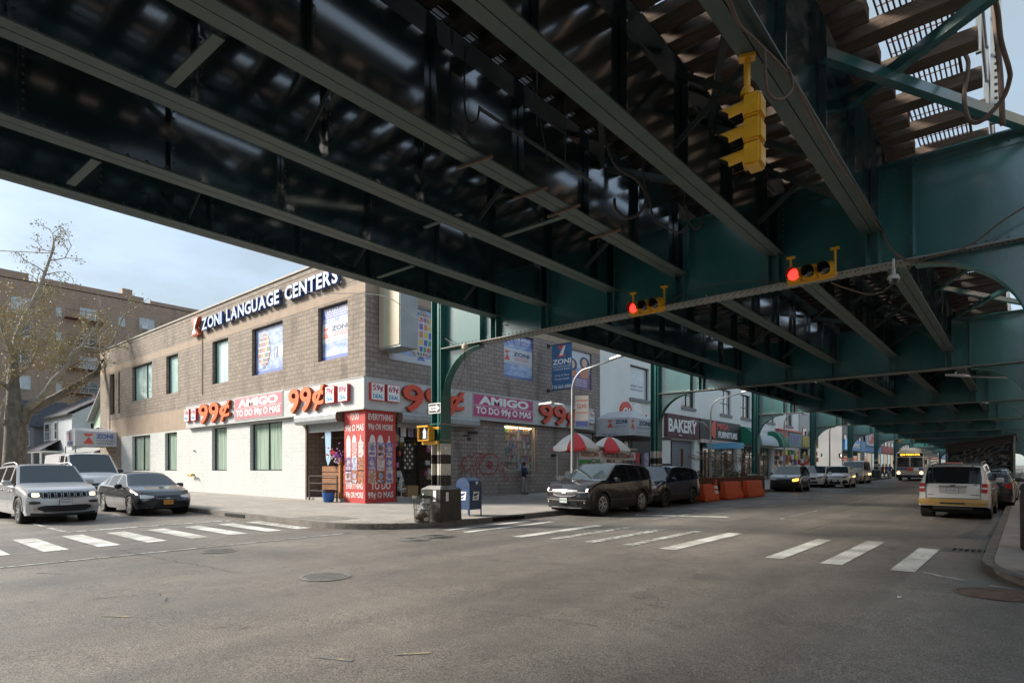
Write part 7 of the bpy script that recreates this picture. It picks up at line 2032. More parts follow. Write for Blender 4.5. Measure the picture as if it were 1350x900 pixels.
def make_car(name, label, cat, loc, rz, sp, group=None):
    car = thing(name, label, cat, loc, rz, group, tilt=True)
    L2 = sp['L'] / 2; r = sp['r']; xf, xr = sp['xf'], sp['xr']; top = sp['top']; belt = sp['belt']; HWp = sp['hw']; rh = sp['rh']; zsill = sp.get('sill', .24); H = max(z for _, z in top)
    ra = r + sp.get('gap', .055)
    rock = sp.get('rock', 0)
    k_front = sp.get('plan', .2); k_rear = sp.get('planr', .1)
    def warp(x, y, z):
        hw = W0
        for s_, kk, ln in ((1, k_front, sp.get('vf', ((.2, .12), (.55, .0), (.8, .03), (1.0, .12)))), (-1, k_rear, sp.get('vr', ((.2, .06), (.6, 0), (1.0, .03), (1.7, .1))))):
            d = s_ * x - (L2 - .6)
            if d > 0:
                t = min(1, d / .6); x = x - s_ * t * t * (kk * (abs(y) / hw) ** 3 + pw(ln, z))
        return (x, y, z)
    W0 = max(v for _, v in HWp)
    def bottom(x):
        b_ = zsill
        if x > L2 - .9: b_ = lerp(zsill, sp.get('fz', .26), (x - L2 + .9) / .9)
        if x < -L2 + .8: b_ = lerp(zsill, sp.get('rz', .32), (-L2 + .8 - x) / .8)
        for xw in (xf, xr):
            d = abs(x - xw)
            if d < ra: b_ = max(b_, r + math.sqrt(max(0, ra * ra - d * d)))
        return b_
    def secy(x, z, zb, hw):
        q = z / max(.1, zb)
        return hw - (.035 * max(0, (.45 - z) / .3) if z < .45 else 0) - (.03 * max(0, (z - .6) / max(.1, zb - .6)) if z > .6 else 0)
    xs = {-L2, L2, -L2 + .03, L2 - .03, -L2 + .1, L2 - .1}
    for xw in (xf, xr):
        for k in range(-6, 7): xs.add(round(xw + ra * math.sin(k * PI / 12), 4))
        xs |= {xw - ra - .002, xw + ra + .002}
    for p in top + belt: xs.add(p[0])
    for p in sp['pill']: xs |= {p[0], p[1]}
    x = -L2
    while x < L2: xs.add(round(x, 3)); x += .16
    xs = sorted(v for v in xs if -L2 <= v <= L2); xs2 = [xs[0]]
    for v in xs[1:]:
        if v - xs2[-1] > .0015: xs2.append(v)
    xs = xs2
    rows = []
    wins = sp['win']                                    # (x0, x1) extent of side glass
    for x in xs:
        hw = pw(HWp, x); zt = pw(top, x); zb = min(pw(belt, x), zt - .05); bo = min(bottom(x), zb - .07)
        P = []
        for k, za in enumerate((bo, .36, .5, .64, .78)):
            z = bo if k == 0 else max(za, bo + .012 * k); z = min(z, zb - .012 * (5 - k)); P.append((secy(x, z, zb, hw) - (.02 if k == 0 and bo < .4 else 0), z))
        P.append((secy(x, zb, zb, hw) - .004, zb - .03)); P.append((secy(x, zb, zb, hw) - .022, zb))
        ze = zt - sp.get('crown', .05) * min(1, (zt - zb) / .25)
        def uy(z): return lerp(hw - .055, rh, max(0, min(1, (z - zb) / max(.1, (H - .05) - zb))))
        h_ = ze - zb
        P.append((uy(zb + .02), zb + min(.02, h_ * .3))); 
        zw = zb + max(h_ * .6, h_ - .055); P.append((uy(zw), zw)); P.append((uy(ze), ze))
        ye = uy(ze)
        P.append((max(.1, ye - .065), ze + (zt - ze) * .45)); P.append((ye * .62, ze + (zt - ze) * .85)); P.append((ye * .3, zt - .004)); P.append((0, zt))
        rows.append(P)
    nP = len(rows[0]); N = len(xs)
    verts = []; idx = {}
    for i, x in enumerate(xs):
        for s_ in (1, -1):
            for j, (y, z) in enumerate(rows[i]):
                if s_ < 0 and j == nP - 1: idx[(i, s_, j)] = idx[(i, 1, j)]; continue
                idx[(i, s_, j)] = len(verts); verts.append(warp(x, s_ * y, z))
    groups = {}
    def put(tag_, f_): groups.setdefault(tag_, []).append(f_)
    ws, rw_ = sp['ws'], sp['rwin']                       # x spans of windscreen and rear window
    for i in range(N - 1):
        xm = (xs[i] + xs[i + 1]) / 2
        for s_ in (1, -1):
            for j in range(nP - 1):
                q = [idx[(i, s_, j)], idx[(i + 1, s_, j)], idx[(i + 1, s_, j + 1)], idx[(i, s_, j + 1)]]
                if s_ < 0: q = q[::-1]
                g_ = 'body'
                if j == 7 and wins[0] < xm < wins[1] and not any(a < xm < b_ for a, b_ in sp['pill']):
                    pane = sum(1 for a, b_ in sp['pill'] if (a + b_) / 2 < xm); g_ = 'side_window%d%s' % (pane, s_)
                elif j >= 10 and ws[0] < xm < ws[1]: g_ = 'windscreen'
                elif j >= 10 and rw_[0] < xm < rw_[1]: g_ = 'rear_window'
                if j < 2 and rock and g_ == 'body': g_ = 'lower_cladding'
                if len(set(q)) < 3: continue
                put(g_, tuple(dict.fromkeys(q)))
    for (i, s0) in ((0, -1), (N - 1, 1)):                # end caps
        for j in range(nP - 1):
            a, b_, c, d = idx[(i, 1, j)], idx[(i, -1, j)], idx[(i, -1, j + 1)], idx[(i, 1, j + 1)]
            # subdivide across so the cap follows the plan curve
            ys = [rows[i][j][0] * t for t in (1, .8, .55, .28, 0, -.28, -.55, -.8, -1)]; ys2 = [rows[i][j + 1][0] * t for t in (1, .8, .55, .28, 0, -.28, -.55, -.8, -1)]
            za, zc = rows[i][j][1], rows[i][j + 1][1]
            o = len(verts)
            for t in range(9):
                verts.append(warp(xs[i], ys[t], za)); verts.append(warp(xs[i], ys2[t], zc))
            for t in range(8):
                q = (o + 2 * t, o + 2 * t + 2, o + 2 * t + 3, o + 2 * t + 1)
                put('body' if not (j < 2 and rock) else 'lower_cladding', q if s0 > 0 else q[::-1])
    paint = sp['paint']; wmat = sp.get('wmat', CGW)
    for g_, fs in groups.items():
        used = sorted({v for f_ in fs for v in f_}); mp_ = {v: k for k, v in enumerate(used)}
        mb = MB(); mb.add([verts[v] for v in used], [tuple(mp_[v] for v in f_) for f_ in fs])
        nm = 'side_window' if g_.startswith('side_window') else g_
        mt = paint if nm == 'body' else (TRIM if nm == 'lower_cladding' else (wmat if nm == 'windscreen' else CGL))
        if nm == 'lower_cladding' and sp.get('rockmat'): mt = sp['rockmat']
        mb.build(nm, mt, car, smooth=R(24))
    # underbody and wheel wells
    mb = MB(); mb.box(-L2 + .35, L2 - .4, -W0 + .2, W0 - .2, .2, .34); mb.box(xr + ra, xf - ra, -W0 + .1, W0 - .1, .26, .6)
    for xw in (xf, xr):
        for s_ in (1, -1):
            T = Matrix.Translation((xw, s_ * (W0 - .2), r)) @ rotm('X', PI / 2)
            mb.lathe([(ra - .003, -.17), (ra - .003, .17)], 24, T); mb.lathe([(ra, s_ * .16), (0, s_ * .16)], 24, T)
    mb.build('underbody', BLACKM, car)
    for xw in (xf, xr):
        for s_ in (1, -1): wheel_obj(car, xw, s_ * (W0 - .12), r, .23, s_, sp.get('rim', ALLOY), sp.get('rs', 0))
    if sp.get('arch'):
        for xw in (xf, xr):
            for s_ in (1, -1):
                mb = MB(); pr = None
                for k in range(15):
                    a = PI * k / 14; q = []
                    for rr in (ra, ra + .065):
                        X_ = xw + rr * math.cos(a); Z_ = r + rr * math.sin(a); q.append((X_, s_ * (pw(HWp, X_) + .012), Z_))
                    if pr: 
                        f_ = [pr[0], q[0], q[1], pr[1]]; mb.add([warp(*p) for p in f_], [(0, 1, 2, 3)])
                        fi = [pr[0], q[0], (q[0][0], q[0][1] - s_ * .05, q[0][2]), (pr[0][0], pr[0][1] - s_ * .05, pr[0][2])]; mb.add([warp(*p) for p in fi], [(0, 1, 2, 3)])
                    pr = q
                mb.build('arch_trim', sp['arch'], car)
    # patches on the nose and tail: columns (y, z0, z1)
    def patch(nm, cols, mat, off=.012, end=1, sub=3, mirror=False, thick=.03):
        for ms in ((1, -1) if mirror else (1,)):
            mb = MB(); C_ = []
            for i in range(len(cols) - 1):
                for k in range(sub):
                    t = k / sub; C_.append(tuple(lerp(cols[i][q], cols[i + 1][q], t) for q in range(3)))
            C_.append(cols[-1])
            vs = []
            for (y, z0, z1) in C_:
                for z in (z0, (z0 + z1) / 2, z1):
                    p = warp(end * L2, ms * y, z); vs.append((p[0] + end * off, p[1], p[2]))
                for z in (z1, z0):
                    p = warp(end * L2, ms * y, z); vs.append((p[0] - end * thick, p[1], p[2]))
            fs = []; n = len(C_)
            for i in range(n - 1):
                for a in range(5):
                    fs.append((i * 5 + a, (i + 1) * 5 + a, (i + 1) * 5 + (a + 1) % 5, i * 5 + (a + 1) % 5))
            fs += [tuple(range(5)), tuple(range((n - 1) * 5, n * 5))]
            mb.add(vs, fs); mb.build(nm, mat, car)
    def side_strip(nm, pts, wd, mat, off=.004, vertical=False):
        mb = MB()
        for s_ in (1, -1):
            P = []
            for (x, z) in pts: P.append((x, z))
            Q = []
            for i in range(len(P) - 1):
                for k in range(4): Q.append((lerp(P[i][0], P[i + 1][0], k / 4), lerp(P[i][1], P[i + 1][1], k / 4)))
            Q.append(P[-1])
            for i in range(len(Q) - 1):
                (x0, z0), (x1, z1) = Q[i], Q[i + 1]; d = Vector((x1 - x0, z1 - z0)).normalized(); n_ = Vector((-d.y, d.x)) * wd / 2
                q = []
                for (x, z) in ((x0 - n_.x, z0 - n_.y), (x1 - n_.x, z1 - n_.y), (x1 + n_.x, z1 + n_.y), (x0 + n_.x, z0 + n_.y)):
                    hw = pw(HWp, x); zb = pw(belt, x); q.append(warp(x, s_ * (secy(x, z, zb, hw) + off), z))
                mb.add(q, [(0, 1, 2, 3)])
        mb.build(nm, mat, car)
    for s in sp.get('seams', ()): side_strip('door_seam', s, .011, SEAM)
    for (x, z) in sp.get('handles', ()):
        for s_ in (1, -1):
            hw = pw(HWp, x); mb = MB(); mb.cbox((x, s_ * (secy(x, z, 1, hw) + .016), z), (.2, .03, .035), 0, 0, .008); mb.build('door_handle', sp.get('hm', paint), car)
    mx_, mz_ = sp['mir']
    for s_ in (1, -1):
        mb = MB(); hw = pw(HWp, mx_); mb.cbox((mx_, s_ * (hw + .09), mz_), (.13, .22, .16), 0, -s_ * .15, .03); mb.cbox((mx_ + .02, s_ * (hw - .03), mz_ - .05), (.07, .14, .05)); mb.build('mirror', sp.get('mm', paint), car)
    if sp.get('rails'):
        xa, xb = sp['rails']
        for s_ in (1, -1):
            mb = MB(); mb.tube([(lerp(xa, xb, t), s_ * (rh - .03), pw(top, lerp(xa, xb, t)) - .02 + .06 * min(1, 6 * t, 6 * (1 - t))) for t in [k / 10 for k in range(11)]], .018, 6); mb.build('roof_rail', sp.get('railm', TRIM), car)
    for p in sp.get('patches', ()): patch(*p[:3], **(p[3] if len(p) > 3 else {}))
    def plate(end, z, y=0, mat=PLT, tx='', w_=.31, h=.16):
        p = warp(end * L2, y, z); x = p[0] + end * .03
        T = frame((x, y, z), (0, end, 0), (0, 0, 1)); mb = MB(); mb.box(-w_ / 2 - .01, w_ / 2 + .01, -h / 2 - .01, h / 2 + .01, -.03, -.002, 2, T); mb.box(-w_ / 2, w_ / 2, -h / 2, h / 2, -.001, .004, 0, T)
        if tx: mb.text(tx, T @ Matrix.Translation((0, 0, .005)), w=w_ * .82, h=h * .42, ex=.002, mi=1)
        mb.build('number_plate', [mat, PTX2, TRIM], car)
    for p in sp.get('plates', ()): plate(*p)
    car['_'] = 0; del car['_']
    return car, warp, patch

def suv_base(L, W, H, hoodz=1.02, beltz=1.08, r=.36, wb=2.85, tail=.3, hood=1.15, slope=.75, fo=.92):
    L2 = L / 2; xf = L2 - fo; xr = xf - wb; hx = L2 - hood; rf = hx - slope; W2 = W / 2
    top = [(-L2, beltz - .14), (-L2 + .04, beltz + .0), (-L2 + tail * .45, H - .25), (-L2 + tail, H - .12), (-L2 + tail + .35, H - .065), (-.9, H - .02), (-.1, H), (rf - .25, H - .01), (rf, H - .04), (hx, hoodz + .04), (hx + .25, hoodz + .02), (L2 - .5, hoodz - .05), (L2 - .16, hoodz - .13), (L2 - .03, hoodz - .24), (L2, hoodz - .32)]
    belt = [(-L2, beltz - .17), (-L2 + .3, beltz + .05), (0, beltz - .01), (hx - .1, beltz - .05), (hx + .3, hoodz - .07), (L2 - .3, hoodz - .22), (L2, hoodz - .42)]
    hw = [(-L2, W2 - .1), (-L2 + .12, W2 - .04), (-L2 + .5, W2 - .005), (xr, W2), (0, W2 - .01), (xf, W2), (L2 - .4, W2 - .03), (L2 - .1, W2 - .07), (L2, W2 - .12)]
    return dict(L=L, r=r, xf=xf, xr=xr, top=top, belt=belt, hw=hw, rh=W2 - .24, ws=(rf + .005, hx - .02), rwin=(-L2 + .045, -L2 + tail - .01), win=(-L2 + tail + .2, hx - .12), hx=hx, rf=rf, W2=W2, mir=(hx - .42, beltz + .06))

# 1 silver SUV, side street, nearest
sp = suv_base(4.82, 1.94, 1.76, 1.12, 1.12, .385, 2.91, .38, 1.25, .7, .9)
sp.update(paint=carpaint('silver grey', (.5, .5, .505), .3, .34), pill=((-.85, -.72), (.18, .32)), seams=([(-.78, 1.05), (-.76, .6), (-.9, .36)], [(.25, 1.05), (.25, .34)], [(1.12, .98), (1.1, .42)]), handles=((-.5, .95), (.48, .93)), arch=M('silver arch', (.3, .3, .31), .35, .4, coat=1), rails=(-1.7, .3), railm=CHR, rim=ALLOY, rs=1, plan=.24,
    patches=[('head_lamp', [(.42, .80, .93), (.55, .785, .93), (.7, .78, .925), (.8, .79, .91), (.86, .81, .89)], HLD, dict(mirror=True)),
             ('lit_lamp', [(.62, .81, .90), (.7, .80, .905), (.78, .81, .9)], LITW, dict(mirror=True, off=.02)),
             ('grille', [(-.56, .76, .93), (-.3, .75, .94), (0, .75, .94), (.3, .75, .94), (.56, .76, .93)], TRIM, dict(off=.012)),
             ('lower_grille', [(-.66, .44, .5), (-.5, .36, .54), (0, .35, .54), (.5, .36, .54), (.66, .44, .5)], TRIM, dict(off=.014)),
             ('chrome_surround', [(-.74, .40, .46), (-.52, .325, .36), (0, .31, .345), (.52, .325, .36), (.74, .40, .46)], CHR, dict(off=.018)),
             ('chrome_surround', [(-.74, .46, .5), (-.52, .55, .57), (0, .55, .57), (.52, .55, .57), (.74, .46, .5)], CHR, dict(off=.018)),
             ('fog_lamp', [(.6, .6, .66), (.72, .585, .67), (.84, .6, .66)], TRIM, dict(mirror=True, off=.016)), ('fog_trim', [(.57, .575, .59), (.72, .56, .575), (.86, .585, .6)], CHR, dict(mirror=True, off=.018)),
             ('skid_trim', [(-.8, .24, .33), (-.4, .23, .3), (.4, .23, .3), (.8, .24, .33)], TRIM, dict(off=.01))],
    plates=((1, .62, 0, PLT, 'KDJ-8491', .31, .16),))
for k in range(7):
    yc = (k - 3) * .158
    sp['patches'].append(('grille_slot', [(yc - .062, .765, .925), (yc + .062, .765, .925)], CHR, dict(off=.02)))
    sp['patches'].append(('grille_slot', [(yc - .047, .78, .91), (yc + .047, .78, .91)], BLACKM, dict(off=.024)))
X_, Y_ = -24.05, 4.95
make_car('parked_suv', 'silver grey SUV with lit headlamps waiting at the left edge of the picture', 'SUV', (X_, Y_, gz(X_, Y_)), 0.02, sp)

# 2 dark sedan
L2 = 2.4; 
def sedan():
    return dict(L=4.8, r=.33, xf=1.45, xr=-1.33, rh=.60,
    top=[(-2.4, .80), (-2.37, .93), (-2.25, 1.03), (-1.75, 1.08), (-1.65, 1.09), (-1.05, 1.40), (-.75, 1.45), (-.2, 1.475), (.25, 1.45), (.42, 1.41), (1.12, 1.0), (1.4, .97), (1.9, .88), (2.2, .8), (2.36, .7), (2.4, .62)],
    belt=[(-2.4, .74), (-2.2, .93), (-1.5, .98), (0, .94), (1.0, .9), (1.4, .86), (2.1, .72), (2.4, .55)],
    hw=[(-2.4, .78), (-2.25, .86), (-1.9, .9), (-1.33, .91), (0, .905), (1.45, .91), (1.95, .88), (2.25, .83), (2.4, .77)], ws=(.45, 1.1), rwin=(-1.63, -1.07), win=(-1.3, 1.0), mir=(.72, .98), planr=.12, plan=.28)
sp = sedan(); sp.update(paint=carpaint('dark charcoal', (.012, .013, .018), .2, .22), pill=((-1.0, -.9), (-.1, .02)), seams=([(-1.0, .95), (-.95, .5), (-1.05, .35)], [(-.04, .92), (-.04, .3)], [(1.0, .88), (.98, .35)]), handles=((-.78, .83), (.2, .81)), rim=M('pale wheel cover', (.5, .49, .46), .4, .4), rs=1, sill=.2, gap=.04, crown=.06,
    vf=((.2, .1), (.5, 0), (.7, .06), (.85, .2)),
    patches=[('head_lamp', [(.42, .62, .68), (.55, .595, .7), (.68, .59, .72), (.78, .6, .715)], HLC, dict(mirror=True)),
             ('grille', [(-.42, .57, .6), (-.3, .535, .645), (0, .525, .655), (.3, .535, .645), (.42, .57, .6)], TRIM, {}), ('grille_bar', [(-.36, .585, .6), (0, .575, .59), (.36, .585, .6)], CHR, dict(off=.018)),
             ('badge', [(-.07, .58, .6), (-.04, .56, .625), (.04, .56, .625), (.07, .58, .6)], CHR, dict(off=.026)),
             ('lower_grille', [(-.42, .28, .33), (-.3, .26, .41), (.3, .26, .41), (.42, .28, .33)], TRIM, {}), ('fog_lamp', [(.52, .29, .34), (.68, .3, .35)], TRIM, dict(mirror=True))],
    plates=((1, .46, 0, PLO, 'GRT 4087', .3, .15), (-1, .7, 0, PLO, '', .3, .15)))
make_car('parked_sedan', 'dark charcoal sedan with an amber plate at the side street kerb', 'car', (-24.6, 8.0, gz(-24.6, 8)), 0, sp)

# 3 white van
sp = dict(L=5.6, r=.35, xf=1.95, xr=-1.4, rh=.80, top=[(-2.8, 1.9), (-2.77, 2.15), (-2.6, 2.24), (-1, 2.27), (.9, 2.25), (1.15, 2.2), (1.98, 1.36), (2.1, 1.3), (2.5, 1.16), (2.68, 1.0), (2.78, .85), (2.8, .75)],
    belt=[(-2.8, 1.2), (0, 1.2), (1.8, 1.16), (2.1, 1.1), (2.5, .98), (2.8, .6)], hw=[(-2.8, .94), (-2.6, .99), (0, 1.0), (1.95, 1.0), (2.3, .97), (2.6, .92), (2.8, .84)], ws=(1.17, 1.96), rwin=(0, 0), win=(-.1, 1.7), pill=((.0, .12), (.75, .9)), mir=(1.55, 1.42), mm=TRIM, plan=.3, sill=.28, crown=.08,
    vf=((.2, .08), (.5, 0), (.8, .05), (1.1, .2)), paint=carpaint('van white', (.66, .67, .68), 0, .4), handles=((1.0, 1.05), (-.3, 1.05)), seams=([(.85, 1.15), (.85, .35)], [(1.75, 1.1), (1.7, .5)], [(-.2, 1.15), (-.2, .35)]), rim=ALLOYD, rs=2,
    patches=[('head_lamp', [(.55, .88, .98), (.7, .85, 1.0), (.86, .85, .99)], HLC, dict(mirror=True)),
             ('grille', [(-.52, .72, .84), (-.42, .66, .94), (0, .64, .96), (.42, .66, .94), (.52, .72, .84)], CHR, {}), ('grille_mesh', [(-.46, .73, .83), (-.38, .69, .91), (0, .67, .93), (.38, .69, .91), (.46, .73, .83)], TRIM, dict(off=.018)), ('grille_bar', [(-.4, .79, .82), (.4, .79, .82)], CHR, dict(off=.022)),
             ('badge', [(-.12, .8, .815), (-.06, .775, .84), (.06, .775, .84), (.12, .8, .815)], PNAVY, dict(off=.028)),
             ('bumper', [(-.86, .3, .58), (-.4, .27, .6), (.4, .27, .6), (.86, .3, .58)], TRIM, dict(off=.014))], plates=((1, .5, 0, PLT, '47182 MK', .31, .16),))
make_car('white_van', 'white passenger van between the silver SUV and the dark sedan', 'van', (-33.1, 8.25, gz(-33, 8.25)), 0, sp)

# 4 grey SUV, avenue, nearest
sp = suv_base(4.62, 1.96, 1.79, 1.19, 1.14, .385, 2.6, .55, 1.2, .82, .94)
sp.update(paint=carpaint('gunmetal', (.03, .028, .033), .3, .22), pill=((-1.3, -1.18), (-.45, -.36), (.38, .46)), seams=([(-.4, 1.02), (-.4, .6), (-.56, .36)], [(.42, 1.02), (.42, .34)], [(1.08, .98), (1.06, .42)]), handles=((-.25, .93), (.68, .92)), hm=CHR, rails=(-1.8, .2), railm=CHR, rim=M('two tone rim', (.6, .6, .6), .3, .5), rs=0, rock=1, arch=TRIM, plan=.26,
    patches=[('head_lamp', [(.46, .82, .88), (.6, .8, .9), (.74, .81, .92), (.86, .84, .925)], HLD, dict(mirror=True)), ('lit_strip', [(.78, .82, .925), (.83, .83, .93)], DRL, dict(mirror=True, off=.02)), ('lit_strip', [(.5, .8, .815), (.78, .795, .81)], HLC, dict(mirror=True, off=.022)),
             ('grille', [(-.5, .73, .87), (-.3, .69, .89), (0, .68, .9), (.3, .69, .89), (.5, .73, .87)], TRIM, {}), ('grille_bar', [(-.5, .84, .875), (0, .845, .88), (.5, .84, .875)], CHR, dict(off=.02)), ('grille_bar', [(-.46, .70, .73), (-.3, .66, .69), (0, .65, .68), (.3, .66, .69), (.46, .70, .73)], CHR, dict(off=.02)),
             ('badge', [(-.08, .745, .835), (.08, .745, .835)], CHR, dict(off=.03)), ('bumper_line', [(-.8, .52, .56), (-.45, .53, .555), (.45, .53, .555), (.8, .52, .56)], CHR, dict(off=.012)),
             ('lower_grille', [(-.5, .36, .48), (.5, .36, .48)], TRIM, {}), ('skid_trim', [(-.62, .27, .3), (0, .25, .29), (.62, .27, .3)], CHR, dict(off=.02)), ('fog_recess', [(.62, .42, .54), (.78, .4, .6), (.88, .42, .64)], TRIM, dict(mirror=True)), ('fog_lamp', [(.72, .44, .49), (.77, .44, .49)], HLC, dict(mirror=True, off=.02)),
             ('tail_lamp', [(.66, .95, 1.02), (.86, .86, 1.06)], TLR, dict(mirror=True, end=-1, off=.03))], plates=((1, .53, 0, M('plate pale green', (.45, .52, .47), .5), 'JHX 2260', .3, .16),))
X_, Y_ = -12.0 + .12, 18.85
make_car('parked_suv', 'dark gunmetal grey SUV parked facing the crossing, nearest on the left kerb', 'SUV', (X_ + .1, Y_, gz(X_, Y_)), -PI / 2 - .02, sp)
# 5 dark blue compact SUV
sp = suv_base(4.55, 1.82, 1.67, 1.04, 1.05, .35, 2.62, .55, 1.05, .85, .92)
sp.update(paint=carpaint('midnight blue', (.016, .02, .055), .45, .25), pill=((-1.25, -1.1), (-.42, -.34), (.42, .5)), seams=([(-.38, .96), (-.38, .6), (-.55, .36)], [(.46, .96), (.46, .34)], [(1.2, .9), (1.15, .42)]), handles=((-.2, .86), (.66, .84)), rim=ALLOYD, rs=1, rock=1, arch=TRIM, plan=.3,
    patches=[('head_lamp', [(.4, .7, .76), (.6, .72, .83), (.8, .78, .88)], HLC, dict(mirror=True)), ('grille', [(-.4, .68, .78), (0, .64, .8), (.4, .68, .78)], TRIM, {}), ('grille_bar', [(-.42, .73, .75), (0, .72, .74), (.42, .73, .75)], CHR, dict(off=.02)), ('lower_grille', [(-.5, .34, .5), (.5, .34, .5)], TRIM, {}), ('fog_lamp', [(.6, .5, .54), (.76, .5, .55)], HLC, dict(mirror=True)), ('tail_lamp', [(.64, .9, 1.02), (.8, .8, 1.06)], TLR, dict(mirror=True, end=-1, off=.03))], plates=((1, .56, 0, PLT, '', .3, .15),))
make_car('parked_suv', 'midnight blue compact SUV parked behind the gunmetal one', 'SUV', (-12.05, 24.1, gz(-12, 24.1)), -PI / 2, sp)
# 6 black SUV pulling out, indicator lit
sp = suv_base(4.65, 1.85, 1.66, 1.04, 1.05, .36, 2.68, .5, 1.05, .8, .9)
sp.update(paint=carpaint('near black', (.02, .019, .021), .3, .22), pill=((-1.3, -1.15), (-.45, -.36), (.42, .5)), seams=([(.46, .96), (.46, .34)], [(-.4, .96), (-.4, .4)]), handles=((-.2, .86), (.66, .84)), rim=ALLOY, rs=2, rock=1, plan=.28,
    patches=[('head_lamp', [(.45, .74, .8), (.84, .78, .87)], HLC, dict(mirror=True)), ('lit_indicator', [(.5, .66, .8), (.7, .68, .84), (.82, .72, .84)], LITO, dict(off=.03)), ('grille', [(-.4, .5, .78), (0, .46, .8), (.4, .5, .78)], TRIM, {}), ('tail_lamp', [(.6, .9, 1.0), (.8, .85, 1.02)], TLR, dict(mirror=True, end=-1, off=.03))])
make_car('black_suv', 'near black SUV with a lit orange indicator right of the brown fence', 'SUV', (-11.75, 42.0, gz(-11.7, 42)), -PI / 2 + .1, sp)
# 7 white taxi-like car behind, 8 white boxy hatch, 9 pale van
sp = suv_base(4.6, 1.82, 1.62, 1.0, 1.02, .34, 2.65, .5, 1.05, .85, .9)
sp.update(paint=carpaint('white', (.62, .62, .61), 0, .35), pill=((-1.2, -1.1), (-.42, -.34), (.42, .5)), rim=ALLOY, rs=1, patches=[('head_lamp', [(.45, .7, .76), (.8, .74, .84)], HLD, dict(mirror=True)), ('grille', [(-.4, .6, .76), (.4, .6, .76)], TRIM, {}), ('lower_grille', [(-.5, .32, .48), (.5, .32, .48)], TRIM, {})], plates=((1, .5, 0, PLT, '', .3, .15),))
make_car('white_car', 'white car half hidden between the black SUV and the white hatchback', 'car', (-12.1, 50.3, gz(-12, 50.3)), -PI / 2, sp)
sp = suv_base(4.15, 1.80, 1.60, 1.04, 1.06, .34, 2.57, .22, .95, .6, .85)
sp.update(paint=carpaint('white', (.62, .62, .61), 0, .35), pill=((-1.25, -1.0), (-.4, -.3), (.45, .53)), seams=([(.49, .96), (.49, .34)], [(-.35, .96), (-.35, .4)]), handles=((-.15, .9), (.72, .88)), rim=ALLOY, rs=1, rock=0, plan=.24,
    patches=[('head_lamp', [(.42, .74, .8), (.6, .73, .86), (.8, .78, .88)], HLD, dict(mirror=True)), ('grille', [(-.34, .79, .83), (.34, .79, .83)], TRIM, {}), ('bumper', [(-.82, .34, .5), (-.6, .28, .62), (.6, .28, .62), (.82, .34, .5)], TRIM, {}), ('tail_lamp', [(.7, .9, 1.3), (.8, .9, 1.25)], TLR, dict(mirror=True, end=-1, off=.03))], plates=((1, .52, 0, PLT, '', .3, .15),))
make_car('white_hatchback', 'boxy white hatchback driving towards the camera ahead of the white car', 'car', (-10.75, 50.9, gz(-10.7, 50.9)), -PI / 2 + .06, sp)
mb = MB(); 
sp = dict(L=5.3, r=.38, xf=1.7, xr=-1.6, rh=.78, top=[(-2.65, 1.7), (-2.6, 1.95), (-1, 2.05), (.75, 2.03), (1.0, 1.98), (1.5, 1.36), (1.65, 1.3), (2.4, 1.2), (2.58, 1.05), (2.65, .85)], belt=[(-2.65, 1.15), (1.4, 1.15), (2.3, 1.05), (2.65, .7)], hw=[(-2.65, .9), (-2.4, .98), (1.7, .99), (2.4, .95), (2.65, .88)], ws=(1.02, 1.48), rwin=(0, 0), win=(-2.2, 1.3), pill=((-1.0, -.85), (.1, .3)), mir=(1.2, 1.35), mm=TRIM,
    paint=carpaint('beige silver', (.42, .38, .32), .3, .4), rim=ALLOYD, rs=2, patches=[('grille', [(-.6, .62, .95), (.6, .62, .95)], TRIM, {}), ('bumper', [(-.85, .35, .58), (.85, .35, .58)], TRIM, {}), ('head_lamp', [(.65, .75, .92), (.86, .75, .92)], HLC, dict(mirror=True))])
make_car('pale_van', 'beige passenger van with a dark grille behind the white hatchback', 'van', (-11.9, 62.6, gz(-11.8, 62.6)), -PI / 2 + .03, sp)

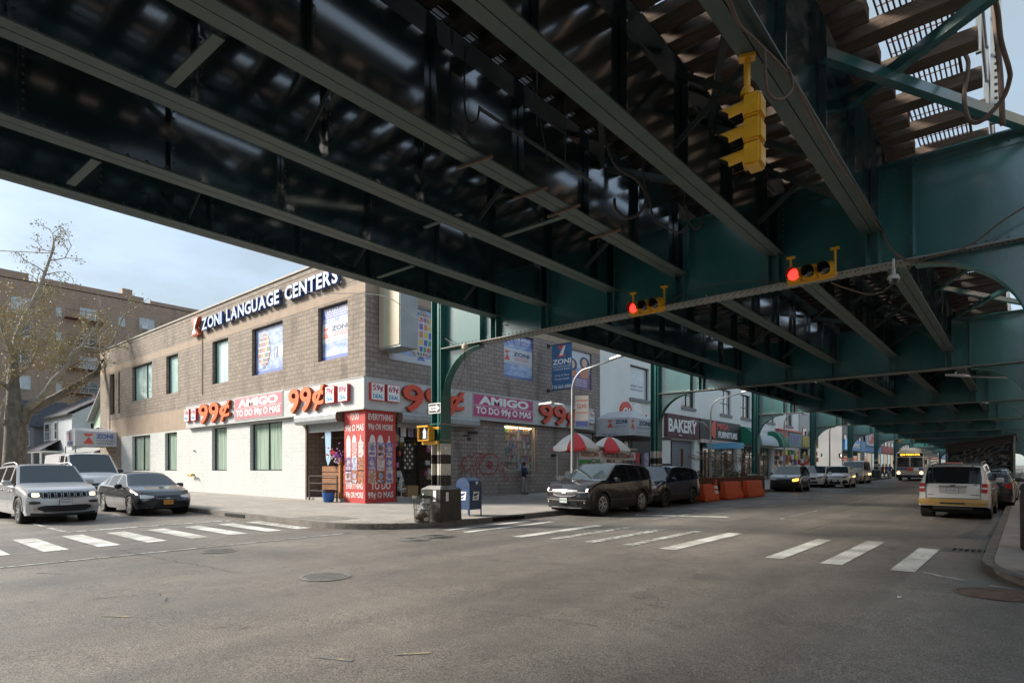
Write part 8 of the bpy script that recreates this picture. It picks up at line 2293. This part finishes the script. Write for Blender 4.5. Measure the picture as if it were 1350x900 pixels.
# 10 white SUV seen from behind on the right
sp = suv_base(4.93, 1.88, 1.80, 1.12, 1.13, .38, 2.9, .34, 1.25, .75, .95)
GOLD = M('tan gold bumper', (.36, .22, .06), .45, .2, coat=.4)
sp.update(paint=carpaint('pearl white', (.62, .62, .6), .05, .35), pill=((-1.55, -1.4), (-.85, -.72), (.25, .36)), seams=([(-.8, 1.02), (-.8, .6), (-.95, .4)], [(.3, 1.02), (.3, .36)], [(1.1, .98), (1.08, .42)]), handles=((-.55, .93), (.5, .92)), rim=ALLOY, rs=1, rails=(-1.9, .3), railm=GALV, planr=.07, sill=.3, rock=0, arch=GOLD, rz=.42,
    vr=((.3, .0), (.56, -.04), (.62, .0), (1.1, .0), (1.7, .08)),
    patches=[('tail_lamp', [(.72, .86, 1.13), (.80, .85, 1.14), (.87, .86, 1.13)], TLR, dict(mirror=True, end=-1, off=.02)), ('tail_lamp_clear', [(.73, .97, 1.02), (.87, .97, 1.02)], HLC, dict(mirror=True, end=-1, off=.026)),
             ('bumper', [(-.89, .46, .64), (-.6, .44, .65), (.6, .44, .65), (.89, .46, .64)], GOLD, dict(end=-1, off=.05)), ('tailgate_seam', [(-.69, .66, .675), (.69, .66, .675)], SEAM, dict(end=-1, off=.014)),
             ('tailgate_seam', [(-.70, .67, 1.14), (-.69, .67, 1.14)], SEAM, dict(end=-1, off=.014, sub=1)), ('tailgate_seam', [(.69, .67, 1.14), (.70, .67, 1.14)], SEAM, dict(end=-1, off=.014, sub=1)),
             ('chrome_strip', [(-.36, 1.02, 1.065), (.36, 1.02, 1.065)], M('brushed strip', (.25, .25, .24), .35, .7), dict(end=-1, off=.03)), ('badge', [(-.08, 1.055, 1.075), (-.04, 1.04, 1.09), (.04, 1.04, 1.09), (.08, 1.055, 1.075)], TRIM, dict(end=-1, off=.045)),
             ('plate_recess', [(-.34, .84, 1.0), (.34, .84, 1.0)], M('recess white', (.42, .42, .4), .5), dict(end=-1, off=.014)), ('small_badge', [(-.66, .78, .795), (-.46, .78, .795)], TRIM, dict(end=-1, off=.014)), ('small_badge', [(.5, .77, .785), (.64, .77, .785)], TRIM, dict(end=-1, off=.014)), ('small_badge', [(-.62, 1.09, 1.11), (-.53, 1.09, 1.11)], TRIM, dict(end=-1, off=.014)),
             ('step_slot', [(-.32, .49, .54), (.32, .49, .54)], TRIM, dict(end=-1, off=.056)), ('tow_bar', [(-.5, .32, .4), (.5, .32, .4)], TRIM, dict(end=-1, off=-.1))],
    plates=((-1, .92, 0, PLT, 'HTN-6731', .3, .15),))
car, warp_, patch_ = make_car('parked_suv', 'white SUV with a tan gold bumper seen from behind at the right kerb', 'SUV', (-1.72, 25.9, gz(-1.7, 25.9)), PI / 2 - .015, sp)
mb = MB(); mb.box(-2.2, -2.12, -.22, .22, 1.76, 1.8); mb.build('brake_lamp', TLR, car)
mb = MB()
for a in (-.52, .52): mb.tube([(-2.38, a, 1.2), (-2.27, a + .03, 1.72)], .012, 6)
mb.build('rear_rack', TRIM, car)
# 11, 12 dark cars ahead
sp = suv_base(4.7, 1.82, 1.62, 1.04, 1.05, .35, 2.7, .55, 1.05, .85, .92)
sp.update(paint=carpaint('black brown', (.03, .025, .024), .35, .25), pill=((-1.3, -1.15), (-.42, -.34), (.42, .5)), rim=ALLOY, rs=1, patches=[('tail_lamp', [(.6, .85, 1.0), (.82, .8, 1.03)], TLR, dict(mirror=True, end=-1, off=.03))])
make_car('parked_car', 'dark brown car parked directly ahead of the white SUV on the right', 'car', (-1.22, 31.7, gz(-1.2, 31.7)), PI / 2, sp)
sp = sedan(); sp.update(paint=carpaint('black', (.015, .015, .016), .3, .25), pill=((-1.0, -.9), (-.1, .02)), rim=ALLOY, rs=1, patches=[('tail_lamp', [(.55, .72, .85), (.75, .72, .86)], TLR, dict(mirror=True, end=-1, off=.03))])
make_car('parked_car', 'black sedan parked second ahead of the white SUV before the orange barrier', 'car', (-1.15, 36.2, gz(-1.2, 36.2)), PI / 2, sp)

# 13 city bus
bx, by = -9.0, 79.3
bus = thing('city_bus', 'white city bus with an orange destination display coming towards the camera', 'bus', (bx, by, gz(bx, by)), -PI / 2, tilt=True)
BW = M('bus white', (.55, .53, .48), .4, coat=.5); BBU = M('bus blue stripe', (.05, .1, .3), .4, coat=.5)
L, W2, H = 12.2, 1.3, 3.0
mb = MB()
prof = [(-W2, .35), (-W2, .95), (-W2, 1.2), (-W2 + .03, 2.5), (-W2 + .12, 2.9), (-W2 + .35, H)]; prof = prof + [(-a, b_) for a, b_ in prof[::-1]]
n = len(prof); st = [(-L / 2, 1.0, 0), (L / 2 - .5, 1.0, 0), (L / 2 - .12, .985, 0), (L / 2, .93, 0)]
vs = [(x, y * k, z if x < L / 2 else z - (.06 if z > 2.6 else 0)) for (x, k, _) in st for (y, z) in prof]
fs = [(i * n + j, (i + 1) * n + j, (i + 1) * n + j + 1, i * n + j + 1) for i in range(3) for j in range(n - 1)] + [tuple(range(3 * n, 4 * n)), tuple(range(n))[::-1]]
mb.add(vs, fs); mb.build('body', BW, bus)
mb = MB(); mb.box(-L / 2 + .5, L / 2 - 2.5, -.75, .75, H + .002, H + .28); mb.cbox((3.9, 0, H + .2), (2.6, 1.9, .4), 0, 0, .1); mb.build('roof_unit', M('bus roof pale', (.5, .49, .45), .6), bus)
xq = L / 2 + .012
mb = MB(); mb.box(xq - .05, xq, -1.08, -.04, 1.42, 2.42); mb.build('windscreen', CGL, bus); mb = MB(); mb.box(xq - .05, xq, .04, 1.08, 1.42, 2.42); mb.build('windscreen', CGL, bus)
mb = MB(); mb.box(xq - .05, xq + .005, -1.12, 1.12, 2.5, 2.86, 0); 
T = frame((xq + .008, 0, 2.68), (0, 1, 0), (0, 0, 1)); mb.text('Q32 PENN STA', T, w=1.7, h=.2, ex=.003, mi=1, bold=.02); mb.build('destination_display', [BLACKM, M('amber display', (1, .4, .05), .5, emit=2, ecol=(1, .35, .03))], bus)
mb = MB(); mb.box(xq - .05, xq, -1.16, 1.16, 1.12, 1.34, 0); mb.box(xq - .04, xq + .012, -.32, .3, 1.02, 1.36, 1); mb.box(xq - .04, xq + .01, .32, .75, 1.04, 1.34, 2); mb.build('stripe', [BBU, PRED, PWT], bus)
mb = MB(); mb.box(xq - .06, xq + .09, -1.18, 1.18, .34, .62); mb.build('bumper', TRIM, bus)
for s_ in (-1, 1):
    mb = MB(); mb.lathe([(.13, 0), (.1, .03), (0, .04)], 14, frame((xq, s_ * .98, .84), (0, 1, 0), (0, 0, 1))); mb.build('head_lamp', M('bus lamp lit', (1, .75, .4), .3, emit=3, ecol=(1, .62, .25)), bus)
    for xw in (L / 2 - 2.6, -L / 2 + 3.2): wheel_obj(bus, xw, s_ * (W2 - .12), .48, .28, s_, ALLOY, 2)
    mb = MB(); mb.cbox((xq + .2, s_ * 1.35, 1.9), (.1, .2, .4), 0, 0, .03); mb.bar((xq - .1, s_ * 1.2, 2.2), (xq + .2, s_ * 1.35, 2.1), .03, .03); mb.build('mirror', TRIM, bus)
    for k in range(7):
        x0 = -L / 2 + .9 + k * 1.45; mb = MB(); mb.box(x0, x0 + 1.3, *sorted((s_ * (W2 - .01), s_ * (W2 + .012))), 1.4, 2.35); mb.build('side_window', CGL, bus)
    mb = MB(); mb.box(-L / 2 + .3, L / 2 - .6, *sorted((s_ * (W2 - .01), s_ * (W2 + .008))), 1.0, 1.18); mb.build('side_stripe', BBU, bus)
